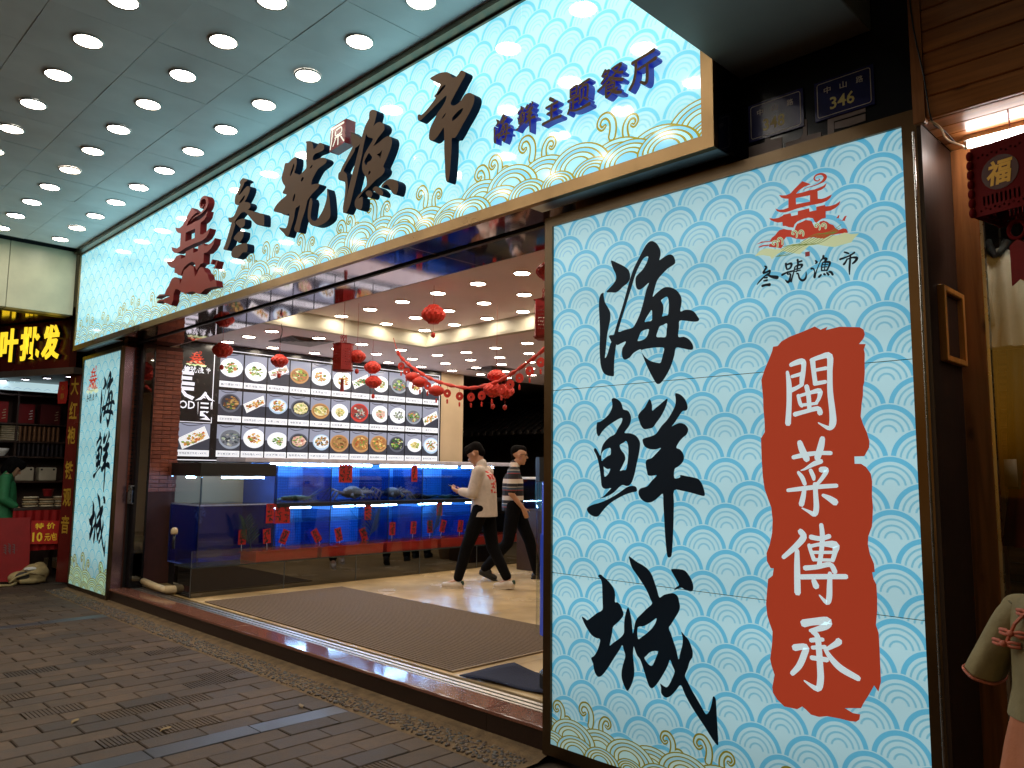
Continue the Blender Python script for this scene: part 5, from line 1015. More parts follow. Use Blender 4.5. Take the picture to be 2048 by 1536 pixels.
# -- red price cards
CARDI = [(5.676, 1.459, 0, 0), (5.772, 1.459, 0, 0), (6.845, 1.465, 0, 0), (8.006, 1.471, 0, 0), (6.087, .97, 0, 0), (7.309, .986, 0, 0), (4.687, .98, 0, 0), (4.80, .972, 0, 0), (4.899, .97, 0, 0),
         (4.329, .722, .03, 1), (4.635, .719, -.08, 1), (4.863, .70, .38, 1), (5.30, .69, -.55, 1), (5.62, .69, -.24, 1), (6.0, .67, -.35, 1), (6.459, .727, .02, 1), (6.815, .725, .06, 1), (7.106, .727, -.03, 1), (7.344, .724, .28, 1), (7.675, .71, .14, 1)]
STICK = pm('clear_stick', (.55, .55, .55), .3)
for k, (y, z, tilt, low) in enumerate(CARDI):
    w, h = (.048, .085) if low else ((.052, .115))
    X0 = -8.70 if low else -8.742
    lab = (f'{ORD[k-9]} small tilted red card from the street end above the tray tank' if low else f'{ORD[k]} flat red card stuck on the tall tank glass, listed from the upper tier')
    r = thing('price_card', lab, 'card', (X0, y, z), group='red cards on the fish tanks')
    ct, sn = cos(tilt), sin(tilt)
    f = lambda a, b_, d, y=y, z=z, X0=X0, ct=ct, sn=sn: (X0+d, y+a*ct+b_*sn, z-a*sn+b_*ct)
    MB().poly([[(-w, -h), (w, -h), (w, h), (-w, h)]], f, 0, .0015).build('paper', RED, r, fix=True)
    mb = MB(); random.seed(100+k)
    for j in range(4):
        zc = h*.68-j*h*.45
        for s in range(4):
            a, b_ = random.uniform(-w*.6, w*.6), zc+random.uniform(-h*.16, h*.16); an = random.choice((0, .2, 1.4, 1.6, .9, 2.3)); L = random.uniform(.012, .028)
            stroke_quads(mb, [(a-cos(an)*L, b_-sin(an)*L, .007), (a, b_+.002, .012), (a+cos(an)*L, b_+sin(an)*L, .008)], f, .0018+.0002*s, c=(.012, .008, .008), k=2)
    mb.build('brush_writing', PRINT, r)
    if low: MB().tube([f(0, -h*.6, -.003), f(.0, -h-.05, -.004)], .004, 6).build('stick', STICK, r)
# -- palm fronds, shellfish
FROND = pm('dark_palm_leaf', (.02, .05, .03), .4, 0, .3, 20)
for k, (y, z, s, n, lab) in enumerate(((5.99, .56, .42, 9, 'dark palm frond standing in the tray tank, middle one'), (7.05, .56, .45, 11, 'dark spiky palm fronds in the tray tank, far end'), (4.40, .56, .38, 10, 'dark palm frond in the tray tank beside the hooded tank'))):
    r = thing('palm_frond', lab, 'plant', (-8.6, y, z)); random.seed(60+k)
    base = Vector((-8.6, y, z)); mb = MB(); tip = base+Vector((.02, .12*(1 if k != 2 else -1), s)); mb.tube([base, lerp(base, tip, .5)+Vector((.02, 0, .02)), tip], [.006, .005, .002], 6); mb.build('stem', FROND, r)
    for i in range(n):
        t = .25+.75*i/n; p = lerp(base, tip, t)
        for sg in (-1, 1):
            d = Vector((random.uniform(-.1, .1), sg*.8, .55+.4*t)).normalized(); L = s*.55*(1-.45*t); e = p+d*L; side = d.cross(Vector((1, 0, 0))).normalized()*.008
            mb = MB(); m1 = lerp(p, e, .5)+Vector((.01, 0, .01)); mb.add([p-side*.4, p+side*.4, m1+side, e, m1-side], [(0, 1, 2, 4), (4, 2, 3)]); mb.build('leaflet', FROND, r)
LOBM = pm('lobster_shell', (.5, .32, .1), .4, 0, .6, 40); CRABM = pm('red_crab_shell', (.85, .3, .14), .45, 0, .3, 20)
r = thing('lobster', 'spotted brown lobster lying in the upper tank beside the hood', 'lobster', (-8.95, 5.12, 1.105))
rs = []; n = 11
for i in range(n):
    t = i/(n-1); rad = .045*sin(pi*(.15+.8*t))**.7*(1.08 if i % 2 else .95); rs.append([(-8.92+rad*1.0*cos(2*pi*k/10), 4.93+.40*t, 1.15+rad*.8*sin(2*pi*k/10)) for k in range(10)])
MB().rings(rs).build('shell', LOBM, r, smooth=True)
for sg in (-1, 1): MB().tube([(-8.92+.015*sg, 5.32, 1.165), (-8.90+.06*sg, 5.42, 1.22), (-8.88+.1*sg, 5.52, 1.27)], [.005, .004, .002], 6).build('antenna', LOBM, r)
for i in range(5):
    for sg in (-1, 1): MB().tube([(-8.92+.035*sg, 5.05+.05*i, 1.14), (-8.92+.085*sg, 5.06+.055*i, 1.155), (-8.92+.1*sg, 5.07+.06*i, 1.104)], [.006, .005, .003], 6).build('leg', LOBM, r)
MB().add([(-8.96, 4.93, 1.14), (-8.88, 4.93, 1.14), (-8.86, 4.86, 1.13), (-8.98, 4.86, 1.13), (-8.92, 4.90, 1.16)], [(0, 1, 4), (1, 2, 4), (2, 3, 4), (3, 0, 4)]).build('tail_fan', LOBM, r)
for nm, y, s, lab in (('crab', 5.97, 1.25, 'large orange king crab in the upper tank, nearer the street'), ('crab', 6.62, 1.1, 'orange king crab in the upper tank, farther along')):
    r = thing(nm, lab, 'crab', (-8.95, y, 1.105)); mb = MB(); n = 14
    mb.lathe([(.001, .14), (.04, .135), (.09, .11), (.12, .07), (.115, .04), (.06, .015), (.001, .01)], -8.95, y, 1.12, n, mod=lambda k, r_, z_: 1+.08*((k*7) % 3-1)); mb.v = [(a, y+(b_-y)*s, 1.12+(c_-1.12)*s) for a, b_, c_ in mb.v]; mb.build('carapace', CRABM, r, smooth=True)
    for i in range(4):
        for sg in (-1, 1):
            p = Vector((-8.95+.02*i-.04, y+sg*.1*s, 1.2)); q = p+Vector((.05*(i-1.5), sg*.12*s, .07-.02*i)); e = q+Vector((.03*(i-1.5), sg*.07*s, -.15)); MB().tube([p, q, Vector((e.x, e.y, max(e.z, 1.108)))], [.018, .014, .006], 7).build('leg', CRABM, r, smooth=True)
    for sg in (-1, 1): MB().tube([(-8.85, y+sg*.06, 1.19), (-8.81, y+sg*.1, 1.16), (-8.795, y+sg*.04, 1.13)], [.02, .024, .008], 8).build('claw', CRABM, r, smooth=True)
mb = MB(); random.seed(4)
tag(mb.tube([(-8.95+.03*sin(3*t/5), 6.9+.075*t, 1.14+.01*sin(t)) for t in range(9)], [.015, .03, .035, .036, .034, .03, .025, .018, .008], 8).build('eel', pm('eel_skin', (.015, .015, .014), .3), smooth=True), 'dark eel resting on the floor of the upper tank', 'fish')
tag(MB().tube([(-8.9+.02*sin(t), 7.42+.06*t, 1.13+.008*sin(2*t)) for t in range(8)], [.012, .028, .033, .032, .03, .026, .02, .006], 8).build('fish', pm('fish_skin', (.09, .06, .025), .35, 0, .5, 30), smooth=True), 'brown bottom-lying fish in the upper tank behind the standing men', 'fish')
# ================================================================ COLUMN TANK just inside the right jamb
ct_ = thing('column_tank', 'narrow blue column aquarium with black cap inside the entrance', 'aquarium', (-3.28, 3.85, .155))
n = 8; cx, cy_ = -3.345, 3.84
MB().lathe([(.16, 0), (.16, .1), (.13, .13), (.13, .33)], cx, cy_, .155, 20).build('base', BLACK, ct_, smooth=False)
MB().lathe([(.185, 0), (.185, .95)], cx, cy_, .49, 20, cap=False).build('glass_tube', GLASS, ct_, smooth=True)
MB().lathe([(.16, 0), (.16, .62)], cx, cy_, .49, 20, cap=True).build('water_column', em('blue_glow_water', (.03, .07, .5), .35, (.03, .06, .3), .1), ct_, smooth=False)  # water is no lamp; its blue glow is put into the material
MB().lathe([(.15, .622), (.15, .95)], cx, cy_, .49, 20, cap=True).build('inner_light', em('blue_lit_core', (.08, .12, .7), .4, (.03, .06, .3), .1), ct_)
MB().lathe([(.19, 0), (.19, .155)], cx, cy_, 1.44, 20).build('cap', BLACK, ct_)
# ================================================================ LANTERNS AND GARLAND
LANT = pm('lantern_paper', (.62, .035, .02), .55, 0, .2, 30, sss=0); LANTD = pm('lantern_paper_dark', (.34, .012, .012), .5, 0, .15, 20); CORD = pm('red_cord', (.3, .02, .02), .7); GOLD = pm('gold_foil', (.7, .42, .08), .3, .8)
def honeycomb(x, y, z, r, top, lab, charm=True, squash=.85):
    t = thing('paper_lantern', lab, 'lantern', (x, y, z-r), group='red paper lanterns in the shop')
    prof = [(.28, -.86), (.42, -.86), (.46, -.74), (.78, -.5), (.97, -.15), (1, .05), (.93, .3), (.72, .58), (.46, .78), (.42, .88), (.28, .88)]
    n = 48
    MB().lathe([(r*a, r*b_*squash) for a, b_ in prof], x, y, z, n, mod=lambda k, q, h: 1+.06*cos(k*2*pi/4)*(1 if int((h/r+1)*5) % 2 else -1)).build('paper_body', LANT, t)
    MB().tube([(x, y, z+r*.75*squash), (x, y, top)], .0022, 5).build('cord', CORD, t)
    if charm:
        MB().tube([(x, y, z-r*.85*squash), (x, y, z-r*1.9)], .0018, 5).build('charm_cord', CORD, t)
        MB().lathe([(.003, -.03), (.02, -.018), (.022, 0), (.02, .018), (.003, .03)], x, y, z-r*1.75, 10).build('charm', LANT, t, smooth=True)
    return t
honeycomb(-8.302, 3.80, 2.80, .108, 3.09, 'dark red paper lantern nearest the street in front of the menu heading')
honeycomb(-8.461, 4.574, 2.778, .1, 3.09, 'red paper lantern in front of the third dish on the menu')
honeycomb(-5.826, 4.75, 3.005, .115, 3.29, 'large orange-red paper lantern hanging from the raised ceiling tray', squash=.9)
honeycomb(-7.935, 5.53, 2.751, .1, 3.09, 'upper red paper lantern of the stacked pair before the menu', False)
honeycomb(-7.939, 5.553, 2.575, .1, 2.66, 'lower red paper lantern of the stacked pair before the menu')
honeycomb(-7.0, 4.68, 2.70, .09, 3.28, 'red paper lantern half hidden behind the hexagonal lantern')
honeycomb(-6.012, 5.783, 2.515, .1, 3.29, 'uppermost lantern of the orange cluster on the garland', False, .75)
honeycomb(-5.977, 5.70, 2.36, .1, 2.5, 'front left lantern of the orange cluster under the garland')
honeycomb(-6.0, 5.90, 2.362, .1, 2.5, 'rear right lantern of the orange cluster under the garland')
honeycomb(-3.98, 4.36, 3.03, .09, 3.29, 'red lantern partly cut off by the right sign frame, near the ceiling', False)
def hexlant(x, y, z, w, h, top, lab):
    t = thing('hexagonal_lantern', lab, 'lantern', (x, y, z-h/2), group='carved red lanterns')
    n = 6
    for k in range(n):
        a0, a1 = 2*pi*k/n+.3, 2*pi*(k+1)/n+.3; p0 = Vector((x+w*cos(a0), y+w*sin(a0), 0)); p1 = Vector((x+w*cos(a1), y+w*sin(a1), 0)); e = (p1-p0); nn = Vector((cos((a0+a1)/2), sin((a0+a1)/2), 0))
        f = lambda u, v, d, p0=p0, e=e, nn=nn: tuple(p0+e*u+nn*d+Vector((0, 0, z+v)))
        holes = []
        for i in range(4):
            for j in range(7):
                cu, cv = .2+.2*i+(.04 if j % 2 else 0), -h*.30+h*.1*j; du, dv = .055, h*.032
                holes.append([(cu-du, cv), (cu, cv-dv), (cu+du, cv), (cu, cv+dv)])
        MB().poly([[(.02, -h/2), (.98, -h/2), (.98, h/2), (.02, h/2)]]+holes, f, 0, .003).build('carved_panel', LANTD, t, fix=True)
        MB().tube([p0+Vector((0, 0, z-h*.52)), p0+Vector((0, 0, z+h*.52))], .005, 6).build('post', LANTD, t)
    MB().lathe([(w*1.05, -h*.52), (w*1.12, -h*.5), (w*.9, -h*.56), (.01, -h*.58)], x, y, z, 6, cap=False).build('bottom_rim', LANTD, t)
    MB().lathe([(w*1.05, h*.5), (w*1.1, h*.53), (w*.3, h*.56), (.01, h*.58)], x, y, z, 6, cap=False).build('top_rim', LANTD, t)
    MB().tube([(x, y, z+h*.56), (x, y, top)], .0025, 5).build('cord', CORD, t)
    kn = [(x+.035*sin(4*pi*i/24), y+.035*sin(4*pi*i/24)*.4, z+h*.72+.045*cos(2*pi*i/24*3)) for i in range(24)]; MB().tube(kn+[kn[0]], .004, 5).build('knot', CORD, t)
    MB().tube([(x, y, z-h*.58), (x, y, z-h*.85)], .002, 5).build('tassel_cord', CORD, t); MB().lathe([(.004, 0), (.018, -.01), (.016, -.04), (.022, -.14), (.001, -.141)], x, y, z-h*.82, 10).build('tassel', LANTD, t)
    return t
hexlant(-7.073, 4.552, 2.684, .105, .27, 3.28, 'carved red hexagonal lantern with tassel in front of the menu')
hexlant(-4.30, 4.70, 2.75, .105, .30, 3.28, 'carved red hexagonal lantern cut off by the right sign frame')
gl_ = thing('garland', 'red bunting garland with hanging charms strung under the shop ceiling', 'garland', (-6.3, 5.6, 2.4))
gp = [(-7.62, 5.6, 3.09), (-7.527, 5.635, 2.865), (-7.25, 5.66, 2.68), (-6.9, 5.69, 2.52), (-6.388, 5.707, 2.408), (-5.9, 5.66, 2.43), (-5.45, 5.56, 2.53), (-4.928, 5.414, 2.69), (-4.4, 5.26, 2.95)]
gq = catmull(gp, 8, False); MB().tube(gq, [.004 if i < 6 else .018+.007*sin(i*2.1) for i in range(len(gq))], 9).build('twisted_ribbon', LANT, gl_)
for i in range(9, len(gq)-2, 3):
    x, y, z = gq[i]; s = .045 if i not in (15, 18, 24) else .07
    MB().tube([(x, y, z-.01), (x, y, z-.06)], .002, 5).build('charm_cord', CORD, gl_)
    if s > .05: MB().lathe([(s*.4, .06), (s*1.2, .03), (s*1.35, 0), (s*1.2, -.03), (s*.4, -.06)], x, y, z-.11, 14).build('small_lantern', LANT, gl_, smooth=True)
    else: MB().poly([[(s*cos(2*pi*k/10), s*sin(2*pi*k/10)*1.1) for k in range(10)], [(s*.25*cos(2*pi*k/6), s*.25*sin(2*pi*k/6)) for k in range(6)]], lambda u, v, d, x=x, y=y, z=z: (x+u*.75-d*.6, y+u*.6+d*.75, z-.10+v), -.003, .003).build('paper_charm', LANT, gl_, fix=True)
    MB().lathe([(.003, 0), (.011, -.008), (.010, -.05), (.001, -.052)], x, y, z-.105-s*1.3, 7).build('tassel', LANT, gl_)
MB().tube([(-7.3, 3.95, 2.985), (-7.28, 3.95, 2.93), (-7.30, 3.96, 2.88), (-7.33, 3.96, 2.84), (-7.33, 3.965, 2.80)], [.004, .004, .004, .004, .009], 6).build('loose_wire', BLACK)
tag(bpy.data.objects['loose_wire'], 'loose black cable dangling from the mirrored header', 'cable')
# ================================================================ TEA SHOP on the left (its front turns towards the street)
P0 = Vector((-11.45, 3.3, 0)); UU = Vector((-.9326, -.361, 0)); NN = Vector((.361, -.9326, 0))
def NB(s, z, d): return tuple(P0+UU*s+NN*d+Vector((0, 0, z)))
def NT(x, z, d): return NB(-x, z, d)
def nbox(mb, s0, s1, d0, d1, z0, z1, m=0, c=None):
    return mb.add([NB(s, z, d) for z in (z0, z1) for s, d in ((s0, d0), (s1, d0), (s1, d1), (s0, d1))], [(3, 2, 1, 0), (4, 5, 6, 7), (0, 1, 5, 4), (1, 2, 6, 5), (2, 3, 7, 6), (3, 0, 4, 7)], m, c)
REDB = pm('dark_red_board', (.12, .012, .012), .25, 0, .15, 4); GOLDM = pm('gold_mirror_ceiling', (.5, .38, .12), .12, 1, .1, 2)
YEL = em('yellow_lit_letter', (1, .70, .03), 1.1, (.8, .5, .02)); YELP = pm('gold_paint', (.55, .36, .04), .4, .2)
ts = thing('shop_sign', 'dark red tea shop signboard with glowing yellow letters at far left', 'signboard', NB(1.2, 2.83, 0))
nbox(MB(), .1, 3.2, 0, .1, 2.83, 3.475).build('board', REDB, ts)
for ch, c_, w in (('叶', 1.27, .37), ('批', .83, .38), ('发', .41, .34)):
    mb = MB(); text(mb, ch, -c_, 3.18, w, .47, NT, .15, .165, bold=.03); mb.build('lit_letter', YEL, ts, fix=True)
    mb = MB(); text(mb, ch, -c_, 3.18, w, .47, NT, .1005, .149, bold=.03); mb.build('letter_return', BLACK, ts, fix=True)
tag(nbox(MB(), .0, 3.4, -.9, .1, 2.74, 2.8295).build('tea_shop_soffit', pm('brown_soffit', (.12, .09, .075), .4)), kind='structure')
tag(MB().box(-14.2, -10.985, -.5, 3.55, 3.49, 3.55).build('tea_shop_canopy', GOLDM), kind='structure')
LAMPT = em('tea_shop_lamp', (.85, .85, 1), 13)
for i, s in enumerate((.35, .82, 1.27, 1.75)):
    x, y, z = NB(s, 2.728, -.12); o = downlight(.055, LAMPT); o.location = (x, y, z); tag(o, f'{ORD[i]} small spotlight under the tea shop sign counted from the red strip', 'downlight', 'spotlights under the tea shop sign')
for i, (x, y) in enumerate(((-12.2, 2.4), (-12.9, 1.9))):
    o = downlight(.06, LAMPT); o.location = (x, y, 3.478); tag(o, f'{ORD[i]} spotlight in the gold mirrored ceiling of the tea shop', 'downlight')
st_ = thing('vertical_sign', 'narrow dark red strip with six vertical gold characters beside the left light box', 'sign', NB(.08, 0, 0))
nbox(MB(), -.03, .19, -.06, .0, .02, 2.738).build('board', REDB, st_)
for ch, z in (('大', 2.58), ('红', 2.26), ('袍', 1.93), ('铁', 1.47), ('观', 1.11), ('音', .76)):
    mb = MB(); text(mb, ch, -.085, z, .15, .235, NT, .002, bold=.02); mb.build('character', YELP, st_)
tw = tag(empty('tea_shop_wall', (-13.4, 2, 0)), kind='structure')
MB().box(-13.6, -13.45, -1, 4.4, 0, 3.5).build('wall_face', pm('tea_wall_brown', (.06, .03, .02), .6), tw)
MB().box(-13.6, -11.5, 3.75, 3.85, 0, 3.5).build('wall_return', MATS['tea_wall_brown'], tw)
sh = thing('display_shelf', 'dark wooden shelf of tea boxes and tins along the tea shop wall', 'shelf', (-13.2, 3.0, 0))
SHW = pm('shelf_dark_wood', (.045, .022, .014), .4)
for z in (.95, 1.3, 1.66, 1.88, 2.14, 2.56): MB().bev(-13.44, -13.14, 2.2, 3.74, z-.025, z, .003).build('shelf_board', SHW, sh)
for y in (2.2, 2.99, 3.72): MB().bev(-13.43, -13.16, y, y+.025, .05, 2.75, .003).build('upright', SHW, sh)
r = thing('lit_print', 'pale blue backlit print strip above the tea shelves', 'sign', (-13.2, 3, 2.6))
mb = MB(); fx = FX(-13.15); mb.quad(fx(2.3, 2.61, 0), fx(3.58, 2.61, 0), fx(3.58, 2.77, 0), fx(2.3, 2.77, 0), 0, (.5, .7, .75))
for k in range(9):
    y = 2.4+.13*k; stroke_quads(mb, [(y, 2.63, .004), (y+.05, 2.655, .008), (y+.1, 2.635, .004)], fx, .001, c=(.3, .5, .58))
text(mb, '大红袍 铁观音', 2.75, 2.735, .5, .03, fx, .001, c=(.2, .35, .4)); mb.build('print', PRINT_LIT, r)
MB().box(-13.2, -13.151, 2.3, 3.58, 2.6, 2.78).build('case', SHW, r)
REDS = [pm('gift_box_'+n_, c, .45, 0, .15, 6, spec=.25) for n_, c in (('red', (.3, .012, .012)), ('crimson', (.2, .01, .012)), ('maroon', (.1, .012, .012)))]
for k, (y0, y1, h, m_, lab) in enumerate(((2.55, 2.88, .30, 0, 'bright red gift box on the top tea shelf at the left edge'), (3.01, 3.22, .28, 1, 'crimson gift box with pale emblem on the top tea shelf'), (3.30, 3.56, .29, 2, 'maroon gift box with gold writing on the top tea shelf'))):
    r = thing('gift_box', lab, 'box', (-13.25, (y0+y1)/2, 2.14), group='gift boxes on the tea shelf')
    MB().bev(-13.38, -13.17, y0, y1, 2.141, 2.141+h, .004).build('carton', REDS[m_], r)
    mb = MB(); f = FX(-13.17); c_ = (.5, .35, .2) if k != 1 else (.6, .55, .5)
    for j in range(4): stroke_quads(mb, [(y1-.07+.012*(j % 2), 2.2+.04*j, .012), (y1-.03, 2.21+.04*j, .012)], f, .0015, c=c_)
    mb.build('emblem', PRINT, r)
CLOTH = pm('cream_cloth', (.5, .42, .28), .8, 0, .15, 20)
r = thing('cloth_pile', 'folded pile of cream cloth on the tea shelf', 'cloth', (-13.25, 2.8, 1.88))
for k in range(7): MB().bev(-13.36+.006*(k % 2), -13.18-.004*(k % 3), 2.82+.008*(k % 2), 3.06-.01*(k % 3), 1.881+.032*k, 1.911+.032*k, .012).build('fold', CLOTH, r, smooth=True)
TIN = [pm('tea_tin_'+n_, c, .3, .5, .2, 15) for n_, c in (('bronze', (.2, .1, .05)), ('dark', (.03, .025, .03)))]
for row, (zb, h, m_, n) in enumerate(((1.9-.02+.001, .22, 0, 9), (1.661, .19, 1, 10))):
    for k in range(n):
        y = 3.06+.062*k
        r = thing('tea_tin', f'{ORD[k]} slim {"bronze" if m_ == 0 else "black"} tea tin from the left in its shelf row', 'tin', (-13.2, y, zb), group='tea tins on the shelf')
        MB().lathe([(.024, 0), (.027, .004), (.027, h*.8), (.025, h*.81)], -13.2, y, zb, 12).build('tin_body', TIN[m_], r); MB().lathe([(.028, h*.81), (.028, h*.98), (.022, h)], -13.2, y, zb, 12).build('lid', TIN[m_], r)
CASE = pm('cream_case', (.5, .44, .32), .45, 0, .08, 10)
for k, y in enumerate((3.15, 3.45)):
    r = thing('tea_case', f'cream carry case with dark corners on the lower tea shelf, {"left" if k == 0 else "right"} one', 'case', (-13.25, y, 1.3))
    MB().bev(-13.36, -13.17, y-.115, y+.115, 1.301, 1.50, .012).build('case_body', CASE, r)
    MB().tube([(-13.27, y-.06, 1.50), (-13.27, y-.045, 1.535), (-13.27, y+.045, 1.535), (-13.27, y+.06, 1.50)], .008, 7).build('handle', BLACK, r)
    for sg in (-1, 1): MB().ball((-13.17, y+sg*.08, 1.47), .004, .016, .016, 8).build('corner_stud', BLACK, r)
    MB().bev(-13.33, -13.16, y-.12, y+.12, 1.17, 1.272, .004).build('x', REDS[1], r); bpy.data.objects.remove(r.children[-1])
for k, y in enumerate((2.5, 2.66)):
    r = thing('white_bowl', f'white porcelain bowl on the tea shelf behind the green-clad person, {"left" if k == 0 else "right"} one', 'bowl', (-13.22, y+.2, 1.661)); MB().lathe([(.03, 0), (.035, .01), (.07, .06), (.085, .11), (.08, .11), (.06, .05), (.01, .015)], -13.22, y+.2, 1.661, 18, cap=False).build('bowl_shell', WHITE, r, smooth=True)
tb = thing('sales_table', 'red-clothed sales table in the tea shop front', 'table', (-12.25, 3.1, 0))
MB().bev(-12.5, -12.02, 2.78, 3.42, .93, .965, .004).build('table_top', SHW, tb)
mb = MB(); pts2 = []
for k in range(41):
    t = k/40; pts2.append((2.775+.65*t, -12.012+.012*sin(t*42)))
mb.add([(x, y, z) for z in (.40, .93) for y, x in pts2], [(k, k+1, 42+k, 41+k) for k in range(40)]); mb.build('cloth_front', REDS[0], tb, smooth=True)
for x, y in ((-12.47, 2.81), (-12.47, 3.38), (-12.05, 2.81), (-12.05, 3.38)): MB().box(x-.02, x+.02, y-.02, y+.02, .0, .929).build('leg', SHW, tb)
for k, (x, y) in enumerate(((-12.15, 3.0), (-12.13, 3.19), (-12.17, 3.36))):
    r = thing('tea_cake_stack', f'stack of paper-wrapped tea cakes on the sales table, {("left", "middle", "right")[k]} one', 'tea cakes', (x, y, .966))
    for j in range(5-k % 2): MB().lathe([(.01, 0), (.085, .003), (.095, .014), (.085, .025), (.01, .028)], x+.006*sin(j*2+k), y+.006*cos(j*3), .967+.029*j, 16).build('tea_cake', CLOTH if j % 2 == 0 else pm('kraft_wrap', (.3, .2, .1), .8) if 'kraft_wrap' not in MATS else MATS['kraft_wrap'], r, smooth=True)
r = thing('red_tub', 'small dark red tub on the tea cakes', 'tub', (-12.13, 3.2, 1.1)); MB().lathe([(.05, 0), (.07, .09), (.074, .095), (.068, .095), (.045, .01)], -12.13, 3.2, 1.112, 16, cap=False).build('tub_shell', REDS[1], r, smooth=True)
r = thing('price_sign', 'red card reading 特价 10元/包 hanging from the sales table', 'sign', (-11.98, 3.15, .47))
f = FX(-11.975); mb = MB(); mb.poly([[(2.99, .49), (3.32, .475), (3.32, .785), (2.985, .8)]], f, 0, .006); mb.build('card', pm('card_red', (.6, .03, .02), .5), r, fix=True)
mb = MB(); text(mb, '特 价', 3.155, .72, .24, .085, f, .0075, bold=.02); text(mb, '10', 3.07, .58, .12, .125, f, .0075, bold=.03); text(mb, '元/包', 3.23, .575, .15, .105, f, .0075, bold=.012); mb.build('lettering', em('glowing_yellow_print', (.9, .6, .03), .12, (.9, .6, .05)), r)  # lettering is plain print; a faint glow is put into its colour
r = thing('standing_sign', 'leaning red poster board with faded calligraphy beside the backpack', 'sign', (-11.85, 2.8, 0))
mb = MB(); mb.obox((-11.93, 2.80, .44), (.008, 0, 0), (.03, .17, 0), (-.07, 0, .40)); mb.build('board', REDS[0], r)
mb = MB(); fy = lambda a, b_, d: (-11.921-.175*(b_-.44)+d, a, b_)
for k in range(5):
    for j in range(4): stroke_quads(mb, [(2.68+.05*k, .50-.03*j+.02*(k % 2), .006), (2.70+.05*k, .495-.03*j, .010), (2.71+.045*k, .47-.03*j, .005)], fy, .004+.0003*j, c=(.12, .1, .1))
mb.build('writing', PRINT, r)
r = thing('hanging_tag', 'small red scalloped hanging tag with gold characters under the sign', 'tag', NB(.33, 2.4, 0)); mb = MB(); mb.poly([[(-.42, 2.36), (-.26, 2.36), (-.24, 2.5), (-.26, 2.66), (-.42, 2.66), (-.44, 2.5)]], NT, -.02, -.015); mb.build('paper', RED, r, fix=True)
mb = MB(); text(mb, '心', -.34, 2.58, .07, .07, NT, -.013); text(mb, '静', -.34, 2.46, .07, .08, NT, -.013); mb.build('characters', YELP, r)
# backpack on the pavement
def blob(name, mb, mat_, parent=None, voxel=.012, smooth=6, sub=False):
    """closed lumps fused into one continuous skin"""
    o = mb.build(name, mat_, parent, fix=True)
    a = o.modifiers.new('r', 'REMESH'); a.mode = 'VOXEL'; a.voxel_size = voxel; a.use_smooth_shade = True
    b_ = o.modifiers.new('s', 'SMOOTH'); b_.iterations = smooth; b_.factor = .5
    bpy.context.view_layer.update()
    me = bpy.data.meshes.new_from_object(o.evaluated_get(bpy.context.evaluated_depsgraph_get())); o.modifiers.clear(); old = o.data; o.data = me; bpy.data.meshes.remove(old); me.name = name
    return o
BPK = pm('tan_canvas', (.42, .32, .15), .8, 0, .2, 14, .3, 100); BPD = pm('dark_canvas', (.05, .045, .04), .7, 0, .2, 20)
r = thing('backpack', 'slumped tan and white backpack lying on the pavement by the tea shop', 'backpack', (-11.85, 2.98, 0))
mb = MB(); mb.ball((-11.84, 3.04, .12), .15, .17, .13, 14).ball((-11.86, 2.88, .08), .12, .15, .085, 14).ball((-11.9, 3.1, .17), .1, .1, .09, 12).tube([(-11.78, 3.14, .05), (-11.74, 3.0, .04), (-11.72, 2.84, .04)], [.05, .045, .03], 10)
blob('bag_body', mb, BPK, r, .012, 8)
mb = MB(); mb.ball((-11.77, 2.9, .10), .06, .11, .065, 12); blob('dark_pocket', mb, BPD, r, .012, 4)
mb = MB(); mb.ball((-11.76, 2.97, .19), .05, .09, .028, 12); blob('white_patch', mb, WHITE, r, .01, 4)
MB().tube([(-11.7, 2.8, .03), (-11.64, 2.72, .015), (-11.66, 2.62, .02), (-11.72, 2.56, .02)], [.02, .016, .016, .014], 8).build('strap', BPK, r, smooth=True)
MB().tube([(-11.72, 3.12, .10), (-11.69, 2.95, .15), (-11.72, 2.8, .10), (-11.7, 2.72, .04)], [.014]*4, 8).build('strap', BPK, r, smooth=True)
tag(MB().tube([(-11.62, 3.05, .012), (-11.5, 3.2, .012), (-11.42, 3.28, .012)], [.006, .006, .005], 6).build('umbrella_stick', BPD, smooth=True), 'thin dark stick lying beside the backpack', 'stick')
# ================================================================ PEOPLE
SKIN = pm('skin', (.50, .27, .17), .5, 0, .08, 10, sss=.15); HAIR = pm('black_hair', (.006, .005, .005), .8, 0, .3, 60, .4, 120, spec=.04)
def capsule(mb, a, b_, ra, rb, n=12, fl=1.0, side=None):
    a, b_ = Vector(a), Vector(b_); d = (b_-a); L = d.length or 1e-4; t = d/L
    s = side or (Vector((0, 1, 0)) if abs(t.y) < .9 else Vector((1, 0, 0))); u = (s-t*s.dot(t)).normalized(); v = t.cross(u); rs = []
    for k in range(5): q = -pi/2+pi/2*k/4; rs.append((a+t*ra*sin(q), ra*max(cos(q), .03)))
    for k in range(1, 5): q = pi/2*k/4; 
    rs += [(a+t*L*k/3, lerp(ra, rb, k/3)) for k in (1, 2)]
    for k in range(5): q = pi/2*k/4; rs.append((b_+t*rb*sin(q), rb*max(cos(q), .03)))
    mb.rings([[c+u*r*cos(2*pi*i/n)+v*r*fl*sin(2*pi*i/n) for i in range(n)] for c, r in rs]); return mb
def cut_below(o, z, no=(0, 0, 1), co=None):
    bm = bmesh.new(); bm.from_mesh(o.data); bmesh.ops.bisect_plane(bm, geom=bm.verts[:]+bm.edges[:]+bm.faces[:], plane_co=co or (0, 0, z), plane_no=no, clear_inner=True); bm.to_mesh(o.data); bm.free()
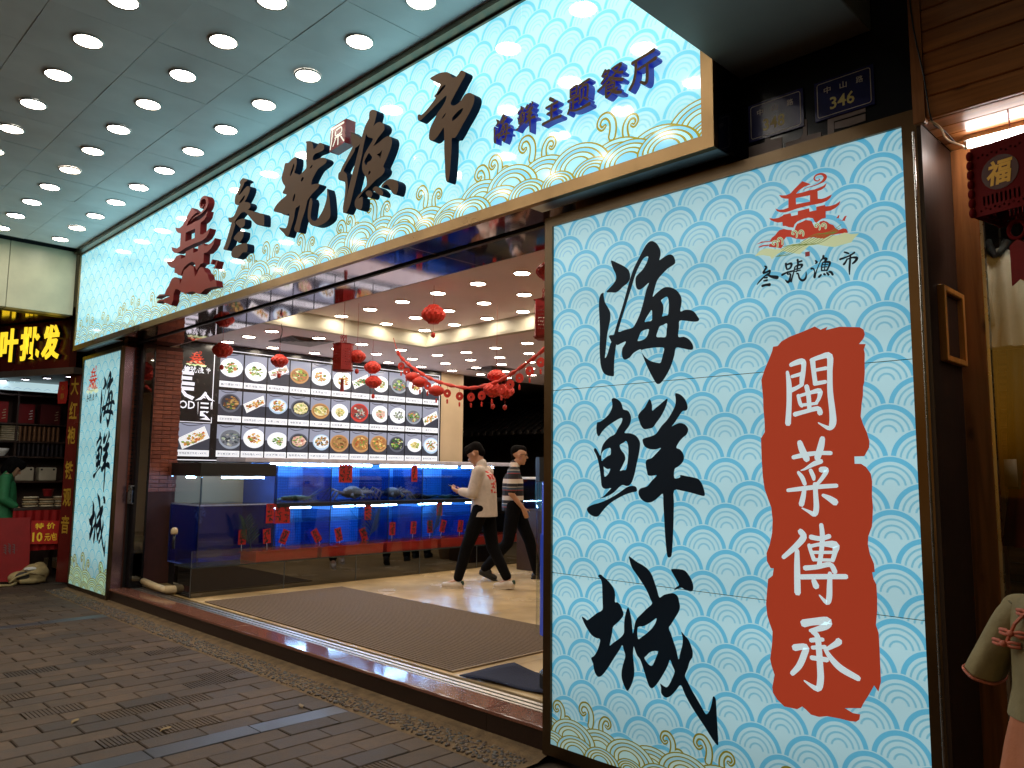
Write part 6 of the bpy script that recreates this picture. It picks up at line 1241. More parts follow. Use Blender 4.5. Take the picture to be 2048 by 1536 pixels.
def person(lab, loc, rz, J, mats, shoes, hairf, extra=None, skirt=False, sleeve='long', crop=.0):
    """J: joints in a frame with x forward, y left, z up from the floor"""
    t = tag(empty('person'), lab, 'person'); V = {k: Vector(v) for k, v in J.items() if isinstance(v, tuple)}
    body = MB()
    H = V['head']; hd_ = V['look'].normalized()           # head centre, gaze
    upv = (Vector((0, 0, 1))-hd_*hd_.z).normalized() if abs(hd_.z) < .9 else Vector((0, 0, 1)); lf = upv.cross(hd_)
    M3 = lambda x, y, z: H+hd_*x+lf*y+upv*z
    # skull and face
    capsule(body, M3(-.025, 0, .035), M3(.012, 0, .03), .082, .078, 14); capsule(body, M3(.03, 0, -.02), M3(.035, 0, -.075), .06, .045, 12); capsule(body, M3(.045, 0, -.09), M3(.055, 0, -.098), .026, .024, 10)
    capsule(body, M3(.088, 0, .0), M3(.104, 0, -.028), .010, .014, 8); capsule(body, M3(.083, .012, -.062), M3(.083, -.012, -.062), .009, .009, 8)
    for sg in (-1, 1): capsule(body, M3(-.004, sg*.078, .008), M3(-.008, sg*.082, -.024), .015, .011, 8); capsule(body, M3(.076, sg*.02, .018), M3(.072, sg*.044, .018), .011, .010, 8)
    capsule(body, V['neck'], M3(-.02, 0, -.06), .055, .05, 12)
    capsule(body, V['neck'], V['chest'], .07, .13, 12, .8); capsule(body, V['chest'], V['pelvis'], .13, .12, 12, .8)
    for sd in ('l', 'r'):
        capsule(body, V['sh_'+sd], V['el_'+sd], .046, .037, 12); capsule(body, V['el_'+sd], V['wr_'+sd], .038, .025, 12); capsule(body, V['neck'], V['sh_'+sd], .045, .05)
        capsule(body, V['hip_'+sd], V['kn_'+sd], .075, .05, 12); capsule(body, V['kn_'+sd], V['an_'+sd], .05, .032, 12); capsule(body, V['an_'+sd], V['toe_'+sd], .033, .025, 10)
        # palm, four fingers, thumb
        w = V['wr_'+sd]; d = (V['hd_'+sd]-w); L = d.length; d.normalize(); pn = Vector(J.get('palm_'+sd, (0, 0, -1))); cr = d.cross(pn).normalized(); pn = cr.cross(d).normalized()
        k1 = w+d*.085
        for q in (-.5, .5): capsule(body, w+cr*.012*q, k1+cr*.036*q, .018, .016, 10)
        curl_ = J.get('curl', .6)
        for i, (o_, l_) in enumerate(((-1.5, .06), (-.5, .072), (.5, .076), (1.5, .068))):
            a = k1+cr*.0165*o_; m_ = a+(d*cos(curl_)+pn*sin(curl_))*l_*.5; e = m_+(d*cos(curl_*2)+pn*sin(curl_*2))*l_*.5; capsule(body, a, m_, .0095, .0085, 8); capsule(body, m_, e, .0085, .007, 8)
        th = w+d*.03+cr*.028; m_ = th+(d*.7+cr*.7+pn*.25)*.04; capsule(body, th, m_, .012, .0105, 8); capsule(body, m_, m_+(d*.9+pn*.45)*.032, .0105, .008, 8)
    blob('body', body, SKIN, t, .0085, 4)
    eye = MB()
    for sg in (-1, 1): eye.ball(M3(.083, sg*.031, .008), .010, .012, .007, 8)
    eye.build('eyes', pm('eye_dark', (.02, .015, .012), .2) if 'eye_dark' not in MATS else MATS['eye_dark'], t, smooth=True)
    hm = MB(); hairf(hm, M3); blob('hair', hm, HAIR, t, .010, 3)
    sm = MB()   # shirt
    sw = J.get('shirt_w', .15)
    capsule(sm, V['neck']+Vector((0, 0, -.03)), V['chest'], .085, sw, 14, .82); capsule(sm, V['chest'], V['pelvis']+Vector((0, 0, J.get('hem', .05))), sw, sw*J.get('flare', 1.0), 14, .84); capsule(sm, V['neck']+Vector((0, 0, -.02)), V['neck']+Vector((.0, 0, .035)), .068, .066)
    for sd in ('l', 'r'):
        capsule(sm, V['neck']+Vector((0, 0, -.05)), V['sh_'+sd], .07, .073); e = V['el_'+sd]
        if sleeve == 'long': capsule(sm, V['sh_'+sd], e, .074, .062); capsule(sm, e, lerp(e, V['wr_'+sd], .72), .062, .050)
        else: capsule(sm, V['sh_'+sd], lerp(V['sh_'+sd], e, .8), .074, .068)
    sh_ = blob('shirt', sm, mats[0], t, .011, 8); cut_below(sh_, J.get('cut', .86))
    pt = MB()
    for sd in ('l', 'r'):
        a = lerp(V['kn_'+sd], V['an_'+sd], 1-crop); capsule(pt, V['hip_'+sd]+Vector((0, 0, .06)), V['kn_'+sd], .102, .075, 12); capsule(pt, V['kn_'+sd], a, .075, .058, 12)
    capsule(pt, V['hip_l']+Vector((0, 0, .06)), V['hip_r']+Vector((0, 0, .06)), .105, .105, 12)
    blob('trousers', pt, mats[1], t, .011, 6)
    for sd in ('l', 'r'):
        a, b_ = V['an_'+sd], V['toe_'+sd]; d = (b_-a); g = Vector((d.x, d.y, 0)).normalized(); s = MB(); heel = a-g*.035+Vector((0, 0, -.045)); tip = b_+Vector((0, 0, 0))
        capsule(s, heel, lerp(heel, tip, .5), .042, .044, 12); capsule(s, lerp(heel, tip, .5), tip, .046, .034, 12); capsule(s, a+Vector((0, 0, -.03)), a+g*.04+Vector((0, 0, -.045)), .045, .045, 12)
        so_ = blob('shoe', s, shoes[0], t, .009, 5)
        sl = MB(); lo = min(heel.z, tip.z); capsule(sl, heel+Vector((0, 0, -.034)), tip+Vector((0, 0, -.026)), .046, .038, 12); sl.v = [(x, y, heel.z+(z-heel.z)*1) for x, y, z in sl.v]
        z0 = min(q[2] for q in sl.v); 
        zb = lerp(0, 1, 0)
        sl2 = MB(); n = 14; ring = []
        side = Vector((-g.y, g.x, 0))
        for i in range(n):
            q = 2*pi*i/n; c = lerp(heel, tip, .5); L2 = (tip-heel).length/2; ring.append(c+(tip-heel).normalized()*(L2+.045)*cos(q)+side*.046*sin(q))
        sl2.rings([[p+Vector((0, 0, -.044)) for p in ring], [p+Vector((0, 0, -.022)) for p in ring]]); sl2.build('sole', shoes[1], so_)
        if len(shoes) > 2: 
            hp = MB(); capsule(hp, heel-g*.03+Vector((0, 0, .02)), heel-g*.028+Vector((0, 0, .035)), .022, .02, 8); hp.build('heel_tab', shoes[2], so_, smooth=True)
    if extra: extra(t, V, M3)
    t.location = loc; t.rotation_euler = (0, 0, rz)
    return t
def shirt_print(name):
    m = pm(name, (.58, .50, .44), .75, 0, .08, 25, .25, 60); t_ = m.node_tree; N = t_.nodes; K = t_.links.new; b = N['Principled BSDF']
    src = b.inputs['Base Color'].links[0].from_socket
    tc = N.new('ShaderNodeTexCoord'); sp = N.new('ShaderNodeSeparateXYZ'); K(tc.outputs['Object'], sp.inputs[0]); nz = N.new('ShaderNodeTexNoise'); nz.inputs['Scale'].default_value = 28; K(tc.outputs['Object'], nz.inputs['Vector'])
    def M(op, a, c):
        n = N.new('ShaderNodeMath'); n.operation = op
        for i, q in enumerate((a, c)):
            if isinstance(q, (int, float)): n.inputs[i].default_value = q
            else: K(q, n.inputs[i])
        return n.outputs[0]
    back = M('LESS_THAN', sp.outputs[0], -.06); zz = M('LESS_THAN', M('ABSOLUTE', M('SUBTRACT', sp.outputs[2], 1.24), 0), .14); yy = M('LESS_THAN', M('ABSOLUTE', M('SUBTRACT', sp.outputs[1], .0), 0), .10); nn = M('GREATER_THAN', nz.outputs['Fac'], .5)
    fac = M('MULTIPLY', M('MULTIPLY', back, zz), M('MULTIPLY', yy, nn)); mx = N.new('ShaderNodeMix'); mx.data_type = 'RGBA'; K(fac, mx.inputs[0]); K(src, mx.inputs[6]); mx.inputs[7].default_value = (.55, .03, .02, 1); K(mx.outputs[2], b.inputs['Base Color'])
    return m
def stripes(name):
    m, t_, b = nodes(name); N = t_.nodes; K = t_.links.new
    tc = N.new('ShaderNodeTexCoord'); sp = N.new('ShaderNodeSeparateXYZ'); K(tc.outputs['Object'], sp.inputs[0])
    md = N.new('ShaderNodeMath'); md.operation = 'FLOORED_MODULO'; md.inputs[1].default_value = .21; K(sp.outputs[2], md.inputs[0]); dv = N.new('ShaderNodeMath'); dv.operation = 'DIVIDE'; dv.inputs[1].default_value = .21; K(md.outputs[0], dv.inputs[0])
    cr = N.new('ShaderNodeValToRGB'); cr.color_ramp.interpolation = 'CONSTANT'; e = cr.color_ramp.elements
    e[0].position = 0; e[0].color = (.012, .012, .016, 1); e[1].position = .3; e[1].color = (.25, .04, .05, 1)
    for p, c in ((.35, (.04, .07, .1)), (.5, (.6, .52, .44)), (.53, (.012, .012, .016)), (.72, (.62, .54, .46)), (.98, (.2, .04, .04))): q = e.new(p); q.color = (*c, 1)
    K(dv.outputs[0], cr.inputs[0]); K(cr.outputs[0], b.inputs['Base Color']); b.inputs['Roughness'].default_value = .8
    return m
BLKC = pm('black_trousers', (.005, .005, .006), .9, 0, .2, 30, .3, 80, spec=.08); SHW_ = pm('white_trainer', (.62, .55, .48), .45); SOLEW = pm('white_sole', (.6, .52, .42), .6); SHB = pm('black_trainer', (.012, .012, .012), .5); TABG = pm('green_tab', (.01, .05, .03), .5)
def hair_top(hm, M3):     # thick short hair falling forward
    capsule(hm, M3(-.04, 0, .06), M3(.05, 0, .085), .085, .06, 14); capsule(hm, M3(.04, 0, .085), M3(.095, 0, .055), .05, .03, 12); capsule(hm, M3(-.06, 0, .04), M3(-.075, 0, -.01), .07, .055, 12)
    for sg in (-1, 1): capsule(hm, M3(0, sg*.05, .06), M3(.05, sg*.05, .06), .045, .03, 10)
def hair_crop(hm, M3):
    capsule(hm, M3(-.035, 0, .055), M3(.03, 0, .068), .083, .062, 14); capsule(hm, M3(-.055, 0, .03), M3(-.06, 0, -.02), .062, .045, 12)
def ex_white(t, V, M3):
    ph = MB(); p = (V['hd_l']+V['hd_r'])/2+Vector((.02, 0, .035)); ph.obox(p, (.035, 0, .02), (0, .036, 0), (-.003, 0, .005)); ph.build('phone', pm('phone_dark', (.02, .02, .025), .2), t)
    kt = MB()
    for z in (1.0, .91): kt.tube([(-.10, -.149, z), (-.06, -.156, z), (-.01, -.157, z)], .006, 6)
    kt.tube([(-.055, -.154, 1.01), (-.055, -.155, .84)], .004, 6)
    bpy.data.objects.remove(kt.build('knot', BLKC, t))
def ex_glasses(t, V, M3):
    g_ = MB()
    for sg in (-1, 1):
        pts3 = [M3(.098, sg*(.032+.022*cos(2*pi*k/12)), .008+.017*sin(2*pi*k/12)) for k in range(13)]; g_.tube(pts3, .0022, 5); g_.tube([M3(.098, sg*.054, .01), M3(.05, sg*.078, .014), M3(-.01, sg*.085, .012)], .002, 5)
    g_.tube([M3(.1, .01, .01), M3(.1, -.01, .01)], .002, 5); g_.build('glasses', BLACK, t)
PA = dict(head=(.10, 0, 1.545), look=(.86, .0, -.5), neck=(.02, 0, 1.40), chest=(-.02, 0, 1.20), pelvis=(-.02, 0, .93), sh_l=(.0, .17, 1.345), sh_r=(.0, -.17, 1.345), el_l=(.06, .21, 1.09), el_r=(.05, -.21, 1.09), wr_l=(.27, .10, 1.12), wr_r=(.27, -.08, 1.10), hd_l=(.36, .05, 1.135), hd_r=(.36, -.03, 1.115),
          palm_l=(0, -.6, .8), palm_r=(0, .6, .8), curl=.7, hip_l=(-.01, .085, .86), hip_r=(-.02, -.085, .86), kn_l=(.16, .08, .47), kn_r=(-.10, -.08, .48), an_l=(.27, .08, .085), an_r=(-.30, -.08, .10), toe_l=(.43, .085, .035), toe_r=(-.15, -.085, .035), hem=-.16, flare=1.16, shirt_w=.165, cut=.83)
person('man in a loose off-white shirt and black trousers looking down at his phone', (-6.79, 6.33, .1545), radians(-152), PA, (shirt_print('off_white_linen'), BLKC), (SHW_, SOLEW, TABG), hair_top, ex_white, crop=.12)
PB = dict(head=(.06, 0, 1.555), look=(.98, -.05, -.03), neck=(.0, 0, 1.40), chest=(-.02, 0, 1.20), pelvis=(-.02, 0, .93), sh_l=(-.02, .18, 1.345), sh_r=(-.02, -.18, 1.345), el_l=(.0, .24, 1.08), el_r=(-.05, -.235, 1.08), wr_l=(.10, .17, .92), wr_r=(.10, -.17, .90), hd_l=(.14, .15, .83), hd_r=(.14, -.155, .81),
          palm_l=(0, -1, 0), palm_r=(0, 1, 0), curl=.35, hip_l=(.01, .09, .86), hip_r=(-.01, -.09, .86), kn_l=(.20, .085, .48), kn_r=(-.08, -.09, .47), an_l=(.30, .09, .085), an_r=(-.36, -.09, .15), toe_l=(.46, .095, .035), toe_r=(-.24, -.095, .04), hem=-.14, flare=1.05, shirt_w=.162, cut=.86)
person('man with glasses in a striped polo shirt, hand at his pocket, walking right', (-7.09, 7.16, .1545), radians(47), PB, (stripes('striped_polo'), BLKC), (SHB, SHB), hair_crop, ex_glasses, sleeve='short')
def ex_bag(t, V, M3):
    m_ = pm('green_mesh_bag', (.12, .26, .03), .6, 0, .4, 60); mb = MB(); mb.ball((.02, .33, .75), .07, .10, .2, 14); blob('x', mb, m_, t, .014, 4).name = 'green_bag'
    mb = MB(); mb.ball((.02, .40, .93), .10, .09, .12, 12); blob('x', mb, pm('white_bag', (.5, .47, .42), .5), t, .014, 4).name = 'white_bag'
PC = dict(PA); PC.update(head=(.03, 0, 1.47), look=(1, 0, -.1), neck=(0, 0, 1.33), kn_l=(.05, .08, .47), kn_r=(-.02, -.08, .47), an_l=(.05, .08, .085), an_r=(-.06, -.08, .085), toe_l=(.2, .085, .035), toe_r=(.09, -.085, .035), wr_l=(.04, .26, .86), wr_r=(.04, -.24, .86), hd_l=(.05, .28, .78), hd_r=(.05, -.25, .78), el_l=(-.02, .25, 1.08), el_r=(-.02, -.24, 1.08), shirt_w=.15)
person('shopper in black carrying a green mesh bag, half hidden behind the blue column tank', (-6.78, 7.86, .1545), radians(60), PC, (BLKC, BLKC), (SHB, SHB), hair_crop, ex_bag)
GRN = pm('green_jacket', (.02, .17, .06), .7, 0, .12, 20, .2, 60)
def hair_bob(hm, M3):
    capsule(hm, M3(-.04, 0, .05), M3(.04, 0, .07), .098, .075, 14); capsule(hm, M3(-.06, 0, .02), M3(-.06, 0, -.07), .085, .07, 12)
    for sg in (-1, 1): capsule(hm, M3(.0, sg*.06, .03), M3(.0, sg*.07, -.06), .04, .03, 10)
PD = dict(PA); PD.update(head=(.08, 0, 1.49), look=(.8, -.1, -.5), kn_l=(.02, .08, .47), kn_r=(.0, -.08, .47), an_l=(-.02, .08, .085), an_r=(-.02, -.08, .085), toe_l=(.13, .085, .035), toe_r=(.13, -.085, .035), el_l=(.0, .24, 1.08), el_r=(.0, -.24, 1.08), wr_l=(.16, .22, .92), wr_r=(.18, -.2, .95), hd_l=(.24, .2, .86), hd_r=(.27, -.18, .9), hem=-.3, flare=1.25, shirt_w=.185, cut=.62)
person('person in a long green jacket leaning over the tea table, seen from behind', (-12.35, 2.74, .0), radians(75), PD, (GRN, pm('dark_green_trousers', (.012, .06, .025), .7)), (SHB, SHB), hair_bob)
# flowers and side tank in the back
r = thing('flower_basket', 'basket of yellow and white flowers behind the striped shirt man', 'flowers', (-7.1, 8.1, .155))
MB().lathe([(.1, 0), (.16, .3), (.2, .85), (.18, .85), (.1, .05)], -7.1, 8.1, .156, 16, cap=False).build('basket', pm('wicker', (.2, .12, .05), .8), r)
FLO = [pm('petal_'+n_, c, .6) for n_, c in (('yellow', (.6, .38, .06)), ('white', (.65, .55, .42)), ('dark', (.04, .03, .02)))]
random.seed(31)
for k in range(60):
    a = random.uniform(0, 6.28); h = random.uniform(0, .5); rr = (.22-.1*h)*sqrt(random.random())+.03; p = (-7.1+rr*cos(a), 8.1+rr*sin(a), 1.0+h); s = random.uniform(.022, .038); mb = MB()
    for j in range(6): q = 2*pi*j/6+k; mb.ball((p[0]+s*.7*cos(q), p[1]+s*.7*sin(q), p[2]), s*.5, s*.5, s*.3, 6)
    mb.ball((p[0], p[1], p[2]+.006), s*.35, n=6); mb.build('blossom', FLO[(0, 0, 1, 1, 2)[k % 5]], r, smooth=True)
r = thing('side_tank', 'small teal glass tank on a cabinet behind the striped shirt man', 'fish tank', (-7.6, 8.15, .155))
MB().bev(-7.82, -7.35, 7.95, 8.35, .156, .98, .004).build('cabinet', SHW, r); MB().box(-7.8, -7.37, 8.3, 8.32, .981, 1.4).build('back_panel', pm('teal_panel', (.03, .16, .2), .4), r)
pane(r, -7.36, -7.352, 7.95, 8.35, .981, 1.4); pane(r, -7.8, -7.361, 7.95, 7.958, .981, 1.4); MB().bev(-7.82, -7.34, 7.94, 8.36, 1.401, 1.43, .004).build('rim', WHITE, r)
# ================================================================ CLOTHES SHOP with timber front, right edge
WD1 = wood('varnished_pine', (.25, .088, .022), (.5, .2, .055), .35, 'X', coat=.3); WDZ = wood('varnished_pine_upright', (.2, .08, .024), (.42, .17, .055), .4, 'Z', coat=.2); WDD = pm('dark_stained_wood', (.022, .011, .007), .45, 0, .3, 10, stretch=(6, 6, .4))
wf = tag(thing('timber_shopfront', 'varnished pine shopfront of the clothes shop at the right edge', 'shopfront', (-.3, 3.1, 0)))
z = 2.835; k = 0
while z < 4.4:
    MB().bev(-.903, 1.6, 3.1, 3.12, z+.001, z+.087-.001, .004).build('plank', WD1, wf); z += .087
MB().bev(-.947, -.9045, 3.092, 3.12, 2.825, 4.45, .003).build('edge_board', WDZ, wf)
for i in range(4): MB().bev(-.93, 1.6, 3.1215+.092*i, 3.1215+.092*i+.0905, 2.835, 2.85, .003).build('soffit_plank', WD1, wf)
MB().box(-.947, 1.6, 3.13, 3.5, 2.86, 4.4).build('fascia_core', WDD, wf)
MB().bev(-.945, -.93, 3.121, 3.478, .0, 2.834, .002).build('dark_side_panel', WDD, wf)
MB().bev(-.929, -.84, 3.48, 3.52, .0, 2.834, .004).build('jamb_board', WDZ, wf)
MB().box(-.8395, -.828, 3.483, 3.51, .0, 2.834).build('metal_bead', STEEL, wf)
MB().box(-.8279, 1.6, 3.494, 3.502, .3, 2.75).build('shop_window', glassm('shop_window_glass', (.9, .93, .9), .1), wf)
MB().bev(-.8279, 1.6, 3.47, 3.52, 2.7505, 2.834, .004).build('lintel_board', WD1, wf)
MB().bev(-.8279, 1.6, 3.47, 3.52, .0, .2995, .004).build('sill_board', WDZ, wf)
# room behind the window
rm = tag(empty('clothes_shop_room', (0, 4.2, 0)), kind='structure')
WDI = wood('interior_pine', (.16, .07, .02), (.34, .16, .05), .45, 'X')
MB().box(-1.22, -1.2, 3.5, 5.2, 0, 2.9).build('side_wall', WDZ, rm); MB().box(-1.2, 1.6, 3.53, 5.2, 0, .04).build('room_floor', WDD, rm); MB().box(-1.2, 1.6, 3.53, 5.2, 2.86, 2.9).build('room_ceiling', WDD, rm)
for i in range(26): MB().bev(-1.199, 1.6, 5.18, 5.2, .05+.108*i, .156+.108*i, .003).build('wall_plank', WDI, rm)
MB().bev(-.965, -.955, 3.06, 3.18, .02, 2.82, .002)
o = MB().tube([(-.952, 3.10, .05), (-.952, 3.10, 2.80)], .0045, 8).build('steel_trim', STEEL); tag(o, 'thin bright steel trim strip beside the right light box', 'trim')
r = thing('tube_light', 'bright fluorescent tube under the pine soffit', 'lamp', (-.2, 3.375, 2.8)); MB().tube([(-.838, 3.375, 2.80), (1.4, 3.375, 2.80)], .014, 12).build('tube', em('fluorescent_tube', (1, .88, .82), 36), r, smooth=True)
MB().box(-.85, 1.42, 3.36, 3.39, 2.816, 2.834).build('fitting', WHITE, r); MB().tube([(-.852, 3.375, 2.80), (-.838, 3.375, 2.80)], .015, 10).build('end_cap', STEEL, r)
r = thing('power_cable', 'tangled thin cables running down the pine edge to the tube light', 'cable', (-.92, 3.1, 2.9))
MB().tube(catmull([(-.935, 3.088, 4.4), (-.93, 3.088, 3.8), (-.935, 3.087, 3.3), (-.90, 3.086, 3.0), (-.885, 3.10, 2.825), (-.87, 3.2, 2.81), (-.86, 3.3, 2.79), (-.852, 3.37, 2.80)], 4, False), .003, 6).build('cable', BLACK, r)
MB().tube(catmull([(-.89, 3.10, 2.825), (-.865, 3.13, 2.80), (-.87, 3.22, 2.785), (-.84, 3.30, 2.775), (-.85, 3.36, 2.79)], 4, False), .004, 6).build('cable', pm('cream_cable', (.6, .5, .3), .5), r)
# small wooden picture frame on the dark side panel
r = thing('picture_frame', 'small empty pine frame on the dark side panel', 'frame', (-.93, 3.36, 1.93)); ORW = wood('orange_pine', (.45, .18, .03), (.7, .32, .07), .35, 'Z')
for a in ((3.215, 3.24, 1.93, 2.225), (3.445, 3.47, 1.93, 2.225), (3.2401, 3.4449, 1.93, 1.955), (3.2401, 3.4449, 2.20, 2.225)): MB().bev(-.9299, -.905, a[0], a[1], a[2], a[3], .004).build('rail', ORW, r)
MB().box(-.9298, -.925, 3.2402, 3.4448, 1.9552, 2.1998).build('backing', WDD, r)
# fu lantern
r = thing('fu_lantern', 'red plastic lantern with gold 福 character hanging under the tube light', 'lantern', (-.655, 3.2, 2.42)); cx, cy_, cz, w, h = -.655, 3.20, 2.552, .095, .25
REDP = pm('red_plastic', (.17, .006, .009), .65, 0, .1, 8, spec=.15); ang = radians(-12)
ax = Vector((cos(ang), sin(ang), 0)); ay = Vector((-sin(ang), cos(ang), 0)); cc = Vector((cx, cy_, cz))
for sgn, dirn, oth in ((-1, ay, ax), (1, ay, ax), (-1, ax, ay), (1, ax, ay)):
    f = lambda u, v, d, dirn=dirn, oth=oth, sgn=sgn: tuple(cc+oth*u+dirn*sgn*(w*.98+d)+Vector((0, 0, v)))
    holes = [[(u, -.09), (u+.007, -.09), (u+.007, -.055), (u, -.055)] for u in [-.062+.0145*k for k in range(9)]]
    for j in range(10):
        for v0 in (.092, -.107): q = -.07+.0155*j; holes.append([(q-.005, v0+.006*(j % 2)), (q, v0-.005+.006*(j % 2)), (q+.005, v0+.006*(j % 2)), (q, v0+.005+.006*(j % 2))])
    MB().poly([[(-w, -h/2), (w, -h/2), (w, h/2), (-w, h/2)]]+holes, f, 0, .004).build('pierced_panel', REDP, r, fix=True)
    mb = MB()
    mb.poly([[(.062*cos(2*pi*k/20), .018+.062*sin(2*pi*k/20)) for k in range(20)]], f, .0042, .006); mb.build('disc', pm('deep_red_disc', (.07, .004, .006), .4) if 'deep_red_disc' not in MATS else MATS['deep_red_disc'], r, fix=True)
    mb = MB(); sf = (lambda u, v, d, f=f: f(u if dirn is ax else u, v, d)); text(mb, '福', 0, .018, .088, .09, sf if sgn < 0 else (lambda u, v, d, f=f: f(-u, v, d)), .0075, bold=.03, shear=.15); mb.build('character', pm('gold_character', (.65, .38, .05), .35, .3) if 'gold_character' not in MATS else MATS['gold_character'], r)
for sx in (-1, 1):
    for sy in (-1, 1):
        for k in range(7): p = cc+ax*sx*w*1.05+ay*sy*w*1.05+Vector((0, 0, -h/2+.018+.0355*k)); MB().ball(p, .012, .012, .0185, 10).build('scallop', REDP, r, smooth=True)
MB().obox(cc+Vector((0, 0, h/2+.004)), ax*w*1.02, ay*w*1.02, Vector((0, 0, .004))).build('lid', REDP, r); MB().obox(cc+Vector((0, 0, h/2+.02)), ax*.035, ay*.01, Vector((0, 0, .012))).build('hanger', REDP, r)
MB().tube([cc+Vector((0, 0, h/2+.03)), (cx-.005, cy_, 2.83)], .0022, 5).build('cord', CORD, r)
mb = MB(); lp = [cc+Vector((0, 0, -h/2-.05))+ax*.028*cos(2*pi*k/16)+Vector((0, 0, .032*sin(2*pi*k/16))) for k in range(17)]; mb.tube(lp, .007, 7).build('ring', REDP, r, smooth=True)
f = lambda u, v, d: tuple(cc+ax*u-ay*d+Vector((0, 0, -h/2-.05+v))); MB().poly([[(-.026, -.055), (0, -.035), (.026, -.055), (.026, -.20), (.0, -.18), (-.026, -.20)]], f, -.004, .004).build('pendant', pm('red_pendant', (.25, .006, .01), .5, spec=.2), r, fix=True)
MB().tube([cc+Vector((0, 0, -h/2)), cc+Vector((0, 0, -h/2-.02))], .003, 5).build('pendant_cord', CORD, r)
# garments seen through the window
def garment(nm, lab, cat, rings_, mat_, parts=()):
    r_ = thing(nm, lab, cat, rings_[-1][0]); n = 36; rs = []
    for (c, rx, ry, fold) in rings_: rs.append([(c[0]+rx*(1+fold*cos(9*2*pi*k/n))*cos(2*pi*k/n), c[1]+ry*(1+fold*cos(9*2*pi*k/n))*sin(2*pi*k/n), c[2]) for k in range(n)])
    MB().rings(rs, cap=False).build('fabric', mat_, r_, smooth=True)
    for nm2, mb2, m2 in parts: mb2.build(nm2, m2, r_, smooth=True)
    return r_
WSH = pm('white_satin', (.62, .56, .46), .4, 0, .1, 12, .4, 18)
garment('white_shirt', 'white wrap blouse with black collar hanging behind the shop window', 'shirt', [((-.825, 3.72, 2.45), .02, .02, 0), ((-.825, 3.72, 2.41), .06, .04, .02), ((-.825, 3.72, 2.2), .075, .045, .22), ((-.825, 3.72, 2.03), .095, .055, .3)], WSH,
    [('collar', MB().tube([(-.865, 3.68, 2.48), (-.83, 3.67, 2.40), (-.79, 3.68, 2.47)], .02, 8), BLACK), ('sleeve', MB().tube([(-.88, 3.70, 2.38), (-.895, 3.68, 2.24), (-.89, 3.67, 2.12)], [.03, .038, .042], 12), WSH), ('hanger', MB().tube([(-.825, 3.72, 2.45), (-.825, 3.72, 2.85)], .004, 6), STEEL)])
garment('grey_skirt', 'long grey-green skirt hanging below the white blouse', 'skirt', [((-.775, 3.73, 2.02), .05, .035, .06), ((-.775, 3.73, 1.7), .06, .04, .14), ((-.775, 3.73, 1.45), .065, .045, .2)], pm('grey_green_cloth', (.06, .075, .06), .7, 0, .2, 8))
garment('red_dress', 'dull red dress on a form with a pale paper tag, inside the window', 'dress', [((-.75, 3.76, 1.66), .03, .03, 0), ((-.75, 3.76, 1.62), .09, .06, .02), ((-.75, 3.76, 1.45), .10, .08, .05), ((-.75, 3.76, 1.22), .13, .10, .1)], pm('red_dress_cloth', (.3, .035, .02), .7, 0, .15, 8),
    [('paper_tag', MB().box(-.845, -.80, 3.655, 3.657, 1.46, 1.57), pm('pale_tag', (.55, .5, .42), .4))])
rl_ = thing('window_railing', 'dark timber window railing inside the clothes shop', 'railing', (-.6, 4.6, 1.6))
MB().bev(-.95, -.88, 4.58, 4.64, .05, 2.3, .004).build('post', WDI, rl_)
for i in range(8): MB().box(-.83+.07*i, -.82+.07*i, 4.6, 4.61, 1.55, 2.0).build('bar', STEEL, rl_)
MB().bev(-.879, 1, 4.58, 4.62, 1.52, 1.55, .003).build('rail', WDI, rl_)
# mannequin in olive blouse
OLV = pm('olive_linen', (.27, .235, .125), .8, 0, .18, 9, .9, 14); PEA = pm('peach_skirt', (.50, .19, .1), .75, 0, .12, 6, .6, 12); PNK = pm('pink_braid', (.55, .16, .10), .6, 0, .1, 40)
mq = tag(empty('mannequin'), 'child mannequin in an olive blouse with pink knots and a peach skirt', 'mannequin')
mb = MB(); capsule(mb, (0, 0, .80), (0, 0, 1.04), .095, .11, 16, .72, Vector((0, 1, 0))); capsule(mb, (0, .10, 1.075), (0, -.10, 1.075), .045, .045); capsule(mb, (0, 0, 1.08), (0, 0, 1.17), .038, .036); capsule(mb, (0, 0, .45), (0, 0, .8), .10, .09, 14)
for sg in (-1, 1): capsule(mb, (0, sg*.12, 1.07), (.0, sg*.17, .95), .03, .026); capsule(mb, (0, sg*.05, .75), (0, sg*.05, .10), .05, .03)
blob('form', mb, pm('mannequin_dark', (.03, .022, .018), .35), mq, .012, 5)
mb = MB(); capsule(mb, (0, 0, .84), (0, 0, 1.03), .128, .125, 18, .76, Vector((0, 1, 0))); capsule(mb, (0, .105, 1.075), (0, -.105, 1.075), .056, .056, 14); capsule(mb, (0, 0, .76), (0, 0, .85), .150, .128, 18, .74, Vector((0, 1, 0))); capsule(mb, (0, 0, 1.09), (0, 0, 1.135), .05, .044)
bl = blob('blouse', mb, OLV, mq, .010, 6); cut_below(bl, .762)
SLN = Vector((0, 1, -1.9)).normalized()
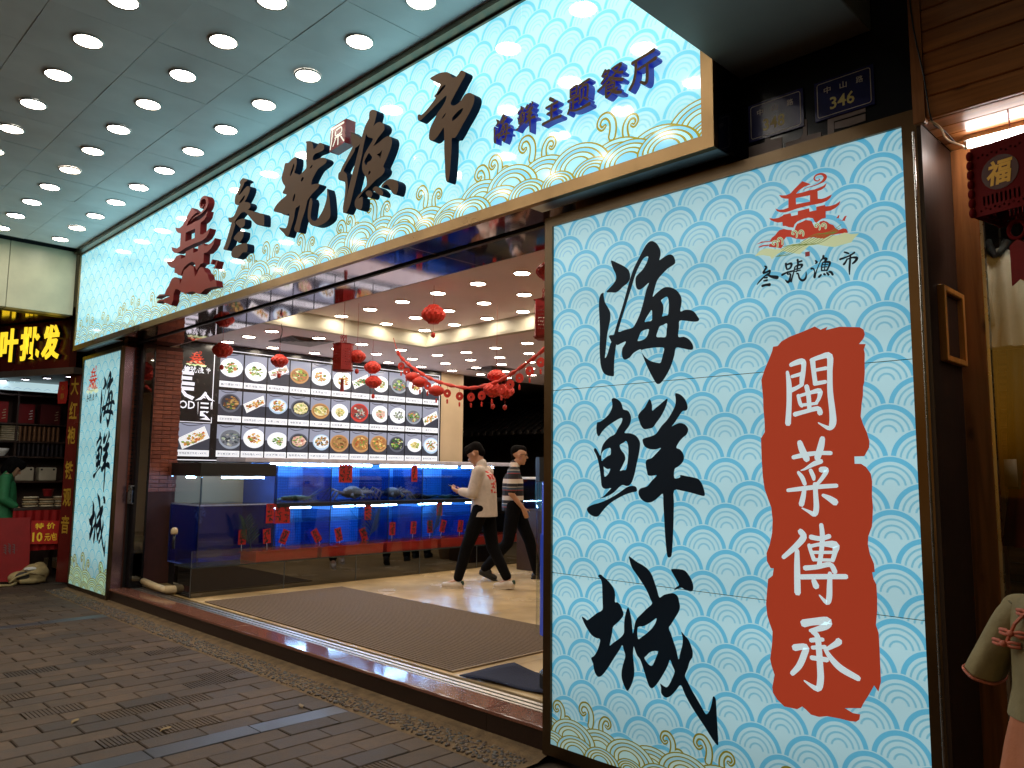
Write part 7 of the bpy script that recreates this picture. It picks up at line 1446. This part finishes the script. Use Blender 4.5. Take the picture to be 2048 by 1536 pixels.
for sg in (-1, 1):
    rs = []; n = 32
    for t_, (yy, zz, ra, rb) in enumerate(((.085, 1.10, .05, .045), (.12, 1.06, .06, .052), (.155, .995, .066, .05), (.19, .925, .074, .05), (.222, .86, .083, .05))):
        ax_ = Vector((1, 0, 0)); d_ = Vector((0, sg*.5, -.87)); bx_ = d_.cross(ax_)
        rs.append([Vector((.004*t_, sg*yy, zz))+ax_*ra*cos(q)*(1+.03*t_*.3*sin(5*q+t_))+bx_*rb*sin(q)*(1+.05*t_*.3*sin(4*q)) for q in [2*pi*k/n for k in range(n)]])
    o = MB().rings(rs, cap=False).build('sleeve', OLV, bl, smooth=True); so2 = o.modifiers.new('t', 'SOLIDIFY'); so2.thickness = .003; su = o.modifiers.new('s', 'SUBSURF'); su.levels = 1; su.render_levels = 1
    MB().tube([tuple(p) for p in rs[-1]]+[tuple(rs[-1][0])], .0045, 6).build('cuff_braid', PNK, bl)
mb = MB(); n = 40; rs = []
for z, r_, fo in ((.78, .13, .01), (.68, .155, .05), (.5, .185, .09), (.3, .215, .11), (.18, .23, .12)): rs.append([(.8*r_*(1+fo*cos(8*2*pi*k/n))*cos(2*pi*k/n), r_*(1+fo*cos(8*2*pi*k/n))*sin(2*pi*k/n), z) for k in range(n)])
mb.rings(rs, cap=False).build('skirt', PEA, mq, smooth=True)
def front(y, z): return .098+.012*cos(y*9) if z > .85 else .112
mb = MB(); edge = [(.05, .02, 1.128), (.075, -.02, 1.10), (front(-.04, 1)-.005, -.05, 1.05), (front(-.07, .98)-.008, -.085, .985)]; mb.tube([(a, b_, c_) for a, b_, c_ in edge], .006, 6).build('braid_edge', PNK, bl); 
mb = MB(); mb.tube([(.052*cos(q), .052*sin(q), 1.137+.006*cos(q)) for q in [2*pi*k/20 for k in range(21)]], .006, 6).build('collar_braid', PNK, bl)
for (y, z) in ((-.015, 1.085), (-.06, 1.02), (-.085, .985)):
    x = .108 if z < 1.05 else .088
    mb = MB()
    for sg in (-1, 1):
        for dz in (-.007, .007): mb.tube([(x, y, z), (x-.004, y+sg*.022, z+dz), (x-.012, y+sg*.045, z+dz*.7)], .0055, 6)
    mb.ball((x+.004, y, z), .011, n=8); mb.build('frog_knot', PNK, bl, smooth=True)
MB().lathe([(.14, 0), (.14, .012), (.02, .02), (.016, .45)], 0, 0, 0, 20).build('stand', STEEL, mq, smooth=True)
mq.location = (-.57, 2.93, 0); mq.rotation_euler = (0, 0, radians(-112))
